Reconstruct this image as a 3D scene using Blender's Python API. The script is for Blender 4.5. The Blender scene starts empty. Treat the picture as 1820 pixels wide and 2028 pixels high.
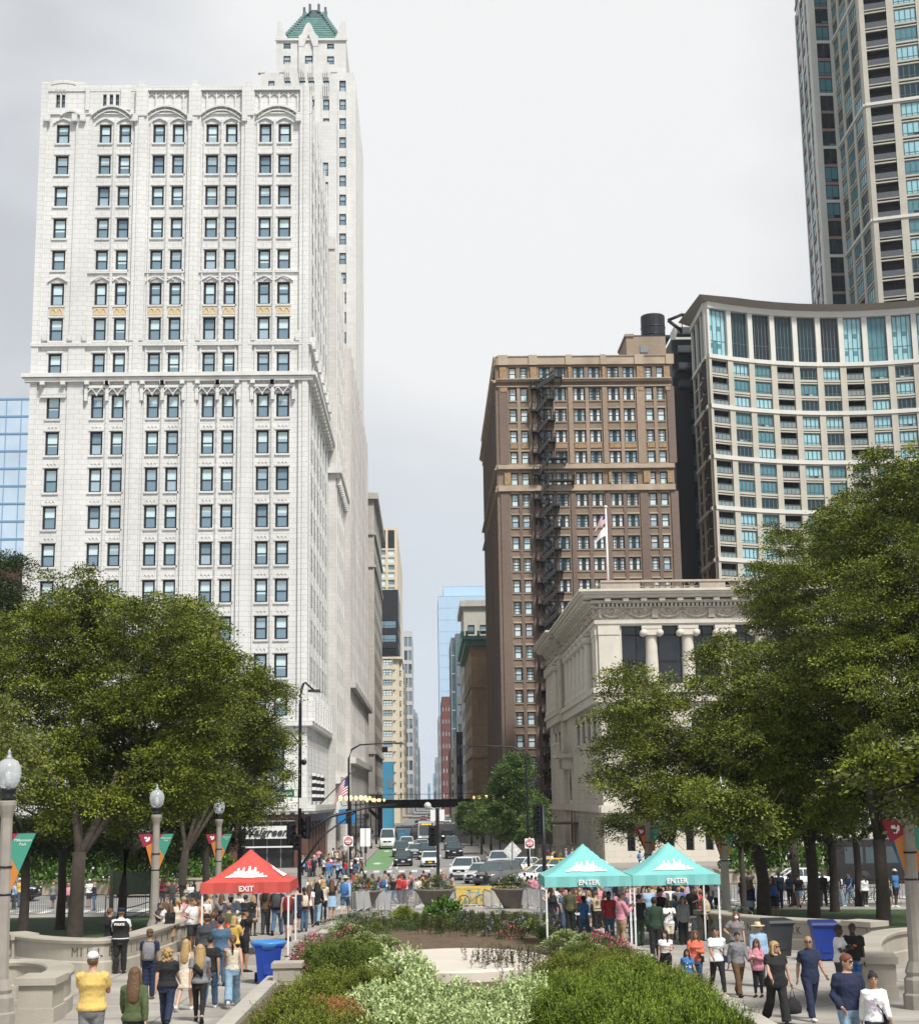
import bpy, bmesh, math, random
import numpy as np
from mathutils import Vector, Matrix
R = math.radians
random.seed(7)
scene = bpy.context.scene
col = scene.collection
# camera
F, CX, CY = 3009.0, 910.0, 1014.0
CAMZ = 6.4
ROLL = R(0.6)
_w = np.array([(848 - CX) / F, (CY - 1584) / F, -1.0]); _w /= np.linalg.norm(_w)
_a = np.array([-math.sin(ROLL), math.cos(ROLL), 0.0])
_z = _a - _a.dot(_w) * _w; _z /= np.linalg.norm(_z)
_x = np.cross(_w, _z)
RM = np.array([_x, _w, _z])                 # world <- camera
cam_d = bpy.data.cameras.new('camera')
cam_d.sensor_fit = 'HORIZONTAL'; cam_d.sensor_width = 36.0; cam_d.lens = 36.0 * F / 1820.0
cam_d.clip_start = 0.5; cam_d.clip_end = 9000
cam = bpy.data.objects.new('camera', cam_d); col.objects.link(cam)
m4 = Matrix.Identity(4)
for i in range(3):
 for j in range(3): m4[i][j] = RM[i][j]
m4.translation = Vector((0, 0, CAMZ)); cam.matrix_world = m4
scene.camera = cam
# sky and sun (bright overcast)
SUN_EL, SUN_AZ = R(54), R(152)              # behind the camera, to its right
world = bpy.data.worlds.new('World'); scene.world = world; world.use_nodes = True
nt = world.node_tree; nt.nodes.clear()
def N(t, ty, **kw):
 n = t.nodes.new(ty)
 for k, v in kw.items(): setattr(n, k, v)
 return n
out = N(nt, 'ShaderNodeOutputWorld'); bg = N(nt, 'ShaderNodeBackground')
sky = N(nt, 'ShaderNodeTexSky'); sky.sky_type = 'NISHITA'; sky.sun_disc = False
sky.sun_elevation = SUN_EL; sky.sun_rotation = SUN_AZ; sky.dust_density = 3.0; sky.air_density = 1.0
skm = N(nt, 'ShaderNodeMix', data_type='RGBA', blend_type='MULTIPLY'); skm.inputs[0].default_value = 1.0
skm.inputs[7].default_value = (1, 1, 1, 1)
nt.links.new(sky.outputs[0], skm.inputs[6])
tc = N(nt, 'ShaderNodeTexCoord')
mp = N(nt, 'ShaderNodeMapping'); mp.inputs['Scale'].default_value = (1.0, 1.0, 2.2)
nt.links.new(tc.outputs['Generated'], mp.inputs[0])
ns = N(nt, 'ShaderNodeTexNoise'); ns.inputs['Scale'].default_value = 5.0; ns.inputs['Detail'].default_value = 4.0
ns.inputs['Roughness'].default_value = 0.42; ns.inputs['Distortion'].default_value = 0.6
nt.links.new(mp.outputs[0], ns.inputs['Vector'])
dirv = RM @ np.array([(985 - CX) / F, (CY - 230) / F, -1.0]); dirv /= np.linalg.norm(dirv)
dt = N(nt, 'ShaderNodeVectorMath', operation='DOT_PRODUCT'); dt.inputs[1].default_value = tuple(dirv)
nrm = N(nt, 'ShaderNodeVectorMath', operation='NORMALIZE')
nt.links.new(tc.outputs['Generated'], nrm.inputs[0]); nt.links.new(nrm.outputs[0], dt.inputs[0])
brk = N(nt, 'ShaderNodeMapRange', interpolation_type='SMOOTHSTEP')
brk.inputs[1].default_value = 0.955; brk.inputs[2].default_value = 1.0
brk.inputs[3].default_value = 0.0; brk.inputs[4].default_value = 1.0
nt.links.new(dt.outputs['Value'], brk.inputs[0])
ad = N(nt, 'ShaderNodeMath', operation='MULTIPLY_ADD'); ad.inputs[1].default_value = 0.72
mn = N(nt, 'ShaderNodeMath', operation='MULTIPLY'); mn.inputs[1].default_value = 0.70
nt.links.new(ns.outputs['Fac'], mn.inputs[0])
nt.links.new(brk.outputs[0], ad.inputs[0]); nt.links.new(mn.outputs[0], ad.inputs[2])
rp = N(nt, 'ShaderNodeValToRGB')
e = rp.color_ramp.elements
e[0].position = 0.16; e[0].color = (4.6, 4.75, 4.95, 1)
e[1].position = 0.92; e[1].color = (8.4, 8.4, 8.35, 1)
k = e.new(0.42); k.color = (6.2, 6.4, 6.65, 1)
nt.links.new(ad.outputs[0], rp.inputs[0])
sep = N(nt, 'ShaderNodeSeparateXYZ'); nt.links.new(nrm.outputs[0], sep.inputs[0])
hz = N(nt, 'ShaderNodeMapRange', interpolation_type='SMOOTHSTEP')
hz.inputs[1].default_value = 0.0; hz.inputs[2].default_value = 0.30; hz.inputs[3].default_value = 1.0; hz.inputs[4].default_value = 0.0
nt.links.new(sep.outputs['Z'], hz.inputs[0])
hm = N(nt, 'ShaderNodeMix', data_type='RGBA'); hm.inputs[7].default_value = (6.9, 7.6, 8.4, 1)
nt.links.new(hz.outputs[0], hm.inputs[0]); nt.links.new(rp.outputs[0], hm.inputs[6])
mx = N(nt, 'ShaderNodeMix', data_type='RGBA'); mx.inputs[0].default_value = 0.93
nt.links.new(skm.outputs[2], mx.inputs[6]); nt.links.new(hm.outputs[2], mx.inputs[7])
hi = N(nt, 'ShaderNodeMapRange', interpolation_type='SMOOTHSTEP'); hi.inputs[1].default_value = .52; hi.inputs[2].default_value = .85; hi.inputs[3].default_value = 1.0; hi.inputs[4].default_value = .5   # unseen sky above the frame, darkened to cut ambient light
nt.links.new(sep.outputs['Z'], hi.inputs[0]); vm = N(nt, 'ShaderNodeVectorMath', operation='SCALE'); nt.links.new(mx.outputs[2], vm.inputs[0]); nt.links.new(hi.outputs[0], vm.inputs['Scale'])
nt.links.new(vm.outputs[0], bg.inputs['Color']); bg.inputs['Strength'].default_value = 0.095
nt.links.new(bg.outputs[0], out.inputs['Surface'])
sun_d = bpy.data.lights.new('sun', 'SUN'); sun_d.energy = 4.0; sun_d.angle = R(11); sun_d.color = (1.0, 0.96, 0.90)
sun = bpy.data.objects.new('sun', sun_d); col.objects.link(sun)
sd = Vector((math.sin(SUN_AZ) * math.cos(SUN_EL), math.cos(SUN_AZ) * math.cos(SUN_EL), math.sin(SUN_EL)))
sun.rotation_euler = sd.to_track_quat('Z', 'Y').to_euler(); sun.location = (0, -40, 90)
scene.view_settings.view_transform = 'Standard'; scene.view_settings.look = 'None'
scene.view_settings.exposure = 0.28; scene.view_settings.gamma = 1.0
try:
 scene.cycles.max_bounces = 6; scene.cycles.diffuse_bounces = 3; scene.cycles.transparent_max_bounces = 12
 scene.cycles.use_denoising = True
except Exception: pass
# measuring helpers
def ray(px, py):
 return RM @ np.array([(px - CX) / F, (CY - py) / F, -1.0])
def at(px, py, Y):
 d = ray(px, py); s = Y / d[1]
 return Vector((d[0] * s, Y, CAMZ + d[2] * s))
def y_for_z(px, py, z):
 d = ray(px, py); return (z - CAMZ) / d[2] * d[1]
GP = [(-40, 2.05), (24, 2.0), (80, .78), (86, .5), (89, .15), (91.9, .15)]
def gz(Y):
 if Y >= 91.9: return 0.0
 for (a, za), (b, zb) in zip(GP, GP[1:]):
  if Y <= b: return za + (zb - za) * max(0, (Y - a)) / (b - a)
 return 0.0
def ground(px, py):
 lo, hi = 5.0, 900.0
 for _ in range(50):
  m = (lo + hi) / 2; p = at(px, py, m)
  if p.z > gz(m): lo = m
  else: hi = m
 return Vector((p.x, m, gz(m)))
def onground(px, Y):                         # point on the ground under image column px (taken near the ground)
 p = at(px, 1760, Y); return Vector((p.x, Y, gz(Y)))
# object helpers
def tag(o, label=None, cat=None, group=None, kind=None):
 if label: o['label'] = label
 if cat: o['category'] = cat
 if group: o['group'] = group
 if kind: o['kind'] = kind
 return o
def empty(name, loc=(0, 0, 0), rz=0.0, label=None, cat=None, group=None, parent=None):
 o = bpy.data.objects.new(name, None); col.objects.link(o)
 o.location = loc; o.rotation_euler = (0, 0, rz); o.empty_display_size = .2
 if parent: o.parent = parent
 return tag(o, label, cat, group)
def kids(o): return [c for c in ALLKIDS.get(o.name, [])]
ALLKIDS = {}
def adopt(o, parent):
 if parent is not None:
  o.parent = parent; ALLKIDS.setdefault(parent.name, []).append(o)
 return o
def link(o, parent=None):
 col.objects.link(o); return adopt(o, parent)
def copy_tree(o, parent=None):
 c = o.copy(); col.objects.link(c)
 if parent is not None: adopt(c, parent)
 for ch in list(ALLKIDS.get(o.name, [])): copy_tree(ch, c)
 return c
class MB:
 """collects shapes, then links them as one mesh object"""
 def __init__(s): s.v = []; s.f = []; s.m = []; s.sm = []
 def add(s, vs, fs, mi=0, smooth=False):
  b = len(s.v); s.v.extend(tuple(q) for q in vs)
  for f in fs: s.f.append(tuple(b + i for i in f)); s.m.append(mi); s.sm.append(smooth)
 def box(s, x0, x1, y0, y1, z0, z1, mi=0):
  vs = [(x, y, z) for z in (z0, z1) for y in (y0, y1) for x in (x0, x1)]
  s.add(vs, [(0, 2, 3, 1), (4, 5, 7, 6), (0, 1, 5, 4), (2, 6, 7, 3), (0, 4, 6, 2), (1, 3, 7, 5)], mi)
 def obox(s, o, u, n, u0, u1, d0, d1, z0, z1, mi=0):
  """box in a facade frame: u along the wall, n outward, z up"""
  vs = []
  for z in (z0, z1):
   for d in (d0, d1):
    for a in (u0, u1): vs.append((o[0] + u[0] * a + n[0] * d, o[1] + u[1] * a + n[1] * d, z))
  s.add(vs, [(0, 1, 3, 2), (4, 6, 7, 5), (0, 4, 5, 1), (2, 3, 7, 6), (0, 2, 6, 4), (1, 5, 7, 3)], mi)
 def prism(s, pts, z0, z1, mi=0, cap=True):
  n = len(pts); vs = [(p[0], p[1], z0) for p in pts] + [(p[0], p[1], z1) for p in pts]
  fs = [(i, (i + 1) % n, n + (i + 1) % n, n + i) for i in range(n)]
  if cap: fs += [tuple(range(n - 1, -1, -1)), tuple(range(n, 2 * n))]
  s.add(vs, fs, mi)
 def loft(s, rings, mi=0, smooth=True, caps=True, closed=False):
  n = len(rings[0]); vs = [p for r in rings for p in r]; fs = []
  for k in range(len(rings) - 1):
   for i in range(n):
    j = (i + 1) % n; fs.append((k * n + i, k * n + j, (k + 1) * n + j, (k + 1) * n + i))
  if caps: fs += [tuple(range(n - 1, -1, -1)), tuple(range((len(rings) - 1) * n, len(rings) * n))]
  s.add(vs, fs, mi, smooth)
 def tube(s, pts, r, n=8, mi=0, smooth=True):
  pts = [Vector(p) for p in pts]
  rs = r if isinstance(r, (list, tuple)) else [r] * len(pts)
  rings = []; up = Vector((0, 0, 1))
  for i, p in enumerate(pts):
   d = (pts[min(i + 1, len(pts) - 1)] - pts[max(i - 1, 0)])
   d = d.normalized() if d.length > 1e-6 else Vector((0, 0, 1))
   a = d.cross(up)
   if a.length < .05: a = d.cross(Vector((1, 0, 0)))
   a.normalize(); b = d.cross(a).normalized()
   rings.append([p + a * math.cos(2 * math.pi * k / n) * rs[i] + b * math.sin(2 * math.pi * k / n) * rs[i] for k in range(n)])
  s.loft(rings, mi, smooth)
 def lathe(s, prof, c=(0, 0, 0), n=20, mi=0, smooth=True):
  s.loft([[(c[0] + r * math.cos(2 * math.pi * k / n), c[1] + r * math.sin(2 * math.pi * k / n), c[2] + z) for k in range(n)] for r, z in prof], mi, smooth)
 def ball(s, c, rx, ry, rz, n=10, mi=0):
  s.loft([[(c[0] + rx * math.sin(t) * math.cos(2 * math.pi * k / n), c[1] + ry * math.sin(t) * math.sin(2 * math.pi * k / n), c[2] - rz * math.cos(t)) for k in range(n)]
    for t in [math.pi * (i + .15) / (n * .6 + .3) for i in range(int(n * .6) + 1)]], mi)
 def mesh(s, name, mats):
  me = bpy.data.meshes.new(name); me.from_pydata(s.v, [], s.f)
  for m in (mats if isinstance(mats, (list, tuple)) else [mats]): me.materials.append(m)
  me.polygons.foreach_set('material_index', s.m); me.polygons.foreach_set('use_smooth', s.sm)
  me.update(); return me
 def build(s, name, mats, parent=None, loc=None, rz=0.0):
  o = bpy.data.objects.new(name, s.mesh(name, mats))
  if loc is not None: o.location = loc
  if rz: o.rotation_euler = (0, 0, rz)
  return link(o, parent)
# materials
MC = {}
def mat(name, c, rough=.75, var=.12, scale=3.0, bump=0.0, bscale=30.0, metal=0.0, spec=.5, emit=None, estr=0.0, tint=False, trans=0.0, alpha=1.0, stain=0.0):
 if name in MC: return MC[name]
 m = bpy.data.materials.new(name); m.use_nodes = True; t = m.node_tree
 b = t.nodes['Principled BSDF']; b.inputs['Roughness'].default_value = rough; b.inputs['Metallic'].default_value = metal
 b.inputs['Specular IOR Level'].default_value = spec
 base = None
 co = N(t, 'ShaderNodeTexCoord')
 if tint:
  at_ = N(t, 'ShaderNodeAttribute'); at_.attribute_name = 'tint'; base = at_.outputs['Color']
 if var > 0:
  ns = N(t, 'ShaderNodeTexNoise'); ns.inputs['Scale'].default_value = scale; ns.inputs['Detail'].default_value = 5
  t.links.new(co.outputs['Object'], ns.inputs['Vector'])
  mr = N(t, 'ShaderNodeMapRange'); mr.inputs[1].default_value = .25; mr.inputs[2].default_value = .75
  mr.inputs[3].default_value = 1 - var; mr.inputs[4].default_value = 1 + var
  t.links.new(ns.outputs['Fac'], mr.inputs[0])
  mu = N(t, 'ShaderNodeVectorMath', operation='MULTIPLY')
  if base is None: mu.inputs[0].default_value = c[:3]
  else: t.links.new(base, mu.inputs[0])
  t.links.new(mr.outputs[0], mu.inputs[1]); base = mu.outputs[0]
  if stain > 0:
   n2 = N(t, 'ShaderNodeTexNoise'); n2.inputs['Scale'].default_value = .35; n2.inputs['Detail'].default_value = 7
   mp = N(t, 'ShaderNodeMapping'); mp.inputs['Scale'].default_value = (1, 1, .25)
   t.links.new(co.outputs['Object'], mp.inputs[0]); t.links.new(mp.outputs[0], n2.inputs['Vector'])
   m2 = N(t, 'ShaderNodeMapRange'); m2.inputs[1].default_value = .45; m2.inputs[2].default_value = .75
   m2.inputs[3].default_value = 1; m2.inputs[4].default_value = 1 - stain
   t.links.new(n2.outputs['Fac'], m2.inputs[0])
   mu2 = N(t, 'ShaderNodeVectorMath', operation='MULTIPLY')
   t.links.new(base, mu2.inputs[0]); t.links.new(m2.outputs[0], mu2.inputs[1]); base = mu2.outputs[0]
 if base is None: b.inputs['Base Color'].default_value = (*c[:3], 1)
 else: t.links.new(base, b.inputs['Base Color'])
 if bump > 0:
  nb = N(t, 'ShaderNodeTexNoise'); nb.inputs['Scale'].default_value = bscale; nb.inputs['Detail'].default_value = 4
  t.links.new(co.outputs['Object'], nb.inputs['Vector'])
  bp = N(t, 'ShaderNodeBump'); bp.inputs['Strength'].default_value = bump; bp.inputs['Distance'].default_value = .02
  t.links.new(nb.outputs['Fac'], bp.inputs['Height']); t.links.new(bp.outputs[0], b.inputs['Normal'])
 if emit:
  b.inputs['Emission Color'].default_value = (*emit, 1); b.inputs['Emission Strength'].default_value = estr
 if trans: b.inputs['Transmission Weight'].default_value = trans
 if alpha < 1: b.inputs['Alpha'].default_value = alpha
 MC[name] = m; return m
def brickmat(name, c1, c2, mortar, bw, bh, ms=.012, rough=.7, bump=.3, var=.08, stain=.12):
 if name in MC: return MC[name]
 m = bpy.data.materials.new(name); m.use_nodes = True; t = m.node_tree
 b = t.nodes['Principled BSDF']; b.inputs['Roughness'].default_value = rough
 co = N(t, 'ShaderNodeTexCoord'); sp = N(t, 'ShaderNodeSeparateXYZ'); t.links.new(co.outputs['Object'], sp.inputs[0])
 ad = N(t, 'ShaderNodeMath', operation='ADD'); t.links.new(sp.outputs[0], ad.inputs[0]); t.links.new(sp.outputs[1], ad.inputs[1])
 cb = N(t, 'ShaderNodeCombineXYZ'); t.links.new(ad.outputs[0], cb.inputs[0]); t.links.new(sp.outputs[2], cb.inputs[1])
 br = N(t, 'ShaderNodeTexBrick'); br.inputs['Scale'].default_value = 1.0
 br.inputs['Brick Width'].default_value = bw; br.inputs['Row Height'].default_value = bh; br.inputs['Mortar Size'].default_value = ms
 br.inputs['Color1'].default_value = (*c1, 1); br.inputs['Color2'].default_value = (*c2, 1); br.inputs['Mortar'].default_value = (*mortar, 1)
 br.inputs['Bias'].default_value = -.2
 t.links.new(cb.outputs[0], br.inputs['Vector'])
 n2 = N(t, 'ShaderNodeTexNoise'); n2.inputs['Scale'].default_value = .25; n2.inputs['Detail'].default_value = 8
 mp = N(t, 'ShaderNodeMapping'); mp.inputs['Scale'].default_value = (1, 1, .35)
 t.links.new(co.outputs['Object'], mp.inputs[0]); t.links.new(mp.outputs[0], n2.inputs['Vector'])
 m2 = N(t, 'ShaderNodeMapRange'); m2.inputs[1].default_value = .3; m2.inputs[2].default_value = .72
 m2.inputs[3].default_value = 1 + var; m2.inputs[4].default_value = 1 - stain
 t.links.new(n2.outputs['Fac'], m2.inputs[0])
 mu = N(t, 'ShaderNodeVectorMath', operation='MULTIPLY')
 t.links.new(br.outputs['Color'], mu.inputs[0]); t.links.new(m2.outputs[0], mu.inputs[1])
 t.links.new(mu.outputs[0], b.inputs['Base Color'])
 if bump > 0:
  bp = N(t, 'ShaderNodeBump'); bp.inputs['Strength'].default_value = bump; bp.inputs['Distance'].default_value = .01; bp.invert = True
  t.links.new(br.outputs['Fac'], bp.inputs['Height']); t.links.new(bp.outputs[0], b.inputs['Normal'])
 MC[name] = m; return m
def text_mesh(name, body, size, m, depth=.01, shear=0.0, bold=0.0, space=1.0, align='CENTER'):
 cu = bpy.data.curves.new(name, 'FONT'); cu.body = body; cu.size = size; cu.extrude = depth; cu.shear = shear
 cu.offset = bold; cu.space_character = space; cu.align_x = align; cu.align_y = 'CENTER'; cu.resolution_u = 3
 o = bpy.data.objects.new(name, cu); col.objects.link(o)
 dg = bpy.context.evaluated_depsgraph_get()
 me = bpy.data.meshes.new_from_object(o.evaluated_get(dg)); me.name = name
 bpy.data.objects.remove(o); bpy.data.curves.remove(cu)
 me.materials.clear(); me.materials.append(m)
 return me
def put_text(name, body, size, m, loc, rz=0, parent=None, tilt=90, **kw):
 o = bpy.data.objects.new(name, text_mesh(name, body, size, m, **kw))
 o.rotation_euler = (R(tilt), 0, rz); o.location = loc
 return link(o, parent)
# facade tools
class Fac:
 def __init__(s, o, u, n): s.o = o; s.u = u; s.n = n
 def uz(s, px, py):
  d = ray(px, py); n = s.n; k = (s.o[0] * n[0] + s.o[1] * n[1]) / (d[0] * n[0] + d[1] * n[1])
  x, y = d[0] * k, d[1] * k
  return (x - s.o[0]) * s.u[0] + (y - s.o[1]) * s.u[1], CAMZ + d[2] * k
 def U(s, px, py=1000): return s.uz(px, py)[0]
 def Z(s, px, py): return s.uz(px, py)[1]
 def P(s, u, z, d=0): return (s.o[0] + s.u[0] * u + s.n[0] * d, s.o[1] + s.u[1] * u + s.n[1] * d, z)
 def box(s, mb, u0, u1, z0, z1, d0, d1, mi=0): mb.obox(s.o, s.u, s.n, u0, u1, d0, d1, z0, z1, mi)
 def quad(s, mb, pts, mi=0): mb.add([s.P(*p) for p in pts], [tuple(range(len(pts)))], mi)
 def wall(s, mb, u0, u1, z0, z1, holes, depth=.3, mi=0, rmi=None, d=0.0):
  us = sorted({u0, u1, *[h[0] for h in holes], *[h[1] for h in holes]}); us = [a for a in us if u0 <= a <= u1]
  zs = sorted({z0, z1, *[h[2] for h in holes], *[h[3] for h in holes]}); zs = [a for a in zs if z0 <= a <= z1]
  hs = set()
  ui = {a: i for i, a in enumerate(us)}; zi = {a: i for i, a in enumerate(zs)}
  for a, b, c, e in holes:
   if a not in ui or b not in ui or c not in zi or e not in zi: continue
   for i in range(ui[a], ui[b]):
    for j in range(zi[c], zi[e]): hs.add((i, j))
  for j in range(len(zs) - 1):
   i = 0
   while i < len(us) - 1:
    if (i, j) in hs: i += 1; continue
    k = i
    while k < len(us) - 1 and (k, j) not in hs: k += 1
    s.quad(mb, [(us[i], zs[j], d), (us[k], zs[j], d), (us[k], zs[j + 1], d), (us[i], zs[j + 1], d)], mi); i = k
  r = mi if rmi is None else rmi
  for a, b, c, e in holes:
   if depth <= 0: continue
   s.quad(mb, [(a, c, d), (b, c, d), (b, c, d - depth), (a, c, d - depth)], r)
   s.quad(mb, [(a, e, d), (b, e, d), (b, e, d - depth), (a, e, d - depth)], r)
   s.quad(mb, [(a, c, d), (a, e, d), (a, e, d - depth), (a, c, d - depth)], r)
   s.quad(mb, [(b, c, d), (b, e, d), (b, e, d - depth), (b, c, d - depth)], r)
 def arch(s, mb, uc, z, w, rise, t, d, n=8, mi=0, pointed=False, d0=.003):
  """a hood moulding: a curved band standing proud of the wall"""
  pts = []
  for k in range(n + 1):
   q = -1 + 2 * k / n
   h = rise * (1 - abs(q)) if pointed else rise * (1 - q * q)
   if pointed: h = rise * (1 - abs(q) ** 1.4)
   pts.append((uc + q * w / 2, z + h))
  for (a, b), (c, e) in zip(pts, pts[1:]):
   vs = [s.P(a, b, d0), s.P(c, e, d0), s.P(c, e + t, d0), s.P(a, b + t, d0), s.P(a, b, d), s.P(c, e, d), s.P(c, e + t, d), s.P(a, b + t, d)]
   mb.add(vs, [(0, 1, 5, 4), (3, 7, 6, 2), (4, 5, 6, 7), (0, 4, 7, 3), (1, 2, 6, 5)], mi)
 def arch_fill(s, mb, a, b, z0, z1, d, mi=0, n=6, pointed=False):
  """fills the two top corners of a hole so that it ends in an arch"""
  c = (a + b) / 2; hw = (b - a) / 2
  for sg in (-1, 1):
   arc = []
   for k in range(n + 1):
    q = k / n
    h = math.sqrt(max(0, 1 - q * q)) if not pointed else (1 - q ** 1.5)
    arc.append((c + sg * hw * q, z0 + (z1 - z0) * h))
   fr = [s.P(x, z, d) for x, z in arc] + [s.P(c + sg * hw, z1, d)]
   mb.add(fr, [tuple(range(len(fr)))], mi)
GL = dict(
 gA=((.60, .76, .79), .12), gB=((.17, .26, .33), .06), gC=((.34, .46, .54), .08), gD=((.70, .80, .80), .2),
 gE=((.015, .018, .024), .05), gT=((.09, .24, .28), .07), gU=((.012, .035, .045), .05), gV=((.32, .58, .64), .1), gW=((.72, .75, .78), .25))
def glass(k): c, r = GL[k]; return mat('glass_' + k, c, rough=r, var=.10, scale=1.2, spec=.6)
FR = lambda k: mat('frame_' + k, {'black': (.006, .007, .012), 'green': (.01, .03, .032), 'bronze': (.03, .025, .022), 'white': (.6, .6, .58), 'grey': (.2, .23, .25), 'steel': (.09, .13, .14)}[k], rough=.5, var=0)
def win_geo(mb, T, w, h, st, v):
 """one window; T maps (u, z, d) to a point. material slots: 0 frame 1 upper 2 lower 3 alternate"""
 def bx(a, b, c, e, d0, d1, mi):
  vs = [T(p, q, r) for q in (c, e) for r in (d0, d1) for p in (a, b)]
  mb.add(vs, [(0, 1, 3, 2), (4, 6, 7, 5), (0, 4, 5, 1), (2, 3, 7, 6), (0, 2, 6, 4), (1, 5, 7, 3)], mi)
 def qd(a, b, c, e, d, mi): mb.add([T(a, c, d), T(b, c, d), T(b, e, d), T(a, e, d)], [(0, 1, 2, 3)], mi)
 hw = w / 2; t = st.get('t', .12)
 mid = h * st.get('mid', .48)
 blind = (v * 37 % 100) / 100.0
 if st['kind'] == 'sash':
  bz = mid + (h - mid) * (1 - blind) if v % 3 else mid * (1 - blind * .8)
  if v % 3 == 0: qd(-hw, hw, mid, h, 0, 1); qd(-hw, hw, 0, bz, 0, 2); qd(-hw, hw, bz, mid, 0, 1)
  elif v % 3 == 1: qd(-hw, hw, 0, mid, 0, 2); qd(-hw, hw, mid, bz, 0, 3); qd(-hw, hw, bz, h, 0, 1)
  else: qd(-hw, hw, 0, mid, 0, 3 if v % 2 else 2); qd(-hw, hw, mid, h, 0, 1 if v % 4 < 2 else 2)
 elif st['kind'] == 'plain': qd(-hw, hw, 0, h, 0, 1 + v % 3)
 elif st['kind'] == 'wide':
  n = st['n']
  for k in range(n):
   a = -hw + w * k / n; b = a + w / n
   qd(a, b, 0, mid, 0, 1 + (v + k) % 3 if v % 5 == 0 else 1 + v % 3); qd(a, b, mid, h, 0, 1 + v % 3)
 return bx
def win_frame(mb, T, w, h, st, v, mi=0):
 def bx(a, b, c, e, d0, d1):
  vs = [T(p, q, r) for q in (c, e) for r in (d0, d1) for p in (a, b)]
  mb.add(vs, [(0, 1, 3, 2), (4, 6, 7, 5), (0, 4, 5, 1), (2, 3, 7, 6), (0, 2, 6, 4), (1, 5, 7, 3)], mi)
 hw = w / 2; t = st.get('t', .12); mid = h * st.get('mid', .48)
 bx(-hw, -hw + t, 0, h, .004, .07); bx(hw - t, hw, 0, h, .004, .07)
 bx(-hw + t, hw - t, 0, t * .7, .004, .07); bx(-hw + t, hw - t, h - t, h, .004, .07)
 if st['kind'] == 'sash': bx(-hw + t, hw - t, mid - .04, mid + .05, .004, .06)
 if st['kind'] == 'wide':
  n = st['n']
  for k in range(1, n): a = -hw + w * k / n; bx(a - t * .35, a + t * .35, t * .7, h - t, .004, .062)
  bx(-hw + t, hw - t, mid - .04, mid + .04, .006, .05)
 if st.get('mull'):
  bx(-st['mull'], st['mull'], t * .7, h - t, .004, .08)
 if st.get('grid') and v % st['grid'] == 0:
  for q in (-.25, .25): bx(q * w - .03, q * w + .03, t * .7, h - t, .006, .05)
  for q in (.25, .72): bx(-hw + t, hw - t, q * h - .02, q * h + .03, .008, .045)
 if st.get('arch'):
  for sg in (-1, 1):
   vs = [T(sg * hw, h, .075), T(sg * hw, h - st['arch'], .075), T(sg * hw * .45, h - st['arch'] * .18, .075), T(0, h, .075)]
   mb.add(vs, [(0, 1, 2, 3)], mi)
WM = {}
def add_windows(parent, wins, limit=100, frames=True, name='window'):
 """wins: (fac, uc, z0, w, h, style, variant, recess); the first `limit` are parts of their own"""
 rest = MB(); rest_m = None; rkeys = []
 for i, (fc, uc, z0, w, h, st, v, dd) in enumerate(wins):
  mats = [FR(st['fr'])] + [glass(g) for g in st['g']]
  if i < limit:
   key = (round(w, 2), round(h, 2), st['id'], v)
   if key not in WM:
    T = lambda a, z, d: (a, -d, z)
    g = MB(); f = MB(); win_geo(g, T, w, h, st, v); win_frame(f, T, w, h, st, v)
    if frames: WM[key] = (g.mesh(name, mats), f.mesh('frame', mats[:1]))
    else:
     win_frame(g, T, w, h, st, v); WM[key] = (g.mesh(name, mats), None)
   o = bpy.data.objects.new(name, WM[key][0])
   p = fc.P(uc, z0, -dd)
   o.location = Vector(p) - parent.location; o.rotation_euler = (0, 0, math.atan2(fc.n[0], -fc.n[1]))
   link(o, parent)
   if WM[key][1]:
    f = bpy.data.objects.new('frame', WM[key][1]); link(f, o)
  else:
   T = lambda a, z, d, fc=fc, uc=uc, z0=z0, dd=dd: fc.P(uc + a, z0 + z, d - dd)
   for m_ in mats:
    if m_.name not in rkeys: rkeys.append(m_.name)
   g = MB(); win_geo(g, T, w, h, st, v); win_frame(g, T, w, h, st, v)
   b = len(rest.v); rest.v.extend(g.v)
   for f_, mi, s_ in zip(g.f, g.m, g.sm): rest.f.append(tuple(b + q for q in f_)); rest.m.append(rkeys.index(mats[mi].name)); rest.sm.append(False)
 if rest.v:
  o = rest.build(name, [bpy.data.materials[k] for k in rkeys], parent, loc=-parent.location); o['kind'] = 'stuff'
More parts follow.
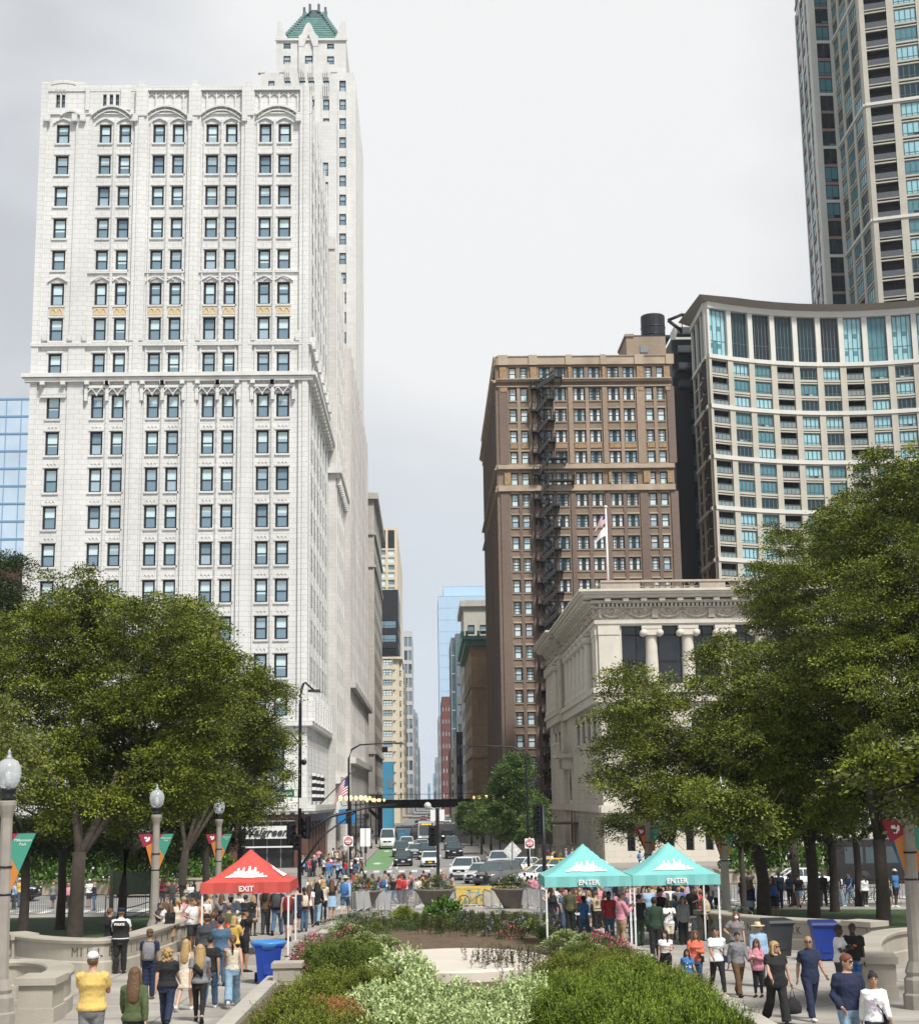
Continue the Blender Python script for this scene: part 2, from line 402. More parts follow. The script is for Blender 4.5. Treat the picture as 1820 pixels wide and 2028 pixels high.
def BS(mb, name, mats, parent):
 """links every separate piece of the collected shapes as a part of its own"""
 n = len(mb.v); par = list(range(n))
 def fd(a):
  while par[a] != a: par[a] = par[par[a]]; a = par[a]
  return a
 for f_ in mb.f:
  for q in f_[1:]: par[fd(q)] = fd(f_[0])
 rt = np.array([fd(i) for i in range(n)]); V = np.array(mb.v); ids, inv = np.unique(rt, return_inverse=True); k = len(ids)
 lo = np.full((k, 3), 1e9); hi = np.full((k, 3), -1e9); np.minimum.at(lo, inv, V); np.maximum.at(hi, inv, V); p2 = list(range(k))
 def f2(a):
  while p2[a] != a: p2[a] = p2[p2[a]]; a = p2[a]
  return a
 for i in range(k):
  for j in np.nonzero(np.all(lo <= hi[i] + .04, axis=1) & np.all(hi >= lo[i] - .04, axis=1))[0]:
   a, b = f2(i), f2(int(j))
   if a != b: p2[a] = b
 cl = {}
 for fi, f_ in enumerate(mb.f): cl.setdefault(f2(int(inv[f_[0]])), []).append(fi)
 gs_ = sorted(cl.values(), key=lambda g: -len(g)); gs_ = gs_[:99] + ([sum(gs_[99:], [])] if len(gs_) > 99 else [])
 for gi, g in enumerate(gs_):
  w = MB(); mp_ = {}
  for fi in g:
   for q in mb.f[fi]:
    if q not in mp_: mp_[q] = len(w.v); w.v.append(mb.v[q])
   w.f.append(tuple(mp_[q] for q in mb.f[fi])); w.m.append(mb.m[fi]); w.sm.append(mb.sm[fi])
  o = B(w, name, mats, parent)
  if gi == 99: o['kind'] = 'stuff'
def B(mb, name, mats, parent, **kw):
 o = mb.build(name, mats, parent, loc=-parent.location)
 return o
def grid_building(name, label, X0, X1, Y0, Y1, ztop, wm, front=None, side=None, side_sign=1, st=None, roofm=None, limit=60,
     cornice=None, bands=(), piers=0.0, rec=.25, cat='building', belts=None, corn_t=.8, z0=0.0, ribm=None):
 """a block: front faces the camera at Y0, side faces the street (side_sign +1: faces +X, left of the street)"""
 P = empty(name, ((X0 + X1) / 2, Y0, z0), 0, label, cat)
 w = MB(); wins = []
 ff = Fac((0, Y0), (1, 0), (0, -1)); xs = X1 if side_sign > 0 else X0
 sf = Fac((xs, 0), (0, 1), (side_sign, 0))
 for fc, a, b, spec in ((ff, X0, X1, front), (sf, Y0, Y1, side)):
  holes = []
  if spec:
   for (c, wd) in spec['cols']:
    for (zb, h) in spec['rows']:
     holes.append((c - wd / 2, c + wd / 2, zb, zb + h))
     wins.append((fc, c, zb, wd, h, spec.get('st', st), (int(c * 7) + int(zb * 5) + random.randint(0, 5)) % 12, rec if fc is ff else .07))
   if piers:
    cs = sorted(c for c, _ in spec['cols']); ws = spec['cols'][0][1]
    es = [(p + q) / 2 for p, q in zip(cs, cs[1:])]
    zt = spec['rows'][-1][0] + spec['rows'][-1][1] + .6 if spec['rows'] else ztop
    zb_ = spec['rows'][0][0] - .5 if spec['rows'] else 0
    for e_ in es: fc.box(w, e_ - .3, e_ + .3, zb_, zt, .003, piers, 1 if ribm else 0)
  fc.wall(w, a, b, z0, ztop, holes, rec + .02 if fc is ff else .09)
  for zb in bands: fc.box(w, a - (.0 if fc is ff else .0), b, zb, zb + .5, .003, .35)
  if cornice:
   fc.box(w, a - (corn_t if (fc is ff and side_sign < 0) else 0), b + (corn_t if (fc is ff and side_sign > 0) else 0), ztop - cornice, ztop + .003, .003, corn_t)
 ox = X0 if side_sign > 0 else X1
 w.add([(ox, Y0, z0), (ox, Y1, z0), (ox, Y1, ztop), (ox, Y0, ztop)], [(0, 1, 2, 3)])
 w.add([(X0, Y1, z0), (X1, Y1, z0), (X1, Y1, ztop), (X0, Y1, ztop)], [(0, 1, 2, 3)])
 B(w, 'wall', [wm, ribm or wm], P)
 r = MB(); r.add([(X0, Y0, ztop - .3), (X1, Y0, ztop - .3), (X1, Y1, ztop - .3), (X0, Y1, ztop - .3)], [(0, 1, 2, 3)])
 B(r, 'roof', roofm or mat('roof_gravel', (.18, .17, .16)), P)
 add_windows(P, wins, limit, frames=False)
 return P, ff, sf
def rows_from(z0, pitch, n, h): return [(z0 + i * pitch, h) for i in range(n)]
def cols_from(a, b, n, w): return [(a + (b - a) * (i + .5) / n, w) for i in range(n)]
# ground, roads, pavements
concrete = mat('plaza_concrete', (.36, .335, .30), rough=.85, var=.2, scale=.9, bump=.15, bscale=40, stain=.4)
asphalt = mat('asphalt', (.25, .247, .24), rough=.85, var=.16, scale=.7, bump=.2, bscale=60, stain=.15)
kerbm = mat('kerb_concrete', (.40, .385, .35), rough=.8, var=.12, scale=1.2)
paint = mat('road_paint', (.62, .62, .60), rough=.6, var=.22, scale=6)
greenpaint = mat('bike_lane_green', (.15, .30, .13), rough=.75, var=.2, scale=3, stain=.25)
yellowpaint = mat('yellow_paint', (.60, .42, .06), rough=.6, var=.15, scale=6)
def sheet(name, pts, m, kind='structure'):
 w = MB(); w.add(pts, [tuple(range(len(pts)))]); o = w.build(name, m); o['kind'] = kind; return o
w = MB(); S = 5200
w.add([(-S, -800, -.02), (S, -800, -.02), (S, S, -.02), (-S, S, -.02)], [(0, 1, 2, 3)])
w.build('ground', mat('city_ground', (.16, .155, .15), var=.1))['kind'] = 'structure'
w = MB(); ys = [p[0] for p in GP if p[0] <= 92]
xs = (-70, 70)
for (a, za), (b, zb) in zip(GP, GP[1:]):
 w.add([(xs[0], a, za), (xs[1], a, za), (xs[1], b, zb), (xs[0], b, zb)], [(0, 1, 2, 3)])
w.build('plaza', concrete)['kind'] = 'structure'
w = MB(); jm = mat('paving_joint', (.20, .185, .165), var=.1)
for y in np.arange(26, 90, 3.0):
 z = gz(y) + .004
 w.add([(-60, y, z), (60, y, z), (60, y + .03, gz(y + .03) + .004), (-60, y + .03, gz(y + .03) + .004)], [(0, 1, 2, 3)])
for x in np.arange(-30, 31, 3.0):
 for (a, b) in ((24, 80), (80, 86), (86, 89)):
  w.add([(x, a, gz(a) + .0055), (x + .03, a, gz(a) + .0055), (x + .03, b, gz(b) + .0055), (x, b, gz(b) + .0055)], [(0, 1, 2, 3)])
w.build('paving_joint', jm)['kind'] = 'structure'
w = MB(); w.box(-90, 90, 91.9, 92.2, -.3, .15); w.box(-90, 90, 89, 91.9, -.3, .14)
w.build('pavement_kerb', kerbm)['kind'] = 'structure'
MY0, MY1 = 92.2, 139.0
sheet('avenue', [(-400, MY0, 0.004), (400, MY0, .004), (400, MY1, .004), (-400, MY1, .004)], asphalt)
sheet('street', [(-6.6, MY1, .004), (6.8, MY1, .004), (6.8, 2600, .004), (-6.6, 2600, .004)], asphalt)
pav = mat('pavement_concrete', (.30, .28, .255), rough=.85, var=.12, scale=.6, stain=.15)
def pavement(x0, x1, y0, y1):
 w = MB(); w.box(x0, x1, y0, y1, -.1, .15); w.build('pavement', pav)['kind'] = 'structure'
pavement(-60, -6.6, 139, 271); pavement(6.8, 60, 139, 271)
for a, b in ((286, 410), (422, 560), (572, 700), (712, 1000)):
 pavement(-30, -6.6, a, b); pavement(6.8, 30, a, b)
z = .008
def mark(name, pts, m=paint, zz=z): return sheet(name, [(p[0], p[1], zz) for p in pts], m)
mark('cycle_lane', [(-6.5, 147), (-3.9, 147), (-3.9, 262), (-6.5, 262)], greenpaint)
w = MB()
for x in (-3.75, -3.15):
 w.add([(x, 147, .012), (x + .14, 147, .012), (x + .14, 262, .012), (x, 262, .012)], [(0, 1, 2, 3)])
for y in np.arange(150, 258, 3.2): w.add([(-3.6, y, .012), (-3.2, y + .9, .012), (-3.2, y + 1.2, .012), (-3.6, y + .3, .012)], [(0, 1, 2, 3)])
for x in (.25, 3.2):
 w.add([(x, 147, .012), (x + .13, 147, .012), (x + .13, 175, .012), (x, 175, .012)], [(0, 1, 2, 3)])
 for y in np.arange(180, 800, 12): w.add([(x, y, .012), (x + .13, y, .012), (x + .13, y + 3, .012), (x, y + 3, .012)], [(0, 1, 2, 3)])
w.add([(-3.0, 145.6, .012), (6.6, 145.6, .012), (6.6, 146.2, .012), (-3.0, 146.2, .012)], [(0, 1, 2, 3)])
for y0 in (140.2,):
 for x in np.arange(-6.2, 6.6, 1.15): w.add([(x, y0, .0125), (x + .55, y0, .0125), (x + .55, y0 + 4, .0125), (x, y0 + 4, .0125)], [(0, 1, 2, 3)])
for x in (-6, 6.5):
 pass
for y in (93.5, 97.4):
 w.add([(-40, y, .012), (40, y, .012), (40, y + .3, .012), (-40, y + .3, .012)], [(0, 1, 2, 3)])
for x in np.arange(-38, 38, 1.2): w.add([(x, 94.2, .0125), (x + .5, 94.2, .0125), (x + .5, 97, .0125), (x, 97, .0125)], [(0, 1, 2, 3)])
for y in (103, 107, 122, 126, 130):
 for x in list(np.arange(-90, -8, 9)) + list(np.arange(10, 90, 9)):
  w.add([(x, y, .012), (x + 3, y, .012), (x + 3, y + .14, .012), (x, y + .14, .012)], [(0, 1, 2, 3)])
for y in (158, 196):
 w.add([(-5.6, y, .0135), (-5.0, y, .0135), (-5.0, y + 2.4, .0135), (-4.6, y + 2.4, .0135), (-5.3, y + 4.6, .0135), (-6.0, y + 2.4, .0135), (-5.6, y + 2.4, .0135)], [tuple(range(7))])
w.build('road_markings', paint)['kind'] = 'structure'
medm = mat('median_stone', (.42, .37, .28), var=.12)
grassm = mat('lawn_grass', (.035, .075, .018), rough=.9, var=.45, scale=2.0, bump=.8, bscale=30)
# white terracotta office building
terra = brickmat('white_terracotta', (.72, .72, .70), (.67, .672, .66), (.40, .40, .385), 1.15, .52, ms=.016, rough=.45, bump=.4, var=.03, stain=.14)
terra2 = mat('white_terracotta_trim', (.70, .695, .665), rough=.5, var=.10, scale=1.0, bump=.25, bscale=6, stain=.10)
gold = mat('gold_terracotta', (.62, .50, .32), rough=.6, var=.25, scale=9, bump=.8, bscale=14)
FY = 150.0
f = Fac((0, FY), (1, 0), (0, -1))
XL, XR = f.U(55, 900), f.U(611, 800)
Wb = empty('office_building', ((XL + XR) / 2, FY, 0), 0, 'tall white terracotta office building with paired black sash windows and a gothic cornice', 'building')
rowpx = [(244.7, 282), (305.6, 343.7), (367, 406.5), (430, 470), (493.6, 533), (558.5, 603), (627.7, 672.8), (697.5, 741),
   (780, 827), (852.5, 899.4), (925, 973), (999.5, 1046), (1073.5, 1120), (1147.8, 1194.5), (1221.7, 1268.5), (1297, 1345), (1373.3, 1420.8)]
rows = [(f.Z(350, b), f.Z(350, a)) for a, b in rowpx]
colpx = [(92, 119), (180, 205), (220.5, 245.5), (290, 315), (330, 355), (399, 424.5), (439, 463.5), (508, 533), (547, 573)]
cols = [(f.U(a, 800), f.U(b, 800)) for a, b in colpx]
ztop = f.Z(300, 180)
zc = f.Z(350, 745); zb = f.Z(350, 683); zbase = f.Z(500, 1432); zlow = f.Z(500, 1606); zg = f.Z(500, 1612)
wl = MB(); holes = []; wins = []
stW = dict(id='white', kind='sash', fr='black', g=('gA', 'gB', 'gC'), t=.2)
stWa = dict(id='whitearch', kind='sash', fr='black', g=('gA', 'gC', 'gB'), t=.23, arch=.6)
rnd = random.Random(11)
for ri, (z0, z1) in enumerate(rows):
 for ci, (a, b) in enumerate(cols):
  if ri >= 16 and ci < 7 and ci > 9: continue
  holes.append((a, b, z0, z1))
  wins.append((f, (a + b) / 2, z0, b - a, z1 - z0, stWa if ri in (0, 5) else stW, rnd.randint(0, 11), .32))
big = [(f.U(x0, 1500), f.U(x1, 1500), f.Z(500, 1590), f.Z(500, 1452)) for x0, x1 in ((488, 563), (372, 448), (256, 332), (140, 216), (56, 110))]
top_holes = []
for x0, x1 in ((111, 119), (122, 129), (204, 211), (217, 224), (229, 236)):
 top_holes.append((f.U(x0, 200), f.U(x1, 200), f.Z(200, 212), f.Z(200, 186)))
f.wall(wl, XL, XR, zg, ztop, holes + big + top_holes, .34)
wins_rest = []
stTop = dict(id='wtop', kind='sash', fr='black', g=('gC', 'gB', 'gB'), t=.1)
for a, b, c, e_ in top_holes: wins_rest.append((f, (a + b) / 2, c, b - a, e_ - c, stTop, 2, .32))
YS1 = 181.0
s1 = Fac((XR, 0), (0, 1), (1, 0))
scols = [(FY + 3.2 + i * 2.15 + (1.1 if i % 2 == 0 else 0) * .4, 1.2) for i in range(13)]
sholes = []
for ri, (z0, z1) in enumerate(rows):
 for c, wd in scols:
  sholes.append((c - .6, c + .6, z0, z1)); wins_rest.append((s1, c, z0, 1.2, z1 - z0, stW, rnd.randint(0, 11), .05))
s1.wall(wl, FY, YS1, zg, ztop, sholes, .07)
wl.add([(XL, FY, 0), (XL, YS1, 0), (XL, YS1, ztop), (XL, FY, ztop)], [(0, 1, 2, 3)])
wl.add([(XL, YS1, 0), (XR, YS1, 0), (XR, YS1, ztop), (XL, YS1, ztop)], [(0, 1, 2, 3)])
tr = MB()
pc = [f.U(x, 800) for x in (147, 267, 376, 485)]
def pier(xc, wd, z0, z1, d): f.box(tr, xc - wd / 2, xc + wd / 2, z0, z1, .003, d)
for xc in pc[1:]:
 pier(xc, 1.35, zbase, ztop + .2, .30); pier(xc, .55, zbase, f.Z(300, 225), .42)
 for sg in (-1, 1): pier(xc + sg * 1.0, .16, zbase, f.Z(300, 240), .14)
 f.box(tr, xc - .62, xc + .62, f.Z(300, 232), ztop + .45, .305, .52)
 f.box(tr, xc - .3, xc + .3, ztop + .45, ztop + .95, .2, .50)
pier(XL + .35, .7, zbase, ztop + .9, .22); pier(XR - .5, 1.0, zbase, ztop + .4, .30); pier(XR - .35, .5, zbase, ztop + .7, .43)
x1_, x2_ = f.U(128, 800), f.U(170, 800)
pier((x1_ + x2_) / 2, x2_ - x1_ - .5, zbase, f.Z(160, 232), .18)
for k in (1, 3, 5, 7):
 a = cols[k][1]; b = cols[k + 1][0]; m_ = (a + b) / 2
 pier(m_, .30, zbase, f.Z(350, 238), .16)
 pier(m_, .12, zbase, f.Z(350, 238), .24)
for ri, (z0, z1) in enumerate(rows):
 for ci, (a, b) in enumerate(cols):
  f.box(tr, a - .12, b + .12, z0 - .22, z0 - .02, .003, .14)
  if ri not in (0, 5): f.box(tr, a - .12, b + .12, z1 + .02, z1 + .2, .003, .10)
  elif ri == 5 or ri == 0:
   f.arch(tr, (a + b) / 2, z1 + .0, (b - a) + .7, .55, .16, .2, pointed=True, n=6)
  if ri < 16:
   zn = rows[ri + 1][1]
   if ri == 5: continue
   if ri >= 8:
    for q in (-.36, 0, .36): f.arch(tr, (a + b) / 2 + q, (z0 + zn) / 2 - .45, .30, .26, .07, .07, n=4, pointed=True)
   elif ri < 5:
    for q in (-.3, 0, .3): f.box(tr, (a + b) / 2 + q - .05, (a + b) / 2 + q + .05, (z0 + zn) / 2 - .55, (z0 + zn) / 2 + .05, .003, .05)
for k, x in enumerate(((170, 255), (275, 365), (385, 475), (495, 588))):
 a, b = f.U(x[0] + 12, 230), f.U(x[1] + 6, 230)
 f.arch(tr, (a + b) / 2, f.Z(300, 232), b - a, 1.05, .22, .45, n=12); f.arch(tr, (a + b) / 2, f.Z(300, 237), b - a - .5, .95, .14, .28, n=12)
 f.arch(tr, (a + b) / 2, f.Z(300, 556), (b - a) * .55, .35, .12, .15, n=8)
 f.box(tr, a, b, f.Z(300, 541), f.Z(300, 538), .003, .2)
f.arch(tr, (cols[0][0] + cols[0][1]) / 2 + .8, f.Z(120, 232), 2.1, .5, .22, .42, n=6)
for x in (96, 150, 166, 270, 378, 486, 592):
 u_ = f.U(x, 238); f.box(tr, u_ - .28, u_ + .28, f.Z(x, 243), f.Z(x, 229), .2, .62)
f.box(tr, XL - .1, XR + .2, f.Z(300, 226), f.Z(300, 224), .003, .18)
for x0, x1 in ((292, 382), (392, 486), (498, 590)):
 a, b = f.U(x0, 200), f.U(x1, 200)
 n = 5
 for i in range(n + 1):
  q = a + (b - a) * i / n; f.box(tr, q - .09, q + .09, f.Z(350, 222), f.Z(350, 183), .003, .2)
 for i in range(n):
  q = a + (b - a) * (i + .5) / n; f.arch(tr, q, f.Z(350, 192), (b - a) / n - .2, .3, .12, .16, n=4, pointed=True)
 f.box(tr, a - .3, b + .3, f.Z(350, 181), ztop + .35, .003, .42)
f.box(tr, XL, f.U(172, 170), ztop, f.Z(130, 162), -1.2, .12); f.box(tr, f.U(172, 170) + .003, f.U(289, 170), ztop, f.Z(230, 168), -1.2, .05)
f.arch(tr, f.U(127, 160), f.Z(127, 163) - .35, 2.6, .25, .35, .18, n=8)
for i in range(3):
 u_ = f.U(112 + i * 8, 178); f.arch(tr, u_, f.Z(112, 184), .4, .3, .07, .12, n=4)
for a, b in ((170, 178), (240, 260)): f.box(tr, f.U(a, 200), f.U(b, 200), f.Z(200, 218), f.Z(200, 172), .12, .22)
f.box(tr, XL - .1, XR + .25, zb - .12, zb + .22, .003, .34); s1.box(tr, FY + .003, YS1, zb - .12, zb + .22, .003, .30)
corn = MB()
f.box(corn, XL - .8, XR + .75, zc - .15, zc + .25, .003, .8); s1.box(corn, FY + .01, YS1 + .3, zc - .2, zc + .35, .003, .85)
f.box(corn, XL - .5, XR + .5, zc - .6, zc - .2, .003, .55); s1.box(corn, FY + .01, YS1, zc - .6, zc - .2, .003, .5)
for i, (a, b) in enumerate(cols):
 for q in (a - .35, b + .35): f.box(corn, q - .22, q + .22, zc - .95, zc - .6, .003, .75)
for y in np.arange(FY + 1, YS1, 1.7): s1.box(corn, y - .2, y + .2, zc - .95, zc - .6, .003, .7)
for k in (1, 3, 5, 7):
 a = cols[k][0] - .45; b = cols[k + 1][1] + .45; n = 4
 f.box(tr, a - .1, b + .1, zc - 1.27, zc - 1.0, .003, .40)
 for i in range(n):
  q = a + (b - a) * (i + .5) / n; f.arch(tr, q, zc - 2.1, (b - a) / n, .75, .16, .38, n=6, pointed=True)
 for q in (a, (a + b) / 2, b): f.box(tr, q - .16, q + .16, zc - 2.6, zc - 1.28, .003, .47)
a, b = cols[0]; f.box(tr, a - .5, b + .5, zc - 1.9, zc - 1.2, .003, .25); f.box(tr, a - .6, b + .6, zc - 2.2, zc - 1.95, .003, .3)
for x in (90, 140, 168, 262, 280, 375, 392, 485, 502, 590, 604):
 u_ = f.U(x, 665); f.box(tr, u_ - .22, u_ + .22, f.Z(x, 676), f.Z(x, 662), .003, .4); f.box(tr, u_ - .1, u_ + .1, f.Z(x, 662), f.Z(x, 655), .003, .25)
for i, y in enumerate(np.arange(FY + 1.6, YS1, 2.15)):
 dd = .11 if i % 2 == 0 else .05
 s1.box(tr, y - .42 if i % 2 == 0 else y - .2, y + .42 if i % 2 == 0 else y + .2, zbase, ztop + (.9 if i % 2 == 0 else -1.0), .003, dd)
 if i % 2 == 0: s1.box(tr, y - .5, y + .5, zb - .2, zb + 1.1, .003, .62)
dkg = MB()
f.box(tr, XL - .2, XR + .55, zbase - .35, zbase + .15, .003, .62); s1.box(tr, FY + .01, YS1 + .2, zbase - .35, zbase + .15, .003, .55)
for i, y in enumerate(np.arange(FY + 1.4, YS1 - .4, 1.95)):
 s1.box(tr, y - .32, y + .32, zlow + .5, zbase - .36, .003, .05); s1.box(dkg, y + .5, y + 1.5, zlow + .9, zbase - .9, .003, .012)
 for zz in np.arange(zlow + 3, zbase - 1, 3.1): s1.box(tr, y + .5, y + 1.5, zz, zz + .5, .013, .04)
 if i % 2 == 0: s1.box(tr, y - .4, y + .4, zbase + .16, zbase + 2.2, .003, .75); s1.box(tr, y - .2, y + .2, zbase + 2.2, zbase + 3.3, .003, .5)
for bb in big:
 f.box(tr, bb[0] - .45, bb[0] - .05, bb[2] - .3, bb[3] + .35, .003, .2); f.box(tr, bb[1] + .05, bb[1] + .45, bb[2] - .3, bb[3] + .35, .003, .2)
 f.box(tr, bb[0] - .6, bb[1] + .6, bb[3] + .4, bb[3] + .75, .003, .26)
f.box(tr, XL - .3, XR + .9, zlow - .1, zlow + .45, .003, .95); s1.box(tr, FY + .01, YS1 + .3, zlow - .1, zlow + .45, .003, .9)
for x in np.arange(XL + .3, XR + .5, .9): f.box(tr, x - .2, x + .2, zlow - .4, zlow - .1, .003, .8)
for y in np.arange(FY + .5, YS1, .9): s1.box(tr, y - .2, y + .2, zlow - .4, zlow - .1, .003, .75)
B(wl, 'wall', terra, Wb); B(tr, 'stone_trim', terra, Wb); B(corn, 'cornice', terra2, Wb)
B(dkg, 'glazing_strip', glass('gE'), Wb)
gp = MB()
for (a, b) in cols: f.box(gp, a - .05, b + .05, rows[6][1] + .25, rows[5][0] - .28, .003, .07)
for (a, b) in cols:
 for q in (-.33, .33): f.arch(gp, (a + b) / 2 + q, rows[6][1] + .5, .5, .4, .1, .13, n=6)
BS(gp, 'ornament_panel', gold, Wb)
rf = MB(); rf.add([(XL, FY + 1.2, ztop - .4), (XR, FY + 1.2, ztop - .4), (XR, YS1, ztop - .4), (XL, YS1, ztop - .4)], [(0, 1, 2, 3)])
B(rf, 'roof', mat('roof_gravel', (.18, .17, .16)), Wb)
wins.sort(key=lambda q: q[2])
vis = [q for q in wins if not (q[1] < f.U(520, 1200) and q[2] < f.Z(300, 1230))]
hid = [q for q in wins if q not in vis]
vis.sort(key=lambda q: q[2])
add_windows(Wb, vis + hid + wins_rest, 100)
granite = mat('red_granite', (.12, .055, .042), rough=.35, var=.3, scale=5)
gb = MB(); shop = MB()
sh = [(f.U(474, 1660), f.U(583, 1660), .15, f.Z(500, 1626))]
for x0 in (-26.5, -33): pass
f.wall(gb, XL, XR, 0, zg, sh + [(f.U(a, 1660), f.U(b, 1660), .15, f.Z(300, 1640)) for a, b in ((60, 200), (215, 372), (385, 455))], .5)
sshop = [(FY + 2.0 + i * 4.4, FY + 5.4 + i * 4.4, .4, zg - .9) for i in range(7)]
s1.wall(gb, FY, YS1, 0, zg, sshop, .5)
B(gb, 'shopfront', granite, Wb)
dk = mat('shop_interior', (.035, .034, .038), rough=.2, var=.5, scale=.8)
for i, (a, b, c, e_) in enumerate([(f.U(x, 1660), f.U(y, 1660), .15, f.Z(300, 1626)) for x, y in ((474, 583), (60, 200), (215, 372), (385, 455))]):
 g = MB(); f.box(g, a, b, c, e_, -.49, -.40)
 n = int((b - a) / 1.3)
 for k in range(n + 1): q = a + (b - a) * k / n; f.box(g, q - .05, q + .05, c, e_, -.396, -.33, 1)
 B(g, 'shop_window', [dk, FR('grey')], Wb)
for (a, b, c, e_) in sshop:
 g = MB(); s1.box(g, a, b, c, e_, -.49, -.40); s1.box(g, (a + b) / 2 - .05, (a + b) / 2 + .05, c, e_, -.396, -.33, 1)
 B(g, 'shop_window', [mat('dim_glass', (.07, .055, .05), rough=.08, var=.6, scale=.5), FR('bronze')], Wb)
sg = MB(); ua, ub = f.U(479, 1645), f.U(584, 1645)
f.box(sg, ua, ub, f.Z(500, 1662), f.Z(500, 1637), .1, .4)
o_sign = B(sg, 'sign_board', mat('sign_white', (.72, .72, .71), var=.04, rough=.4), Wb)
tw = bpy.data.objects.new('lettering', text_mesh('lettering', 'Walgreens', 1.06, mat('sign_ink', (.04, .04, .045), var=0), depth=.03, shear=.38, bold=.035, space=1.05))
tw.rotation_euler = (R(90), 0, 0); tw.location = ((ua + ub) / 2 - .1, FY - .44, f.Z(530, 1649.5)); link(tw, o_sign)
tw.location -= Vector((0, 0, 0))
tw.matrix_parent_inverse = Matrix.Identity(4)
wt = MB(); f.box(wt, ua, ub, f.Z(500, 1628), f.Z(500, 1626.5), .1, .3); f.box(wt, ua, ub, f.Z(500, 1680), f.Z(500, 1677), .02, .3)
B(wt, 'sign_rail', mat('sign_white', (.72, .72, .71)), Wb)
art1 = mat('poster_violet', (.10, .07, .42), var=.5, scale=1.2); art2 = mat('poster_pale', (.55, .52, .66), var=.3, scale=.9)
for bi, bb in enumerate(big):
 g = MB(); f.box(g, bb[0], bb[1], bb[2], bb[3], -.33, -.27)
 for q in (0.0, .5, 1.0):
  uu = bb[0] + (bb[1] - bb[0]) * q; f.box(g, max(bb[0], uu - .18), min(bb[1], uu + .18), bb[2], bb[3], -.266, -.12, 1)
 zt = bb[2] + (bb[3] - bb[2]) * .55; f.box(g, bb[0], bb[1], zt - .2, zt + .2, -.264, -.13, 1); f.box(g, bb[0], bb[1], bb[2], bb[2] + .3, -.264, -.13, 1)
 o = B(g, 'showroom_window', [glass('gB'), FR('black')], Wb)
 if bi < 2:
  for s_ in (0, 1):
   a = bb[0] + (bb[1] - bb[0]) * (.0 + .5 * s_) + .22; b = a + (bb[1] - bb[0]) * .5 - .44
   p = MB(); f.box(p, a, b, bb[2] + .32, bb[2] + 2.5, -.262, -.25)
   for k in range(9):   # a curling violet ribbon
    t0 = k / 9; t1 = (k + 1) / 9
    p0 = (a + (b - a) * t0, bb[2] + 1.3 + .7 * math.sin(t0 * 4.4 + s_ * 2)); p1 = (a + (b - a) * t1, bb[2] + 1.3 + .7 * math.sin(t1 * 4.4 + s_ * 2))
    hh = .28 + .14 * math.sin(k)
    f.quad(p, [(p0[0], p0[1] - hh, -.245), (p1[0], p1[1] - hh, -.245), (p1[0], p1[1] + hh, -.245), (p0[0], p0[1] + hh, -.245)], 1)
   pm = B(p, 'poster', [art2, art1], Wb)
for y, lab in ((FY + 6, 0), (FY + 11.5, 0), (FY + 17.5, 0)):
 g = MB(); zz = zlow + .8
 for k in range(4): s1.box(g, y - .55, y + .55, zz + k * .7, zz + k * .7 + .4, .1, .5, 0); s1.box(g, y - .55, y + .55, zz + k * .7 + .4, zz + k * .7 + .7, .1, .5, 1)
 B(g, 'banner', [FR('black'), mat('sign_white', (.72, .72, .71))], Wb)
# blocks behind the white building
terra_g = brickmat('grey_terracotta', (.60, .59, .56), (.53, .52, .50), (.42, .41, .39), 1.1, .5, ms=.014, rough=.5, stain=.16)
stP = dict(id='pit', kind='sash', fr='black', g=('gC', 'gB', 'gC'), t=.12)
X2 = at(661, 1000, 177.2).x
Pb = empty('office_building', (X2 - 8, 177.2, 0), 0, 'narrower white ribbed building standing right behind the white terracotta building along the street', 'building')
w = MB(); f2 = Fac((0, 181.1), (1, 0), (0, -1)); sB = Fac((X2, 0), (0, 1), (1, 0))
zt2 = f2.Z(650, 490)
w.box(X2 - 16, X2, 181.1, 200.4, 0, zt2)
f2.box(w, X2 - 2.0, X2 - .1, zt2 - .2, zt2 + 1.4, -.6, .2)
B(w, 'wall', terra_g, Pb)
w = MB()
for i, y in enumerate(np.arange(182.2, 200, 2.1)):
 sB.box(w, y - .42 if i % 2 == 0 else y - .2, y + .42 if i % 2 == 0 else y + .2, 9, zt2 + (.8 if i % 2 == 0 else -1), .003, .11 if i % 2 == 0 else .06)
zc2 = f2.Z(660, 938)
f2.box(w, X2 - 2.2, X2 + .7, zc2, zc2 + .6, .003, .6); sB.box(w, 181.12, 200.3, zc2, zc2 + .6, .003, .75); sB.box(w, 181.12, 200.3, zc2 - .5, zc2, .003, .45)
for y in np.arange(182, 200, 1.4): sB.box(w, y - .2, y + .2, zc2 - 1.3, zc2 - .5, .003, .62)
sB.box(w, 181.12, 200.3, 8.4, 9.2, .003, .6)
for i, y in enumerate(np.arange(183, 200, 1.6)): sB.box(w, y - .25, y + .25, 5, 8.4, .003, .45)
B(w, 'stone_trim', terra2, Pb)
w = MB()
for y in np.arange(183.25, 199.5, 2.1):
 for z_ in np.arange(10, zt2 - 4, 3.6): sB.box(w, y - .5, y + .5, z_, z_ + 2, .003, .05)
o = B(w, 'window', glass('gE'), Pb); o['kind'] = 'stuff'
w = MB(); sB.box(w, 182, 200, 1, 4.6, .004, .12); B(w, 'shop_window', mat('dim_glass', (.07, .055, .05)), Pb)
X3 = at(694, 1300, 200.6).x
tY = 224.0
ft = Fac((0, tY), (1, 0), (0, -1))
Xt0, Xt1 = ft.U(516, 200), ft.U(700, 200)
st_ = Fac((Xt1, 0), (0, 1), (1, 0))
Tb = empty('skyscraper', ((Xt0 + Xt1) / 2, tY, 0), 0, 'slender pale skyscraper with a green pyramid roof behind the white office building', 'skyscraper')
w = MB(); wins = []; holes = []
zt = ft.Z(620, 143); zt_ = zt
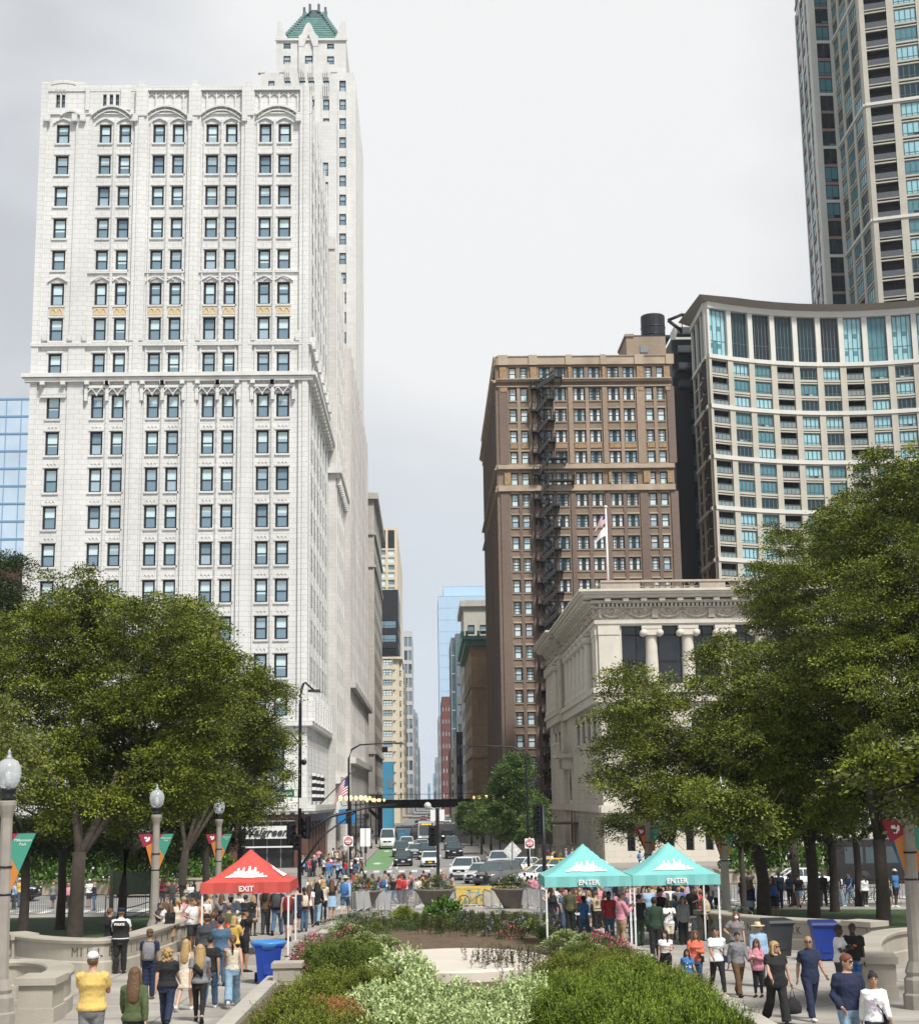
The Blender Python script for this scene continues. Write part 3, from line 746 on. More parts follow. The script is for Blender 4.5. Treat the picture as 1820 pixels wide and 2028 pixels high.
cpx = [(534, 544), (558, 568), (581, 592), (594, 604), (616, 626), (640.5, 650.5)]
cpx = [(533.5, 542.5), (557.5, 567), (580, 589), (593, 602), (614.5, 624), (638.5, 648.5)]
cpx = [(640 * .7923 + x0 / 1820 * 300 * .7923, 640 * .7923 + x1 / 1820 * 300 * .7923) for x0, x1 in ((188, 280), (432, 525), (655, 750), (792, 885), (1018, 1110), (1265, 1362))]
tcols = [(ft.U(a, 165), ft.U(b, 165)) for a, b in cpx]
z_a, z_b = ft.Z(640, (1380 / 1820 * 300) * .7923), ft.Z(640, (1215 / 1820 * 300) * .7923)
pitch = z_b - ft.Z(640, (1500 / 1820 * 300) * .7923)
for i in range(26):
 zb_ = z_a - i * pitch;
 if zb_ < 30: break
 for a, b in tcols:
  holes.append((a, b, zb_, zb_ + (z_b - z_a))); wins.append((ft, (a + b) / 2, zb_, b - a, z_b - z_a, stP, rnd.randint(0, 11), .25))
ft.wall(w, Xt0, Xt1, 0, zt, holes, .27)
YE = 224 + 30
sh_ = []
for i in range(30):
 zb_ = z_a - i * pitch
 if zb_ < 20: break
 for y in np.arange(tY + 2.5, YE - 1, 3.4):
  sh_.append((y - .6, y + .6, zb_, zb_ + 2.4))
st_.wall(w, tY, YE, 0, zt, sh_, .27)
w.add([(Xt0, tY, 0), (Xt0, YE, 0), (Xt0, YE, zt), (Xt0, tY, zt)], [(0, 1, 2, 3)]); w.add([(Xt0, tY, zt), (Xt1, tY, zt), (Xt1, YE, zt), (Xt0, YE, zt)], [(0, 1, 2, 3)])
for y in np.arange(tY + .8, YE, 1.7): st_.box(w, y - .25, y + .25, 20, zt - 1, .003, .3)
for (a, b) in tcols[:]:
 ft.box(w, a - .25, a - .05, 30, zt - 3, .003, .1); ft.box(w, b + .05, b + .25, 30, zt - 3, .003, .1)
for x0, x1 in ((510.5, 524), (553, 563), (592, 600), (655, 668)):
 ft.box(w, ft.U(x0, 165), ft.U(x1, 165), zt, zt + .5, -.7, .1)
for a, b in tcols[1:5]:
 for k in range(3):
  q = a + (b - a) * (k + .5) / 3; ft.box(w, q - .1, q + .1, z_b + .4, z_b + 3.0, .003, .3)
  ft.box(w, q - .1, q + .1, z_b + .4 - pitch, z_b + 2.6 - pitch, .003, .3)
sh1 = Fac((0, tY - 3), (1, 0), (0, -1)); zs = sh1.Z(660, 240)
xs1 = sh1.U(667, 260); zs1 = sh1.Z(640, 240); xa1 = sh1.U(638, 330); xb1 = sh1.U(650, 330)
hs1 = [(xa1, xb1, sh1.Z(640, 348) - i * pitch, sh1.Z(640, 321) - i * pitch) for i in range(14)]
sh1.wall(w, xs1 - 7, xs1, 0, zs1, hs1, .27)
for h in hs1: wins.insert(0, (sh1, (h[0] + h[1]) / 2, h[2], h[1] - h[0], h[3] - h[2], stP, rnd.randint(0, 11), .25))
w.add([(xs1, tY - 3, 0), (xs1, tY, 0), (xs1, tY, zs1), (xs1, tY - 3, zs1)], [(0, 1, 2, 3)]); w.add([(xs1 - 7, tY - 3, zs1), (xs1, tY - 3, zs1), (xs1, tY, zs1), (xs1 - 7, tY, zs1)], [(0, 1, 2, 3)])
fcx = Fac((0, tY + 1.5), (1, 0), (0, -1))
c0, c1 = fcx.U(547, 100), fcx.U(685.5, 100); zc0 = zt - .2; zc1 = fcx.Z(620, 77)
kh = []; kx = lambda x: 640 * .7923 + x / 1820 * 300 * .7923; ky = lambda y: y / 1820 * 300 * .7923
kw = [((418, 525), (650, 735)), ((418, 525), (840, 965)), ((742, 858), (565, 730)), ((742, 858), (838, 960)), ((1077, 1183), (655, 738)), ((1077, 1183), (845, 968))]
for (a, b), (c, d_) in kw:
 h = (fcx.U(kx(a), 100), fcx.U(kx(b), 100), fcx.Z(kx(a), ky(d_)), fcx.Z(kx(a), ky(c))); kh.append(h)
 wins.insert(0, (fcx, (h[0] + h[1]) / 2, h[2], h[1] - h[0], h[3] - h[2], stP, 4, .2))
fcx.wall(w, c0, c1, zc0, zc1, kh, .22)
cs = Fac((c1, 0), (0, 1), (1, 0)); cs.wall(w, tY + 1.5, tY + 18, zc0, zc1, [], .2)
w.add([(c0, tY + 1.5, zc0), (c0, tY + 18, zc0), (c0, tY + 18, zc1), (c0, tY + 1.5, zc1)], [(0, 1, 2, 3)])
w.add([(c0, tY + 18, zc0), (c1, tY + 18, zc0), (c1, tY + 18, zc1), (c0, tY + 18, zc1)], [(0, 1, 2, 3)])
fcx.box(w, c0 - .2, c1 + .2, zc1 - .3, zc1 + .1, .003, .3)
mb_, me_ = fcx.U(kx(650), 80), fcx.U(kx(945), 80)
fcx.box(w, mb_, mb_ + .8, zc0, zc1 + .1, .003, .35); fcx.box(w, me_ - .8, me_, zc0, zc1 + .1, .003, .35)
gz0, gz1 = zc1 + .1, fcx.Z(kx(815), ky(345))
mc = (mb_ + me_) / 2
for d0, d1 in ((0.0, .4),):
 for sgn in (-1, 1):
  pts = [(mc + sgn * .75, gz0 - 1.5), (mc + sgn * (me_ - mb_) / 2, gz0 - 1.5), (mc + sgn * (me_ - mb_) / 2, gz0 + .3), (mc + sgn * (me_ - mb_) * .36, gz0 + .6), (mc + sgn * .42, gz0 + 2.3), (mc, gz1), (mc, gz0 + 0.6)]
  fr = [fcx.P(a, b, .4) for a, b in pts]; bk = [fcx.P(a, b, .005) for a, b in pts]; n = len(pts)
  w.add(fr + bk, [tuple(range(n)), tuple(range(2 * n - 1, n - 1, -1))] + [(i, (i + 1) % n, n + (i + 1) % n, n + i) for i in range(n)])
for sgn, cx_ in ((-1, c0), (1, c1)):
 pts = [(cx_ - .003 * sgn, zc1), (cx_ - sgn * 1.9, zc1), (cx_ - sgn * 1.3, zc1 + 1.1), (cx_ - sgn * .9, zc1 + 3.0), (cx_ - sgn * .2, zc1 + 3.3)]
 fr = [fcx.P(a, b, .1) for a, b in pts]; bk = [fcx.P(a, b, -.9) for a, b in pts]; n = 5
 w.add(fr + bk, [tuple(range(n)), tuple(range(2 * n - 1, n - 1, -1))] + [(i, (i + 1) % n, n + (i + 1) % n, n + i) for i in range(n)])
B(w, 'wall', terra_g if False else brickmat('tower_terracotta', (.66, .66, .64), (.60, .60, .585), (.50, .49, .47), 1.2, .55, rough=.5, stain=.12), Tb)
add_windows(Tb, wins, 100, frames=False)
w = MB();
for a, b, c, d_ in sh_: st_.box(w, a, b, c, d_, -.26, -.2)
o = B(w, 'window', glass('gB'), Tb); o['kind'] = 'stuff'
copper = mat('green_copper', (.11, .23, .215), rough=.6, var=.25, scale=1.2, bump=.3, bscale=4)
w = MB(); ax0, ax1 = c0 + .9, c1 - .9; ay0, ay1 = tY + 2.2, tY + 17.3; az0 = zc1
zt3 = fcx.Z(kx(850), ky(200)) ; cxm = (ax0 + ax1) / 2; cym = (ay0 + ay1) / 2
zt3 = at(640, ky(200), tY + 8).z
tp = 1.25; n = 12
for k in range(n):           # stepped courses with lipped edges
 q0 = k / n; q1 = (k + 1) / n
 L = lambda a, b, q: a + (b - a) * q
 x0, x1, y0, y1 = L(ax0, cxm - tp, q0), L(ax1, cxm + tp, q0), L(ay0, cym - tp, q0), L(ay1, cym + tp, q0)
 x0b, x1b, y0b, y1b = L(ax0, cxm - tp, q1), L(ax1, cxm + tp, q1), L(ay0, cym - tp, q1), L(ay1, cym + tp, q1)
 za, zb_ = L(az0, zt3, q0), L(az0, zt3, q1)
 w.loft([[(x0, y0, za), (x1, y0, za), (x1, y1, za), (x0, y1, za)], [(x0b + .12, y0b + .12, zb_), (x1b - .12, y0b + .12, zb_), (x1b - .12, y1b - .12, zb_), (x0b + .12, y1b - .12, zb_)]], 0, False)
 for (hx, hy) in ((x0b, y0b), (x1b, y0b), (x0b, y1b), (x1b, y1b)):
  sx = -1 if hx < cxm else 1; sy = -1 if hy < cym else 1
  w.box(min(hx, hx + sx * .45), max(hx, hx + sx * .45), min(hy, hy + sy * .45), max(hy, hy + sy * .45), zb_ - .25, zb_ + .35)
B(w, 'roof', copper, Tb)
w = MB(); zl = at(640, ky(40), cym).z - 1.6
pts = [(cxm + 1.9 * math.cos(math.pi / 8 + k * math.pi / 4), cym + 1.9 * math.sin(math.pi / 8 + k * math.pi / 4)) for k in range(8)]
w.prism(pts, zt3 - .8, zl - 1.0)
for p in pts: w.box(p[0] - .2, p[0] + .2, p[1] - .2, p[1] + .2, zl - 1.0, zl + .4)
w.prism([(cxm + (p[0] - cxm) * .6, cym + (p[1] - cym) * .6) for p in pts], zl - 1.0, zl - .2)
B(w, 'lantern', mat('weathered_copper', (.10, .14, .16), var=.3, scale=2), Tb)
w = MB(); z3 = at(700, 690, 201).z
w.box(X3 - 14, X3, 200.6, 262, 0, z3)
s3 = Fac((X3, 0), (0, 1), (1, 0))
for i, y in enumerate(np.arange(202, 262, 1.9)):
 dd = .06 if i % 3 else .11
 s3.box(w, y - .3, y + .3, 12, z3 + (.6 if i % 3 == 0 else -.8), .003, dd)
s3.box(w, 200.61, 262, 11.2, 12, .003, .7); s3.box(w, 200.61, 262, 21, 21.8, .003, .7)
B(w, 'podium', brickmat('podium_terracotta', (.62, .60, .57), (.56, .54, .51), (.42, .40, .38), 1.1, .5, rough=.55, stain=.2), Tb)
w = MB()
for i, y in enumerate(np.arange(202.95, 261, 1.9)):
 for z_ in np.arange(13, z3 - 4, 3.6): s3.box(w, y - .42, y + .42, z_, z_ + 2.1, .003, .04)
o = B(w, 'window', glass('gE'), Tb); o['kind'] = 'stuff'
w = MB(); s3.box(w, 202, 261, .8, 4.4, .004, .1); B(w, 'shop_window', mat('dim_glass', (.07, .055, .05)), Tb)
# left side further down the street
stone = brickmat('aged_limestone', (.55, .515, .455), (.48, .45, .40), (.36, .34, .30), 1.0, .45, rough=.8, stain=.3)
xe = lambda px, Y, py=1400: at(px, py, Y).x
Xa = xe(742, 290)
stG = dict(id='old', kind='sash', fr='bronze', g=('gB', 'gE', 'gC'), t=.14)
za = at(740, 977, 290).z
grid_building('office_building', 'aged brownish stone block with heavy cornices left of the street beyond the rail bridge', Xa - 30, Xa, 290, 340, za, stone,
    dict(cols=[(Xa - 2.7 - 3 * i, 1.5) for i in range(4)], rows=rows_from(9, 3.9, 13, 2.2)),
    dict(cols=cols_from(292, 339, 12, 1.6), rows=rows_from(9, 3.9, 13, 2.2)), 1, stG, cornice=1.2, bands=(7.5, 15, za - 8.2, za - 14.5), rec=.35, limit=100)
Xc = xe(789, 520); zc_ = at(770, 1046, 520).z
cream = mat('cream_concrete', (.66, .56, .40), var=.06, stain=.08)
stC = dict(id='cream', kind='plain', fr='white', g=('gA', 'gA', 'gB'), t=.12)
pD = 5.6; zr0 = at(775, 1164, 520).z
P_, ff_, sf_ = grid_building('office_building', 'tall cream tower with dark louvres at its top left of the street', Xc - 13, Xc, 520, 626, zc_, cream,
    dict(cols=[(Xc - 2.1 - i * 3.1, 2.3) for i in range(4)], rows=[(at(775, 1099 + 14.8 * i, 520).z, 1.75) for i in range(7, -1, -1)] + [(at(775, 1086, 520).z, at(775, 1050, 520).z - at(775, 1086, 520).z)]),
    dict(cols=cols_from(522, 624, 16, 2.2), rows=rows_from(8, 4.2, 20, 2.6)), 1, stC, rec=.4, limit=80, piers=.0)
w = MB()
for i in range(4):
 u_ = Xc - 2.1 - i * 3.1; ff_.box(w, u_ - 1.15, u_ + 1.15, at(775, 1086, 520).z, at(775, 1050, 520).z, -.3, -.1)
B(w, 'louvre', mat('dark_louvre', (.012, .014, .022), var=.1, rough=.4), P_)
Xd = xe(790, 470); zd = at(775, 1168, 470).z
darkm = mat('black_cladding', (.018, .019, .022), rough=.35, var=.2)
grid_building('office_building', 'black office block with dark glass bands behind the bay windowed building', Xd - 14, Xd, 470, 505, zd, darkm,
    dict(cols=[(Xd - 6.4, 11.6)], rows=[(zd - 12 - i * 4.3, 2.4) for i in range(8)]), dict(cols=cols_from(471, 504, 6, 4.2), rows=[(zd - 12 - i * 4.3, 2.6) for i in range(14)]),
    1, dict(id='dk', kind='wide', n=3, fr='black', g=('gE', 'gB', 'gE'), t=.15, mid=.3), rec=.2)
Xr_ = xe(791, 425); zr_ = at(780, 1302, 425).z
Rb = empty('bay_window_building', (Xr_ - 5, 425, 0), 0, 'cream terracotta building with stacked bay windows and a flat projecting roof left of the street', 'building')
w = MB(); w.box(Xr_ - 14, Xr_, 426.2, 462, 0, zr_ - .4)
fr_ = Fac((0, 426.2), (1, 0), (0, -1)); sr_ = Fac((Xr_, 0), (0, 1), (1, 0)); wins = []
nfl = 14; fl = (zr_ - 6) / nfl
def bay(mb, fc, u0, u1, d):
 for k in range(nfl):
  z_ = 5.5 + k * fl
  pts = [(u0, .0), (u0 + .9, d), (u1 - .9, d), (u1, .0)]
  lo = [fc.P(a, z_, b) for a, b in pts]; hi = [fc.P(a, z_ + fl * .42, b) for a, b in pts]
  mb.add(lo + hi, [(0, 1, 5, 4), (1, 2, 6, 5), (2, 3, 7, 6), (0, 3, 2, 1), (4, 5, 6, 7)])
  fc.box(mb, u0 + .86, u0 + 1.05, z_ + fl * .42, z_ + fl, d - .3, d); fc.box(mb, u1 - 1.05, u1 - .86, z_ + fl * .42, z_ + fl, d - .3, d)
  wins.append((fc, (u0 + u1) / 2, z_ + fl * .42, u1 - u0 - 2.1, fl * .55, dict(id='bay', kind='wide', n=3, fr='bronze', g=('gA', 'gC', 'gD'), t=.12, mid=.5), (k * 5) % 12, -(d - .15)))
bay(w, fr_, Xr_ - 5.6, Xr_ - .9, .9); bay(w, fr_, Xr_ - 12, Xr_ - 7.2, .9)
for y in (430, 438, 446, 454): bay(w, sr_, y, y + 4.6, .7)
for k in range(nfl):
 for y in (435.2, 443.2, 451.2): wins.append((sr_, y + 1, 5.5 + k * fl + 1, 1.3, 1.9, stG, k % 12, -.01))
w.box(Xr_ - 14, Xr_ + .9, 425.2, 462.5, zr_ - .4, zr_ + .2)
B(w, 'wall', mat('cream_terracotta', (.64, .58, .45), var=.08, stain=.12), Rb)
add_windows(Rb, wins, 100, frames=False)
Xq = xe(772, 345, 1600)
w = MB();
Qb = empty('low_building', (Xq - 3, 350, 0), 0, 'low building with a bright blue facade left of the street past the stone block', 'building')
zq = at(768, 1509, 350).z
w.box(Xq - 8, Xq + .6, 350, 362, 0, zq); B(w, 'wall', mat('blue_wrap', (.06, .30, .48), var=.15, rough=.5), Qb)
w = MB()
for y in np.arange(351, 361, 3):
 for z_ in (6, 10): w.box(Xq + .6, Xq + .66, y, y + 1.6, z_, z_ + 2)
for x_ in (Xq - 2.6, Xq - .6):
 for z_ in (5, 9): w.box(x_, x_ + 1.2, 349.93, 349.99, z_, z_ + 2.2)
B(w, 'window', glass('gB'), Qb)
def simple(px0, px1, ytop, Y, L_, label, wm, st, nc, sidepx=None, sgn=1, pitch=4.0, wr=.55, hr=.6, cornice=None, name='office_building', lim=60):
 x0, x1 = at(px0, 1500, Y).x, at(px1, 1500, Y).x; zt = at((px0 + px1) / 2, ytop, Y).z
 W_ = x1 - x0; cw = W_ / nc
 n = max(1, int((zt - 8) / pitch)); nn = min(n, 24); pt = (zt - 8) / nn
 return grid_building(name, label, x0, x1, Y, Y + L_, zt, wm, dict(cols=cols_from(x0, x1, nc, cw * wr), rows=rows_from(7, pt, nn, pt * hr)),
       dict(cols=cols_from(Y, Y + L_, max(3, int(L_ / 8)), 3.5), rows=rows_from(7, pt, nn, pt * hr)), sgn, st, rec=.3, limit=lim, cornice=cornice)
pale = mat('pale_concrete', (.50, .50, .49), var=.08)
stT_ = dict(id='slab', kind='wide', n=2, fr='grey', g=('gB', 'gU', 'gB'), t=.2, mid=.4)
simple(797, 803, 1330, 640, 50, 'narrow tan masonry block wedged between the cream tower and the slab tower', mat('tan_masonry', (.36, .31, .25), stain=.2), stG, 1)
simple(801, 818, 1250, 720, 60, 'white framed slab tower with dark glass grid left of the street', pale, stT_, 2, pitch=6.2, wr=.8, hr=.72)
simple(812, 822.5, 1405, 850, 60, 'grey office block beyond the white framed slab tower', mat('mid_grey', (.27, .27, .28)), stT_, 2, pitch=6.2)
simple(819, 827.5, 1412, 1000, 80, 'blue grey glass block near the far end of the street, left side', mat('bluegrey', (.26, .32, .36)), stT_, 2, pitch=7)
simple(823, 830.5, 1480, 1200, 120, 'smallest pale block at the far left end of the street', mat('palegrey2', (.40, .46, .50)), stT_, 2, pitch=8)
# right side further down the street
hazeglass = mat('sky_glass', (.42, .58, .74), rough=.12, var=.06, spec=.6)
def slab(name, label, px0, px1, ytop, Y, depth, m, line_m, step, pitch, cat='skyscraper', low=0, sidepx=None):
 P = empty(name, (at(px0, 1500, Y).x, Y, 0), 0, label, cat)
 x0, x1 = at(px0, 1300, Y).x, at(px1, 1300, Y).x; zt = at((px0 + px1) / 2, ytop, Y).z
 w = MB(); w.box(x0, x1, Y, Y + depth, 0, zt); B(w, 'glass_wall', m, P)
 g = MB(); z_ = zt
 while z_ > low: g.box(x0 - .1, x1 + .1, Y - .12, Y - .003, z_ - .35, z_); z_ -= pitch
 for x in np.arange(x0, x1, step): g.box(x, x + .14, Y - .10, Y - .004, low, zt)
 for y in np.arange(Y, Y + depth, step):
  g.box(x0 - .1, x0 - .003, y, y + .14, low, zt)
 B(g, 'mullion', line_m, P)
 return P, x0, x1, zt
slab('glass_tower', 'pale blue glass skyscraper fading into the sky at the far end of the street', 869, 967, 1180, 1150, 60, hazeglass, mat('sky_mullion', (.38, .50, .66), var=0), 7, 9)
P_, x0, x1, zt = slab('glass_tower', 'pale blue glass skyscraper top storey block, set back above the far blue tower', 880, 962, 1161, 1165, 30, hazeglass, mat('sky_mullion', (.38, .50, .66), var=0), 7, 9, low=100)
tglass = mat('teal_dark_glass', (.07, .12, .15), rough=.08, var=.3, scale=.3)
slab('glass_tower', 'dark green glass apartment tower with white floor lines right of the street', 893.5, 907, 1262, 520, 40, tglass, mat('steel_light', (.38, .45, .48), var=0), 3.0, 6.2)
simple(905, 918, 1255, 500, 12, 'grey balconied tower beside the dark glass apartment tower', mat('grey_tower', (.14, .16, .18)), stT_, 1, sgn=-1, pitch=6)
simple(876, 894, 1380, 640, 60, 'dark red brick block with small white windows right of the street', mat('dark_red_brick', (.15, .055, .05), var=.2), dict(id='redb', kind='plain', fr='white', g=('gD', 'gB', 'gC'), t=.1), 3, sgn=-1, pitch=5, wr=.35, hr=.4)
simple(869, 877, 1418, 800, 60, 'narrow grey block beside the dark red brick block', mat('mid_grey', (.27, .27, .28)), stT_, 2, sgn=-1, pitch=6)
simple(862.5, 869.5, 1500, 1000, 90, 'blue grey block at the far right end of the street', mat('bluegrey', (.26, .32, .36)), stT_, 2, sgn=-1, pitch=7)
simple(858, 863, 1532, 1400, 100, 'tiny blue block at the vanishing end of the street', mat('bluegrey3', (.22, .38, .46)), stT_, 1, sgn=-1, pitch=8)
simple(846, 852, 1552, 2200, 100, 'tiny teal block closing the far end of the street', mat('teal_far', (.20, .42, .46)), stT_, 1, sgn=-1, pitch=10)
simple(893, 905, 1480, 430, 45, 'dark grey department store block right of the street', mat('dark_grey_stone', (.13, .12, .12), var=.2), stG, 2, sgn=-1, pitch=4.5)
simple(904, 919, 1450, 372, 30, 'black glass fronted low block right of the street', darkm, stT_, 2, sgn=-1, pitch=4.5)
xP0 = at(921, 1400, 335).x; zP = at(930, 1190, 335).z
grid_building('office_building', 'pale stone block with tall dark windows behind the ochre brick building', xP0, xP0 + 12, 335, 364, zP, mat('pale_stone', (.50, .47, .42), stain=.2),
    dict(cols=[(xP0 + 1.6 + i * 2.7, 1.5) for i in range(4)], rows=rows_from(zP - 32, 4.0, 7, 2.6)), dict(cols=cols_from(336, 363, 6, 2), rows=rows_from(8, 4, int((zP - 10) / 4), 2.2)), -1, stG, cornice=1.3, bands=(zP - 8,))
xO0 = at(934, 1400, 288).x; zO = at(945, 1268, 288).z
ochre = brickmat('ochre_brick', (.47, .33, .21), (.40, .28, .175), (.30, .21, .14), .9, .6, rough=.85, stain=.3)
P_, ff_, sf_ = grid_building('office_building', 'ochre brick block with a green copper cornice right of the street', xO0, xO0 + 14, 288, 333, zO, ochre,
    dict(cols=[(xO0 + 4.6 + i * 3.5, 1.6) for i in range(3)], rows=rows_from(8, 4, int((zO - 12) / 4), 2.2)), dict(cols=cols_from(290, 332, 9, 1.9), rows=rows_from(8, 4, int((zO - 12) / 4), 2.3)), -1, stG, bands=(6.5, 14, zO - 9), rec=.35)
w = MB(); w.box(xO0 - 1.6, xO0 + 14, 286.4, 334, zO, zO + .7); w.box(xO0 - 1.1, xO0 + 14, 286.9, 334, zO - 1.1, zO - .003)
for y in np.arange(287, 333, 2.2): w.box(xO0 - 1.9, xO0 - 1.2, y, y + .5, zO + .7, zO + 1.6)
for x in np.arange(xO0 - 1, xO0 + 13, 2.2): w.box(x, x + .5, 286.2, 286.7, zO + .7, zO + 1.6)
B(w, 'cornice', copper, P_)
slab('glass_tower', 'blue glass tower at the left edge of the view beside the white building', -130, 57, 789, 300, 40, mat('blue_glass', (.50, .62, .74), rough=.1, var=.15, scale=.15), mat('blue_mullion', (.16, .33, .52), var=0), 3.0, 3.6)
simple(-60, 50, 1110, 200, 30, 'brown brick block mostly hidden behind the far left tree', brickmat('brown_brick2', (.14, .06, .045), (.11, .05, .04), (.1, .06, .05), .5, .2), stG, 5, sgn=1, pitch=4)
# brown office building with the fire escape
GY = 215.0
g_ = Fac((0, GY), (1, 0), (0, -1))
ux = lambda x, y=900: g_.U(942.8 + .2891 * x, y)
zy = lambda y, x=500: g_.Z(942.8 + .2891 * x, 602.2 + .2891 * y)
brown = brickmat('brown_brick', (.275, .205, .148), (.215, .16, .117), (.165, .13, .105), .55, .18, ms=.012, rough=.85, stain=.2)
brownd = brickmat('brown_pier_brick', (.20, .146, .118), (.172, .127, .104), (.13, .095, .085), .55, .18, ms=.012, rough=.85, stain=.15)
tan_ = mat('tan_terracotta', (.42, .335, .25), rough=.75, var=.14, scale=.8, stain=.25)
ornm = mat('ornament_terracotta', (.33, .22, .12), rough=.8, var=.4, scale=5, bump=1.0, bscale=9)
BX0, BX1 = ux(150), ux(1352)
zt = zy(357)
G = empty('office_building', ((BX0 + BX1) / 2, GY, 0), 0, 'brown brick office building with a black zigzag fire escape on its front', 'building')
rpx = [(432, 512), (572, 660), (718, 803), (865, 947), (1010, 1090), (1155, 1238), (1300, 1385), (1445, 1530), (1592, 1680), (1740, 1828), (1888, 1975)]
rws = [(zy(b), zy(a)) for a, b in rpx]
dz = (rws[6][0] - rws[10][0]) / 4
while rws[-1][0] - dz > 7.0: rws.append((rws[-1][0] - dz, rws[-1][1] - dz))
cpx = [(225, 273), (300, 350), (430, 507), (533, 610), (663, 740), (768, 845), (898, 975), (1003, 1080), (1155, 1205), (1233, 1283)]
cl = [(ux(a, 740), ux(b, 740)) for a, b in cpx]
stS = dict(id='bs', kind='sash', fr='green', g=('gW', 'gA', 'gC'), t=.13, grid=4)
stD = dict(id='bd', kind='wide', n=2, fr='green', g=('gW', 'gW', 'gC'), t=.13, mull=.28, grid=5)
w = MB(); holes = []; wins = []; r2 = random.Random(5)
for ri, (a, b) in enumerate(rws):
 for ci, (c, d) in enumerate(cl):
  holes.append((c, d, a, b)); wins.append((g_, (c + d) / 2, a, d - c, b - a, stS if ci in (0, 1, 8, 9) else stD, r2.randint(0, 11), .3))
g_.wall(w, BX0, BX1, 0, zt, holes, .32)
gs = Fac((BX0, 0), (0, 1), (-1, 0)); GYE = 268.0
shl = []
for (a, b) in rws:
 for y in np.arange(GY + 2.6, GYE - 1, 3.1): shl.append((y - .75, y + .75, a, b)); wins.append((gs, y, a, 1.5, b - a, stS, r2.randint(0, 11), .08))
gs.wall(w, GY, GYE, 0, zt, shl, .1)
w.add([(BX1, GY, 0), (BX1, GYE, 0), (BX1, GYE, zt), (BX1, GY, zt)], [(0, 1, 2, 3)]); w.add([(BX0, GYE, 0), (BX1, GYE, 0), (BX1, GYE, zt), (BX0, GYE, zt)], [(0, 1, 2, 3)])
B(w, 'wall', brown, G)
w = MB()
for e0, e1 in ((152, 212), (358, 418), (625, 655), (858, 890), (1092, 1145), (1300, 1350)):
 q0, q1 = ux(e0, 740), ux(e1, 740)
 if q0 <= BX0: q0 = BX0 + .003
 g_.box(w, q0, q1, 0, zy(1290), .003, .22, 0)
 g_.box(w, q0, q1, zy(1095), zy(570), .003, .22, 1 if e0 in (152, 358) and e0 == 152 or e0 == 1300 else 2)
for e0, e1 in ((276, 297), (510, 530), (743, 765), (978, 1000), (1208, 1230)):
 q0, q1 = ux(e0, 740), ux(e1, 740); g_.box(w, q0, q1, 4, zy(1290), .003, .14, 0); g_.box(w, q0, q1, zy(1095), zy(560), .003, .14, 2)
for y in np.arange(GY + .9, GYE, 3.1):
 gs.box(w, y - .5 if y > GY + 1 else y - .88, y + .5, 4, zt - .5, .003, .2, 1)
for z_ in (zy(1300), zy(1240)): pass
B(w, 'pier', [brownd, brownd, brick_tan := brickmat('tan_brick', (.37, .28, .205), (.32, .24, .175), (.24, .185, .14), .55, .18, rough=.85, stain=.2)], G)
w = MB()
def band(y0, y1, d, mi=0): g_.box(w, BX0 - .05, BX1 + .05, zy(y1), zy(y0), .003, d, mi); gs.box(w, GY + .01, GYE, zy(y1), zy(y0), .003, d, mi)
band(362, 416, .32); band(357, 362, .45); band(516, 523, .8); band(523, 535, .5); band(560, 566, .26)
band(1100, 1122, .34); band(1122, 1132, .55); band(1242, 1275, .34); band(1275, 1283, .5); band(562, 568, .3)
for e0, e1 in ((150, 216), (360, 420), (612, 656), (850, 890), (1085, 1150), (1300, 1354)):
 q0, q1 = ux(e0, 740), ux(e1, 740); g_.box(w, q0, q1, zy(420), zy(352), .325, .5)
for (c, d) in cl:
 for ri, (a, b) in enumerate(rws):
  g_.box(w, c - .1, d + .1, a - .2, a - .02, .003, .13, 1)
  if ri > 0 : g_.box(w, c - .1, d + .1, b + .03, b + .26, .003, .11, 1 if (ri * 7 + int(c)) % 3 else 0)
BS(w, 'stone_band', [tan_, mat('sill_stone', (.30, .235, .175), var=.1)], G)
w = MB()
for e0, e1, y0, y1 in ((160, 208, 430, 510), (370, 414, 430, 510), (1100, 1140, 430, 510), (1305, 1345, 430, 510), (630, 648, 430, 510), (863, 882, 430, 510), (165, 210, 572, 600), (1105, 1142, 572, 600), (1312, 1345, 572, 600),
      (180, 222, 1155, 1238), (1120, 1165, 1150, 1232), (1335, 1378, 1150, 1232), (885, 905, 1155, 1230), (645, 660, 1155, 1230)):
 q0, q1 = ux(e0, 740), ux(e1, 740); za, zb_ = zy(y1), zy(y0)
 if q1 > BX1: q0, q1 = q0 - (q1 - BX1) - .1, BX1 - .1
 g_.box(w, q0, q1, za, zb_, .225, .30)
 if zb_ - za > 3:
  m_ = (q0 + q1) / 2; g_.arch(w, m_, (za + zb_) / 2, (q1 - q0) * .6, .9, .25, .42, n=8, d0=.3)
  g_.box(w, m_ - .35, m_ + .35, (za + zb_) / 2 - 1.0, (za + zb_) / 2 + .2, .3, .42)
for (c, d) in cl: g_.box(w, c, d, zy(988), zy(958), .003, .12)
BS(w, 'ornament_panel', ornm, G)
w = MB(); w.add([(BX0, GY, zt - 1), (BX1, GY, zt - 1), (BX1, GYE, zt - 1), (BX0, GYE, zt - 1)], [(0, 1, 2, 3)])
B(w, 'roof', mat('roof_gravel', (.18, .17, .16)), G)
add_windows(G, wins, 100)
w = MB(); hY = GY + 9; h0, h1 = at(942.8 + .2891 * 1030, 690, hY).x, at(942.8 + .2891 * 1300, 690, hY).x; hz = at(1270, 602.2 + .2891 * 222, hY).z
w.box(h0, h1, hY, hY + 9, zt - 1, hz); w.box(h0 - .2, h0 + 1.2, hY - .2, hY + 9, hz, hz + .4)
B(w, 'roof_house', brick_tan, G)
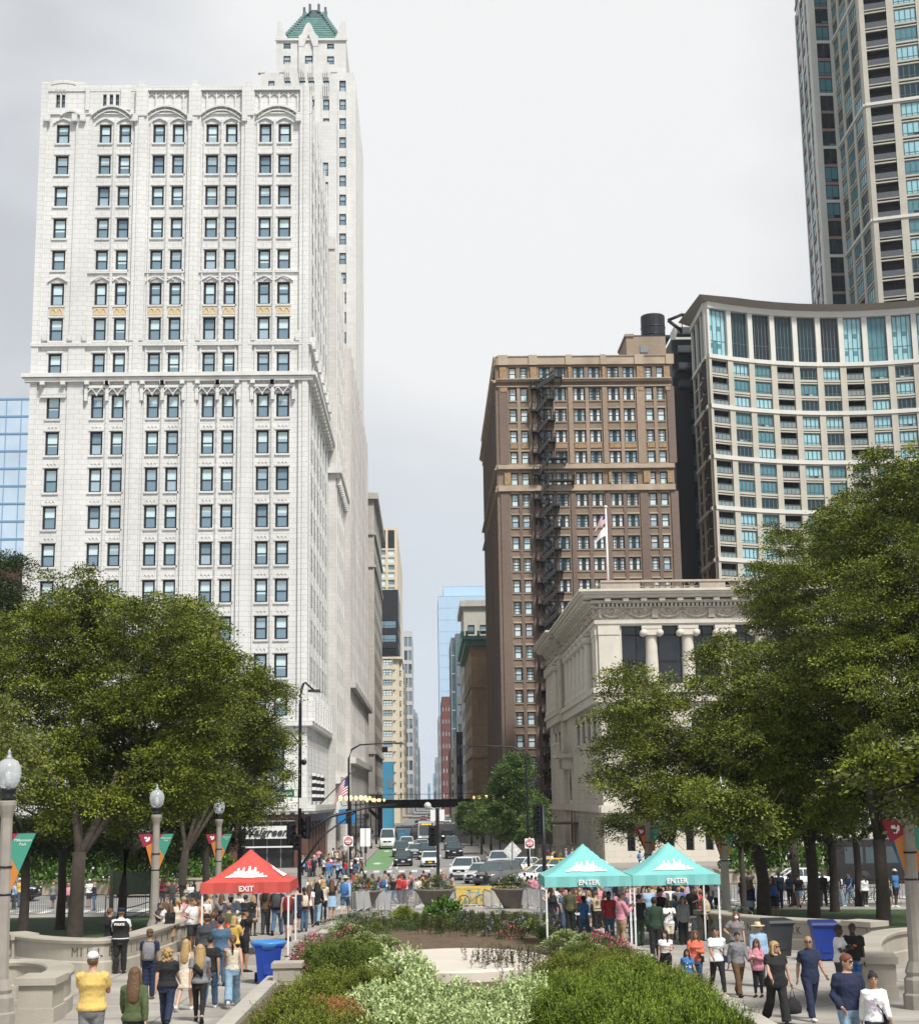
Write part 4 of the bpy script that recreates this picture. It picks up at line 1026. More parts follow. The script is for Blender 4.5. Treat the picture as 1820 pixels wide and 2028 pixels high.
w = MB(); fh = Fac((0, hY), (1, 0), (0, -1)); wx = fh.U(942.8 + .2891 * 1150, 690); fh.box(w, wx - .6, wx + .6, fh.Z(1275, 698), fh.Z(1275, 684), .003, .12)
B(w, 'window', FR('grey'), G)
wt_ = empty('water_tank', (at(942.8 + .2891 * 1210, 640, hY + 4).x, hY + 4, hz), 0, 'dark round water tank standing on the roof of the brown brick building', 'water tank')
w = MB(); rr = 1.9; hh = at(1290, 627, hY + 4).z - hz - .9
w.lathe([(rr, .8), (rr, .8 + hh), (rr * .95, .95 + hh), (.2, 1.15 + hh)], n=20, smooth=False)
for z_ in np.arange(1.2, hh, 1.3): w.lathe([(rr + .06, z_), (rr + .06, z_ + .12)], n=20)
w.build('tank', mat('black_steel', (.014, .015, .022), rough=.4, var=.3), wt_)
w = MB(); w.box(-3.6, 2.3, -2.2, 2.2, .4, .8); w.box(-2, -1.6, -1.6, 1.6, 0, .4); w.box(1.2, 1.6, -1.6, 1.6, 0, .4)
w.build('platform', mat('black_steel', (.014, .015, .022)), wt_)
steel = mat('black_iron', (.012, .011, .012), rough=.6, var=.3)
fe = empty('fire_escape', (ux(480, 740), GY, 0), 0, 'black iron zigzag fire escape fixed to the front of the brown brick building', 'fire escape')
land = MB(); stair = MB(); rail = MB()
def landing(x0, x1, y, d0=.25, d1=1.5):
 a, b = ux(x0, 740), ux(x1, 740); z_ = zy(y)
 g_.box(land, a, b, z_ - .08, z_ + .14, d0, d1)
 for k in range(int((b - a) / .45) + 1): q = a + k * .45; g_.box(rail, q, q + .09, z_ + .14, z_ + 1.1, d1 - .08, d1)
 g_.box(rail, a, b, z_ + 1.1, z_ + 1.17, d1 - .07, d1); g_.box(rail, a, b, z_ + .6, z_ + .65, d1 - .07, d1)
 g_.box(rail, a, a + .06, z_ + .14, z_ + 1.15, d0, d1 - .08); g_.box(rail, b - .06, b, z_ + .14, z_ + 1.15, d0, d1 - .08)
 for q in (a + .2, b - .2):   # brackets
  stair.add([g_.P(q, z_, d0), g_.P(q + .1, z_, d0), g_.P(q + .1, z_, d1), g_.P(q, z_, d1), g_.P(q, z_ - 1.0, d0), g_.P(q + .1, z_ - 1.0, d0)],
     [(0, 3, 4), (1, 5, 2), (0, 1, 2, 3), (3, 2, 5, 4)])
def flight(x0, y0, x1, y1, d0, d1):
 a, b = ux(x0, 740), ux(x1, 740); za, zb_ = zy(y0), zy(y1)
 for d in (d0, d1):
  for off, th in ((-.3, .75), (.9, .16)):
   vs = [g_.P(a, za + off, d), g_.P(b, zb_ + off, d), g_.P(b, zb_ + off + th, d), g_.P(a, za + off + th, d), g_.P(a, za + off, d + .07), g_.P(b, zb_ + off, d + .07), g_.P(b, zb_ + off + th, d + .07), g_.P(a, za + off + th, d + .07)]
   stair.add(vs, [(0, 1, 2, 3), (4, 7, 6, 5), (0, 4, 5, 1), (3, 2, 6, 7)])
 n = 12
 for k in range(n):
  t = (k + .5) / n; u_ = a + (b - a) * t; z_ = za + (zb_ - za) * t
  g_.box(stair, u_ - .14, u_ + .14, z_, z_ + .05, d0 + .08, d1)
R_ = [(525, 585, 515), (468, 525, 662), (470, 528, 808), (472, 530, 955), (470, 600, 1070), (470, 650, 1222), (488, 546, 1392), (490, 550, 1540), (492, 552, 1688), (496, 558, 1838), (498, 560, 1985)]
L_ = [590, 742, 886, 1032, 1178, 1345, 1472, 1618, 1765, 1915]
y = 1985
while zy(y + 148) > 5.5:
 y += 148; R_.append((500 + (y - 1985) * .008, 562 + (y - 1985) * .008, y)); L_.append(y - 72)
L_.append(y + 74)
for k, (a, b, y_) in enumerate(R_):
 landing(a - 12, b, y_)
 if k < len(L_):
  yl = L_[k]; lx = 398 + k * 1.2
  landing(lx - 30, lx + 18, yl)
  flight(lx + 8, yl, a + 6, y_, 1.0, 1.5)
  if k + 1 < len(R_): flight(lx + 8, yl, R_[k + 1][0] + 4, R_[k + 1][2], .35, .85)
for q in (378, 412, 470, 520):
 u_ = ux(q, 740); g_.box(stair, u_ - .03, u_ + .03, 6, zy(560), .26, .32)
B(stair, 'stair_flight', steel, fe); BS(land, 'landing', steel, fe); BS(rail, 'railing', steel, fe)
# limestone library with columns, cornice and balustrade
lime = brickmat('limestone', (.62, .575, .49), (.57, .53, .45), (.44, .41, .35), 1.5, .62, ms=.012, rough=.7, bump=.3, stain=.14)
limet = mat('limestone_trim', (.62, .58, .50), rough=.7, var=.10, scale=1.2, bump=.3, bscale=7, stain=.12)
frz = mat('carved_limestone', (.50, .455, .38), rough=.85, var=.35, scale=4, bump=1.0, bscale=8)
LY = 150.0; l_ = Fac((0, LY), (1, 0), (0, -1))
LX = l_.U(1186, 1300); LX1 = 62.0
Yb = 187.0; LXb = at(1113, 1400, Yb).x; Ye = 206.0
lu = lambda x, y=1230: l_.U(1045.8 + .2786 * x, y); lz = lambda y, x=1200: l_.Z(x, 1125 + .2786 * y)
ztl = lz(165); zfr0, zfr1 = lz(372), lz(290); zar = lz(413); zcol0 = at(1150, 1405, 186).z
Lb = empty('library_building', (LX + 15, LY, 0), 0, 'pale limestone neoclassical library with columns, carved frieze and roof balustrade', 'building')
lsA = Fac((LX, 0), (0, 1), (-1, 0)); lsB = Fac((LXb, 0), (0, 1), (-1, 0)); lfB = Fac((0, Yb), (1, 0), (0, -1))
w = MB(); zbelt = 5.6; zband = 11.9
zb0 = zcol0
bay_w = lu(920) - lu(660) ; b0 = lu(660)
fb = [(b0 + i * bay_w, b0 + i * bay_w + bay_w) for i in range(7)]
holes = [(a, b, zb0 + .4, zar) for a, b in [(fb[0][0], fb[6][1])]]
low = []
for i in range(9): c = LX + 5 + i * 5.0; low.append((c - 1.1, c + 1.1, zband + .2, zb0 - 2.0))
gfh = [(LX + 2.2 + i * 1.9, LX + 3.0 + i * 1.9, 1.2, 4.3) for i in range(22)]
l_.wall(w, LX, LX1, 0, ztl, holes + low + gfh, .7)
for a, b, c, d in low: l_.arch_fill(w, a, b, d - 1.3, d, -.003)
colsA = [LY + 5 + i * 4.2 for i in range(7)]; colsB = [Yb + 3 + i * 3.6 for i in range(5)]
hA = [(LY + 4.0, Yb - 5.5, zb0 + .4, zar)]; arA = []
for y in np.arange(LY + 6, Yb - 9, 5.6): arA.append((y - 1.7, y + 1.7, zband + .2, zband + 3.9))
pt = [(Yb - 4.3, Yb - 1.5, zbelt + .5, 9.9)]
gA = [(y, y + .8, 1.2, 4.3) for y in np.arange(LY + 2, Yb - 7, 1.9)]
lsA.wall(w, LY, Yb, 0, ztl, hA + arA + pt + gA, .16)
for a, b, c, d in arA: lsA.arch_fill(w, a, b, d - 1.7, d, -.003)
a, b, c, d = pt[0]; lsA.arch_fill(w, a, b, d - 3.0, d, -.003, pointed=True)
ztB = at(1100, 1330 if False else 1243, Yb).z
lfB.wall(w, LXb, LX, 0, ztl, [], .3)
hB = [(Yb + 2.0, Ye - 2.0, zb0 + .4, zar)]; arB = [(y - 1.6, y + 1.6, zband + .2, zband + 3.9) for y in (Yb + 4.5, Yb + 10)]
gB = [(y, y + .8, 1.2, 4.3) for y in np.arange(Yb + 2, Ye - 2, 2.1)]
lsB.wall(w, Yb, Ye, 0, ztl, hB + arB + gB, .16)
for a, b, c, d in arB: lsB.arch_fill(w, a, b, d - 1.6, d, -.003)
w.add([(LXb, Ye, 0), (LX1, Ye, 0), (LX1, Ye, ztl), (LXb, Ye, ztl)], [(0, 1, 2, 3)]); w.add([(LX1, LY, 0), (LX1, Ye, 0), (LX1, Ye, ztl), (LX1, LY, ztl)], [(0, 1, 2, 3)])
B(w, 'wall', lime, Lb)
w = MB()
segs = [(l_, LX, LX1, 1), (lsA, LY, Yb, 0), (lfB, LXb, LX, 0), (lsB, Yb, Ye, 0)]
for i, (fc, a, b, front) in enumerate(segs):
 for (z0, z1, d) in ((zar, lz(400), .25), (lz(400), zfr0, .4), (lz(288), lz(280), .35), (lz(255), lz(235), .7), (lz(222), lz(200), 1.5), (lz(200), lz(183), 1.8), (lz(183), lz(166), 2.0)):
  ext = d if fc is l_ or fc is lfB else 0
  fc.box(w, a - ext, b + (d if fc in (lsB,) else -.004 * i), z0, z1, .003 + .0007 * i, d)
 n = int((b - a) / .42)
 for k in range(n): q = a + (k + .5) * (b - a) / n; fc.box(w, q - .11, q + .11, lz(280), lz(258), .003, .6)
 n = int((b - a) / 1.75)
 for k in range(n): q = a + (k + .5) * (b - a) / n; fc.box(w, q - .28, q + .28, lz(248), lz(226), .7, 1.45)
 fc.box(w, a - (.5 if fc is l_ or fc is lfB else 0), b, zb0 - 1.4, zb0 - .5, .003, .5); fc.box(w, a - (.7 if fc is l_ or fc is lfB else 0), b, zb0 - .5, zb0, .003, .75)
 fc.box(w, a - (.3 if fc is l_ or fc is lfB else 0), b, zbelt - .7, zbelt, .003, .45)
for (fc, a, b, c, d) in [(lsA, *q) for q in arA] + [(lsB, *q) for q in arB] + [(l_, *q) for q in low]:
 fc.arch(w, (a + b) / 2, d - 1.35, b - a + .5, 1.5, .28, .22, n=10); fc.box(w, a - 1.2, a - .0, zband - .5, zband + .15, .003, .3); fc.box(w, b, b + 1.2, zband - .5, zband + .15, .003, .3)
for fc, a, b in ((l_, LX, lu(660) - .25), (lsA, LY + .01, LY + 3.8), (lsA, Yb - 5.3, Yb - 2.0), (lfB, LXb, LX - .6), (lsB, Yb + .01, Yb + 1.9), (lsB, Ye - 1.9, Ye)):
 fc.box(w, a, b, zb0 + .003, zar - .9, .004, .28); fc.box(w, a - .05, b + .05, zar - .9, zar, .005, .36)
lsA.box(w, Yb - 7, Yb - .004, zband - .9, zband - .45, .003, 1.9); lsA.box(w, Yb - 7, Yb - .004, zband + .6, zband + .85, 1.5, 1.9)
for y in np.arange(Yb - 6.9, Yb - .3, .8): lsA.box(w, y, y + .3, zband - .45, zband + .6, 1.55, 1.85)
lsA.box(w, Yb - 6.4, Yb - 5.6, zband - 2.2, zband - .9, .003, 1.2); lsA.box(w, Yb - 1.8, Yb - 1.0, zband - 2.2, zband - .9, .003, 1.2)
B(w, 'cornice', limet, Lb)
w = MB()
for fc, a, b, fr in segs:
 fc.box(w, a + .004, b - .004, zfr0, lz(288), .003, .16)
 n = max(1, int((b - a) / 5.2))
 for k in range(n):   # garlands and masks
  q0 = a + (b - a) * k / n; q1 = a + (b - a) * (k + 1) / n; zc_ = (zfr0 + zfr1) / 2
  fc.box(w, q0 - .25 if k else q0 + .1, q0 + .35, zfr0 + .15, zfr1 - .1, .16, .5)
  for s_ in (0, 1):
   pts = []
   for j in range(9):
    t = j / 8; u_ = q0 + (q1 - q0) * (s_ * .5 + t * .5); z_ = zfr1 - .25 - math.sin(math.pi * t) * (zfr1 - zfr0) * .55
    pts.append(fc.P(u_, z_, .3))
   w.tube(pts, .13, n=5)
  for j in range(6): qq = q0 + (q1 - q0) * (j + .5) / 6; w.ball(fc.P(qq, zfr1 - .35 + .1 * math.sin(j * 2.2), .22), .2, .2, .2, n=6)
B(w, 'frieze', frz, Lb)
w = MB(); za, zb_ = ztl, lz(78)
for fc, a, b, off in ((l_, LX + .5, LX1, -1.2), (lsA, LY + 1.2, Yb, -1.2 if False else -.9), (lfB, LXb + .5, LX + .3, -.7), (lsB, Yb + .8, Ye, -.7)):
 fc.box(w, a, b, zb_ - .2, zb_, off - .35, off + .25); fc.box(w, a, b, za + .003, za + .3, off - .35, off + .25)
 L = 8.7; q = a + .1; k = 0
 st0 = 4.0 if fc is l_ else 2.0
 fc.box(w, a + .003, a + st0, za + .3, zb_ - .2, off - .3, off + .15); q = a + st0
 while q < b - 3:
  for i in range(4):     # four stars of bars per opening
   c = q + .75 + i * 1.5; zm = (za + zb_) / 2; hh = (zb_ - za) / 2 - .25
   for ang in range(4):
    th = ang * math.pi / 4; ca, sa = math.cos(th), math.sin(th); le = min(.75 / max(.01, abs(ca)), hh / max(.01, abs(sa)))
    p = [(c - ca * le - sa * .07, zm - sa * le + ca * .07), (c - ca * le + sa * .07, zm - sa * le - ca * .07), (c + ca * le + sa * .07, zm + sa * le - ca * .07), (c + ca * le - sa * .07, zm + sa * le + ca * .07)]
    dd = off - .05 + ang * .004
    w.add([fc.P(x, y, dd) for x, y in p] + [fc.P(x, y, dd - .14) for x, y in p], [(0, 1, 2, 3), (7, 6, 5, 4), (0, 4, 5, 1), (1, 5, 6, 2), (2, 6, 7, 3), (3, 7, 4, 0)])
   fc.box(w, c + .7, c + .8, za + .3, zb_ - .2, off - .2, off)
  fc.box(w, q + 6.0, q + 8.6, za + .3, zb_ - .2, off - .3, off + .15); q += 8.6
B(w, 'balustrade', mat('balustrade_stone', (.45, .385, .32), var=.15, stain=.2), Lb)
cg = MB(); hgt = zar - zb0; r0 = .66
cg.lathe([(r0 * 1.2, 0), (r0 * 1.2, .3), (r0 * 1.05, .55), (r0, .7), (r0 * .97, hgt * .4), (r0 * .86, hgt - 1.2), (r0 * .9, hgt - .97)], n=20)
for s_ in (-1, 1): cg.tube([(s_ * .8, -.8, hgt - .72), (s_ * .8, .8, hgt - .72)], [.36, .36], n=12)
cg.box(-1.0, 1.0, -.82, .82, hgt - .34, hgt - .02); cg.box(-.78, .78, -.77, .77, hgt - .95, hgt - .36)
cme = cg.mesh('column', limet)
def column(x, y, rz):
 o = bpy.data.objects.new('column', cme); o.location = Vector((x, y, zb0)) - Lb.location; o.rotation_euler = (0, 0, rz); link(o, Lb)
for i in range(7): column(lu(920) + i * bay_w + (lu(875) - lu(920)), LY + .55, 0)
for y in np.arange(LY + 7.5, Yb - 6, 4.4): column(LX - .1, y, R(90))
for y in np.arange(Yb + 4.2, Ye - 2.5, 3.7): column(LXb - .1, y, R(90))
w = MB()
for fc, hs in ((l_, holes + low + gfh), (lsA, hA + arA + pt + gA), (lsB, hB + arB + gB)):
 for a, b, c, d in hs:
  p = MB(); dd = -.69 if fc is l_ else -.15
  fc.box(p, a, b, c, d, dd - .05, dd)
  if b - a > 1.5:
   for z_ in np.arange(c + 2.2, d, 2.6): fc.box(p, a, b, z_, z_ + .12, dd + .003, dd + .12, 1)
  if b - a > 6:
   for u_ in np.arange(a + 1.5, b, 2.2): fc.box(p, u_, u_ + .1, c, d, dd + .004, dd + .1, 1)
  B(p, 'window', [glass('gE'), FR('black')], Lb)
w = MB(); lsA.box(w, Yb - 7.4, Yb - 6.6, 1.2, 4.9, .3, .42); B(w, 'banner', mat('red_banner', (.45, .04, .035), var=.1), Lb)
w = MB()
for k in range(5): w.box(LX - 3.0 + k * .5, LX - .01, 176 + k * .01, 184 - k * .01, k * .16 + .15, k * .16 + .31)
B(w, 'steps', limet, Lb)
w = MB(); w.box(LX - 3.4, LX - .02, 175.5, 184.5, 3.4, 3.6); w.box(LX - 3.35, LX - 3.2, 175.6, 175.75, .15, 3.4); w.box(LX - 3.35, LX - 3.2, 184.2, 184.35, .15, 3.4)
B(w, 'canopy', mat('bronze_metal', (.12, .10, .07), rough=.4), Lb)
fpY = LY + 22; fx = at(1204, 1140, fpY).x; fz0 = ztl; fz1 = at(1200, 998, fpY).z
fp = empty('flagpole', (fx, fpY, fz0 - .5), 0, 'tall white flagpole with two flags on the library roof', 'flagpole')
w = MB(); w.tube([(0, 0, 0), (0, 0, fz1 - fz0)], [.16, .09], n=8); w.ball((0, 0, fz1 - fz0 + .15), .2, .2, .2, n=8); w.build('pole', mat('white_paint', (.75, .75, .74), var=.05), fp)
flagcols = [mat('flag_red', (.42, .03, .05), var=.1), mat('flag_white', (.78, .78, .80), var=.05), mat('flag_blue', (.03, .04, .16), var=.1)]
def hanging_flag(P, L, H_, loc, sgn=-1, name='flag', plain=False):
 """a limp flag: stripes run down the cloth"""
 w = MB(); n = 13; m = 8
 for i in range(n):
  for j in range(m):
   def pt_(a, b):
    t = a / n; q = b / m
    x = sgn * (L * .55 * q + .28 * L * t * q); y = .12 * L * math.sin(q * 7 + t * 2) * q
    return (x, y, -H_ * t - L * .62 * q * (0.4 + .6 * q))
   mi = 1 if plain else (2 if (i < 7 and j < 3) else (0 if i % 2 == 0 else 1))
   w.add([pt_(i, j), pt_(i + 1, j), pt_(i + 1, j + 1), pt_(i, j + 1)], [(0, 1, 2, 3)], mi, True)
 return w.build(name, flagcols, P, loc=loc)
top = fz1 - fz0
hanging_flag(fp, 1.7, 1.2, (0, 0, top - .6)); hanging_flag(fp, 1.8, 1.1, (0, 0, top - 2.1), plain=True)
# curved apartment block
conc = mat('precast_panel', (.50, .475, .40), rough=.8, var=.08, scale=.5, stain=.12, bump=.15)
concw = mat('pale_precast', (.66, .645, .59), rough=.7, var=.05, scale=.5, stain=.06)
eave = mat('eave_soffit', (.30, .27, .235), rough=.8, var=.1)
hx = lambda x: 1299.4 + .297 * x; hy = lambda y: 570.5 + .297 * y
Hb = empty('apartment_building', (70, 240, 0), 0, 'curved apartment building with a concave front, stacked balconies and tall glass top storeys', 'apartment building')
Zs = at(hx(345), hy(460), 236).z          # band under the glass storeys
edge = [(345, 462), (490, 480), (632, 497), (780, 510), (932, 518), (1088, 522), (1243, 522), (1405, 515), (1568, 508), (1735, 497)]
pts = []
for i, (x, y) in enumerate(edge):
 Yv = y_for_z(hx(x), hy(y), Zs); pts.append((at(hx(x), hy(y), Yv).x, Yv))
A_ = np.polyfit([p[0] for p in pts], [p[1] for p in pts], 2)
plan = [(p[0], float(np.polyval(A_, p[0]))) for p in pts]
for k in range(3): plan.append((plan[-1][0] + 4.6, float(np.polyval(A_, plan[-1][0] + 4.6))))
Ztop = at(hx(330), hy(92), plan[0][1]).z; Zg = Ztop - 1.0
bandz = []
q = [460, 785, 1130, 1475, 1818];
zb_l = [at(hx(360), hy(v), plan[0][1]).z for v in q]; gp_ = (zb_l[0] - zb_l[-1]) / 4
bandz = [zb_l[0] - i * gp_ for i in range(8)]
fl = gp_ / 3
con = MB(); cw = MB(); wins = []; balc = MB(); br = MB(); fac_list = []
stH = dict(id='her', kind='wide', n=4, fr='steel', g=('gT', 'gU', 'gV'), t=.2, mid=.22)
rh = random.Random(21)
for i in range(len(plan) - 1):
 (xa, ya), (xb, yb) = plan[i], plan[i + 1]; L = math.hypot(xb - xa, yb - ya); u = ((xb - xa) / L, (yb - ya) / L); n = (u[1], -u[0])
 fc = Fac((xa, ya), u, n); fac_list.append(fc)
 pw = 1.05
 fc.box(con, -.004 * i, pw / 2, bandz[7] - 3, Zs, -.6, .25); fc.box(con, L - pw / 2, L - .004, bandz[7] - 3, Zs, -.6, .25)
 fc.box(cw, 0, pw * .42, Zs + .4, Zg, -1.0, .3); fc.box(cw, L - pw * .42, L - .003, Zs + .4, Zg, -1.0, .3)
 isb = i in (0, 3, 6)
 for gi in range(7):
  ztop_ = bandz[gi]; fc.box(cw, -.0035 * i, L + .003, ztop_ - .1, ztop_ + .55, -.4, .42)
  for k in range(3):
   z1 = ztop_ - k * fl - .35; z0 = ztop_ - (k + 1) * fl + .35
   fc.box(con, pw / 2, L - pw / 2, z0 - .35, z0, -.3, .12); fc.box(con, pw / 2, L - pw / 2, z1, z1 + .2, -.3, .08)
   if isb:
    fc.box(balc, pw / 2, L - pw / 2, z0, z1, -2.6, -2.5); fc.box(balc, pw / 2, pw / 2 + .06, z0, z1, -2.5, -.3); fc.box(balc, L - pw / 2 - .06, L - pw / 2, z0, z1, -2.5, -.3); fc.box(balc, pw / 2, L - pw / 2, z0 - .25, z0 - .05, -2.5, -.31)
    fc.box(balc, pw / 2, L - pw / 2, z1 + .02, z1 + .16, -2.5, -.31)
    fc.box(br, pw / 2, L - pw / 2, z0 + .15, z0 + 1.0, -.1, -.06)
    for t in np.linspace(pw / 2, L - pw / 2 - .07, 5): fc.box(br, t, t + .07, z0, z0 + 1.1, -.05, .0, 1)
    fc.box(br, pw / 2, L - pw / 2, z0 + 1.02, z0 + 1.12, -.05, .0, 1)
    fc.box(br, pw / 2 + .3, L / 2, z0, z1 - .3, -2.49, -2.45, 2 if (gi + k) % 2 else 0)
   else:
    v_ = rh.randint(0, 11)
    wins.append((fc, L / 2, z0, L - pw, z1 - z0, stH, v_, .15))
 dark = i in (1, 2, 3, 4, 5)
 stK = dict(id='tallD' if dark else 'tallL', kind='wide', n=5 if dark else 4, fr='steel', g=('gU', 'gU', 'gE') if dark else ('gV', 'gT', 'gV'), t=.16, mid=.32)
 hh = Zg - Zs - .6
 wins.insert(0, (fc, L / 2, Zs + .6, L - pw * .84, hh, stK, i % 12, .3))
 if not dark:
  for zz in (.24, .62):
   for k in (0, 2): fc.box(br, pw / 2 + (L - pw) * (k / 4 + .02), pw / 2 + (L - pw) * (k / 4 + .23), Zs + hh * zz, Zs + hh * zz + .8, -.295, -.27, 2)
 fc.box(cw, -.0035 * i, L + .003, Zg, Ztop, -.5, .5)
 fc.box(con, pw * .8, L - pw * .8, Zs + .4, Zs + .61, -.3, .2)
ev = MB(); top_z = at(hx(295), hy(45), plan[0][1] - 1.5).z
up = []; lo = []
ep = [(plan[0][0] - .3, plan[0][1])] + plan[1:]
for i, (x, y) in enumerate(ep):
 s_ = (2 * A_[0] * x + A_[1]); nn = (s_ / math.hypot(1, s_), -1 / math.hypot(1, s_))
 lo.append((x + nn[0] * .5, y + nn[1] * .5, Ztop)); up.append((x + nn[0] * 2.2, y + nn[1] * 2.2, top_z))
up[0] = (up[0][0] - 2.0, up[0][1], up[0][2])
n = len(lo); back = [(p[0], p[1] + 6, top_z) for p in up]
ev.add(lo + up + back, [(i, i + 1, n + i + 1, n + i) for i in range(n - 1)] + [(n + i, n + i + 1, 2 * n + i + 1, 2 * n + i) for i in range(n - 1)])
xa, ya = plan[0]; Yend = ya + 13
lx_end = at(hx(255), hy(575), Yend).x
u = Vector((lx_end - xa, Yend - ya)); L = u.length; u /= L; n_ = (-u.y, u.x) if -u.y < 0 else (u.y, -u.x)
rf_ = Fac((xa, ya), (u.x, u.y), n_)
ev.add([lo[0], up[0], (lx_end - 2.4, Yend, top_z), (lx_end - .5, Yend, Ztop)], [(0, 1, 2, 3)])
ev.add([up[0], back[0], (lx_end, Yend, top_z), (lx_end - 2.4, Yend, top_z)], [(0, 1, 2, 3)])
B(ev, 'eave', eave, Hb)
for k in range(4):
 a = L * k / 3;
 rf_.box(con, a - .4 if k else .3, a + .4, bandz[7] - 3, Zs, -.3, .2)
 rf_.box(cw, a - .35 if k else .3, a + .35, Zs + .4, Zg, -.3, .25)
for gi in range(7):
 rf_.box(cw, .45, L, bandz[gi] - .1, bandz[gi] + .5, -.3, .4)
 for k in range(3):
  z1 = bandz[gi] - k * fl - .35; z0 = bandz[gi] - (k + 1) * fl + .35
  rf_.box(con, .4, L, z0 - .35, z0, -.2, .1)
  for j in range(3): wins.append((rf_, L * (j + .5) / 3, z0, L / 3 - .8, z1 - z0, dict(id='her2', kind='wide', n=2, fr='bronze', g=('gE', 'gU', 'gE'), t=.14, mid=.25), rh.randint(0, 11), .15))
rf_.box(cw, .5, L, Zg, Ztop, -.3, .45)
for j in range(3): wins.append((rf_, L * (j + .5) / 3, Zs + .6, L / 3 - .7, Zg - Zs - .6, dict(id='her3', kind='wide', n=2, fr='steel', g=('gU', 'gE', 'gU'), t=.14, mid=.3), 2, .2))
core = MB(); cp = [(p[0] + .2, p[1] + 3.0) for p in plan]; cp = cp + [(plan[-1][0], plan[0][1] + 40), (xa + 1.5, plan[0][1] + 40)]
core.prism([(xa + 1.2, ya + 3.0)] + cp[1:], 0, Ztop - .5)
core.prism([(xa + 1.2, ya + 2.0), (xa + 3, ya + 2.5), (lx_end + 6, Yend + 6), (lx_end + .8, Yend)], 0, Ztop - .6)
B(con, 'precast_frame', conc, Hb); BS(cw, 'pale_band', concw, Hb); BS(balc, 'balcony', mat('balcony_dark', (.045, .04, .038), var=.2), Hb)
BS(br, 'railing', [mat('rail_glass', (.22, .27, .28), rough=.15, var=.15), FR('steel'), glass('gT')], Hb); B(core, 'core', mat('dark_core', (.03, .035, .038), var=.2), Hb)
add_windows(Hb, wins, 100, frames=False)
Kb = empty('apartment_building', (at(1365, 1000, Yend + 4).x, Yend + 4, 0), 0, 'dark grey narrow wing with small balconies between the brown and the curved building', 'building')
w = MB(); k0, k1 = at(1338, 900, Yend + 6).x, at(1391, 900, Yend + 6).x; zk = at(1365, 672, Yend + 6).z
fk = Fac((0, Yend + 6), (1, 0), (0, -1)); kh = [];
for i in range(int(zk / fl)):
 z_ = 4 + i * fl
 if z_ + 2.2 < zk: kh.append((fk.U(1372, 900), fk.U(1382, 900), z_, z_ + 2.1))
fk.wall(w, k0, k1, 0, zk, kh, .3)
w.add([(k0, Yend + 6, 0), (k0, Yend + 24, 0), (k0, Yend + 24, zk), (k0, Yend + 6, zk)], [(0, 1, 2, 3)]); w.add([(k0, Yend + 6, zk), (k1, Yend + 6, zk), (k1, Yend + 24, zk), (k0, Yend + 24, zk)], [(0, 1, 2, 3)])
B(w, 'wall', mat('charcoal_panel', (.022, .023, .026), rough=.6, var=.25), Kb)
add_windows(Kb, [(fk, (a + b) / 2, c, b - a, d - c, dict(id='kw', kind='plain', fr='black', g=('gT', 'gU', 'gB'), t=.1), i, .28) for i, (a, b, c, d) in enumerate(kh)], 60, frames=False)
for i, yy in enumerate((640, 676, 710, 745)):
 w = MB(); z_ = at(1352, yy + 24, Yend + 5).z; x0, x1 = fk.U(1340, 700), fk.U(1374, 700)
 fk.box(w, x0, x1, z_, z_ + .35, .003, 1.8); fk.box(w, x0, x1, z_ + .35, z_ + 1.3, 1.7, 1.78, 1); fk.box(w, x0, x0 + .06, z_ + .35, z_ + 1.3, .01, 1.7, 1)
 B(w, 'balcony', [mat('charcoal_panel', (.022, .023, .026)), mat('smoked_glass', (.08, .09, .10), rough=.2)], Kb)
w = MB(); fk.box(w, fk.U(1338, 650), fk.U(1391, 650), zk, at(1365, 640, Yend + 6).z, -6, -.4); B(w, 'penthouse', concw, Kb)
rg = empty('roof_crane', (at(1352, 640, Yend).x, Yend, zk), 0, 'small folded davit crane on the roof edge beside the curved building', 'crane')
w = MB(); cz = [at(x, y, Yend) for x, y in ((1374, 650), (1352, 622), (1323, 634), (1350, 655), (1346, 664))]
o0 = rg.location
w.tube([cz[0] - o0, cz[1] - o0], .35, n=6); w.tube([cz[1] - o0, cz[2] - o0], .28, n=6); w.tube([cz[2] - o0, cz[3] - o0], .3, n=6); w.tube([cz[3] - o0, cz[4] - o0], .2, n=6); w.tube([cz[1] - o0, cz[3] - o0], .08, n=5)
w.tube([cz[0] - o0, (cz[0].x - o0.x, .5, 0)], .3, n=6)
w.build('boom', steel, rg)
# high apartment tower, top right
ZR = at(1735, 530, 262).z                        # height of a pale band
def corner(px, py, z=ZR): Yv = y_for_z(px, py, z); p = at(px, py, Yv); return (p.x, Yv)
cD = corner(1735.8, 530); cD2 = corner(1900, 512); cC = corner(1679, 600)
Ttop = 172.0
Ub = empty('apartment_tower', (cD[0], cD[1], 0), 0, 'very tall apartment tower with stacked dark balconies at the top right', 'skyscraper')
con = MB(); cw = MB(); wins = []; balc = MB(); br = MB()
fl = (ZR - corner and 0) if False else 0
fU = Fac(cD, ((cD2[0] - cD[0]) / math.dist(cD, cD2), (cD2[1] - cD[1]) / math.dist(cD, cD2)), (0, 0)); fU.n = (fU.u[1], -fU.u[0])
ybands = [212, 430, 670]      # pale bands on face d (pixels at its left corner)
zb3 = [fU.uz(1740, y)[1] for y in (213, 437, 672)]
fl = 3.05; gpB = 6 * fl
sc = [fU.Z(x_, y_) for x_, y_ in ((1735.8 - 20, 210), (1735.8 - 6, 438))]
gpB = abs(sc[0] - sc[1]); fl = gpB / 6
z0_ = fU.Z(1733, 438) - 3 * gpB
bands_ = [z0_ + i * gpB for i in range(10)]
bw = fU.U(1822, 300) - fU.U(1762, 300)
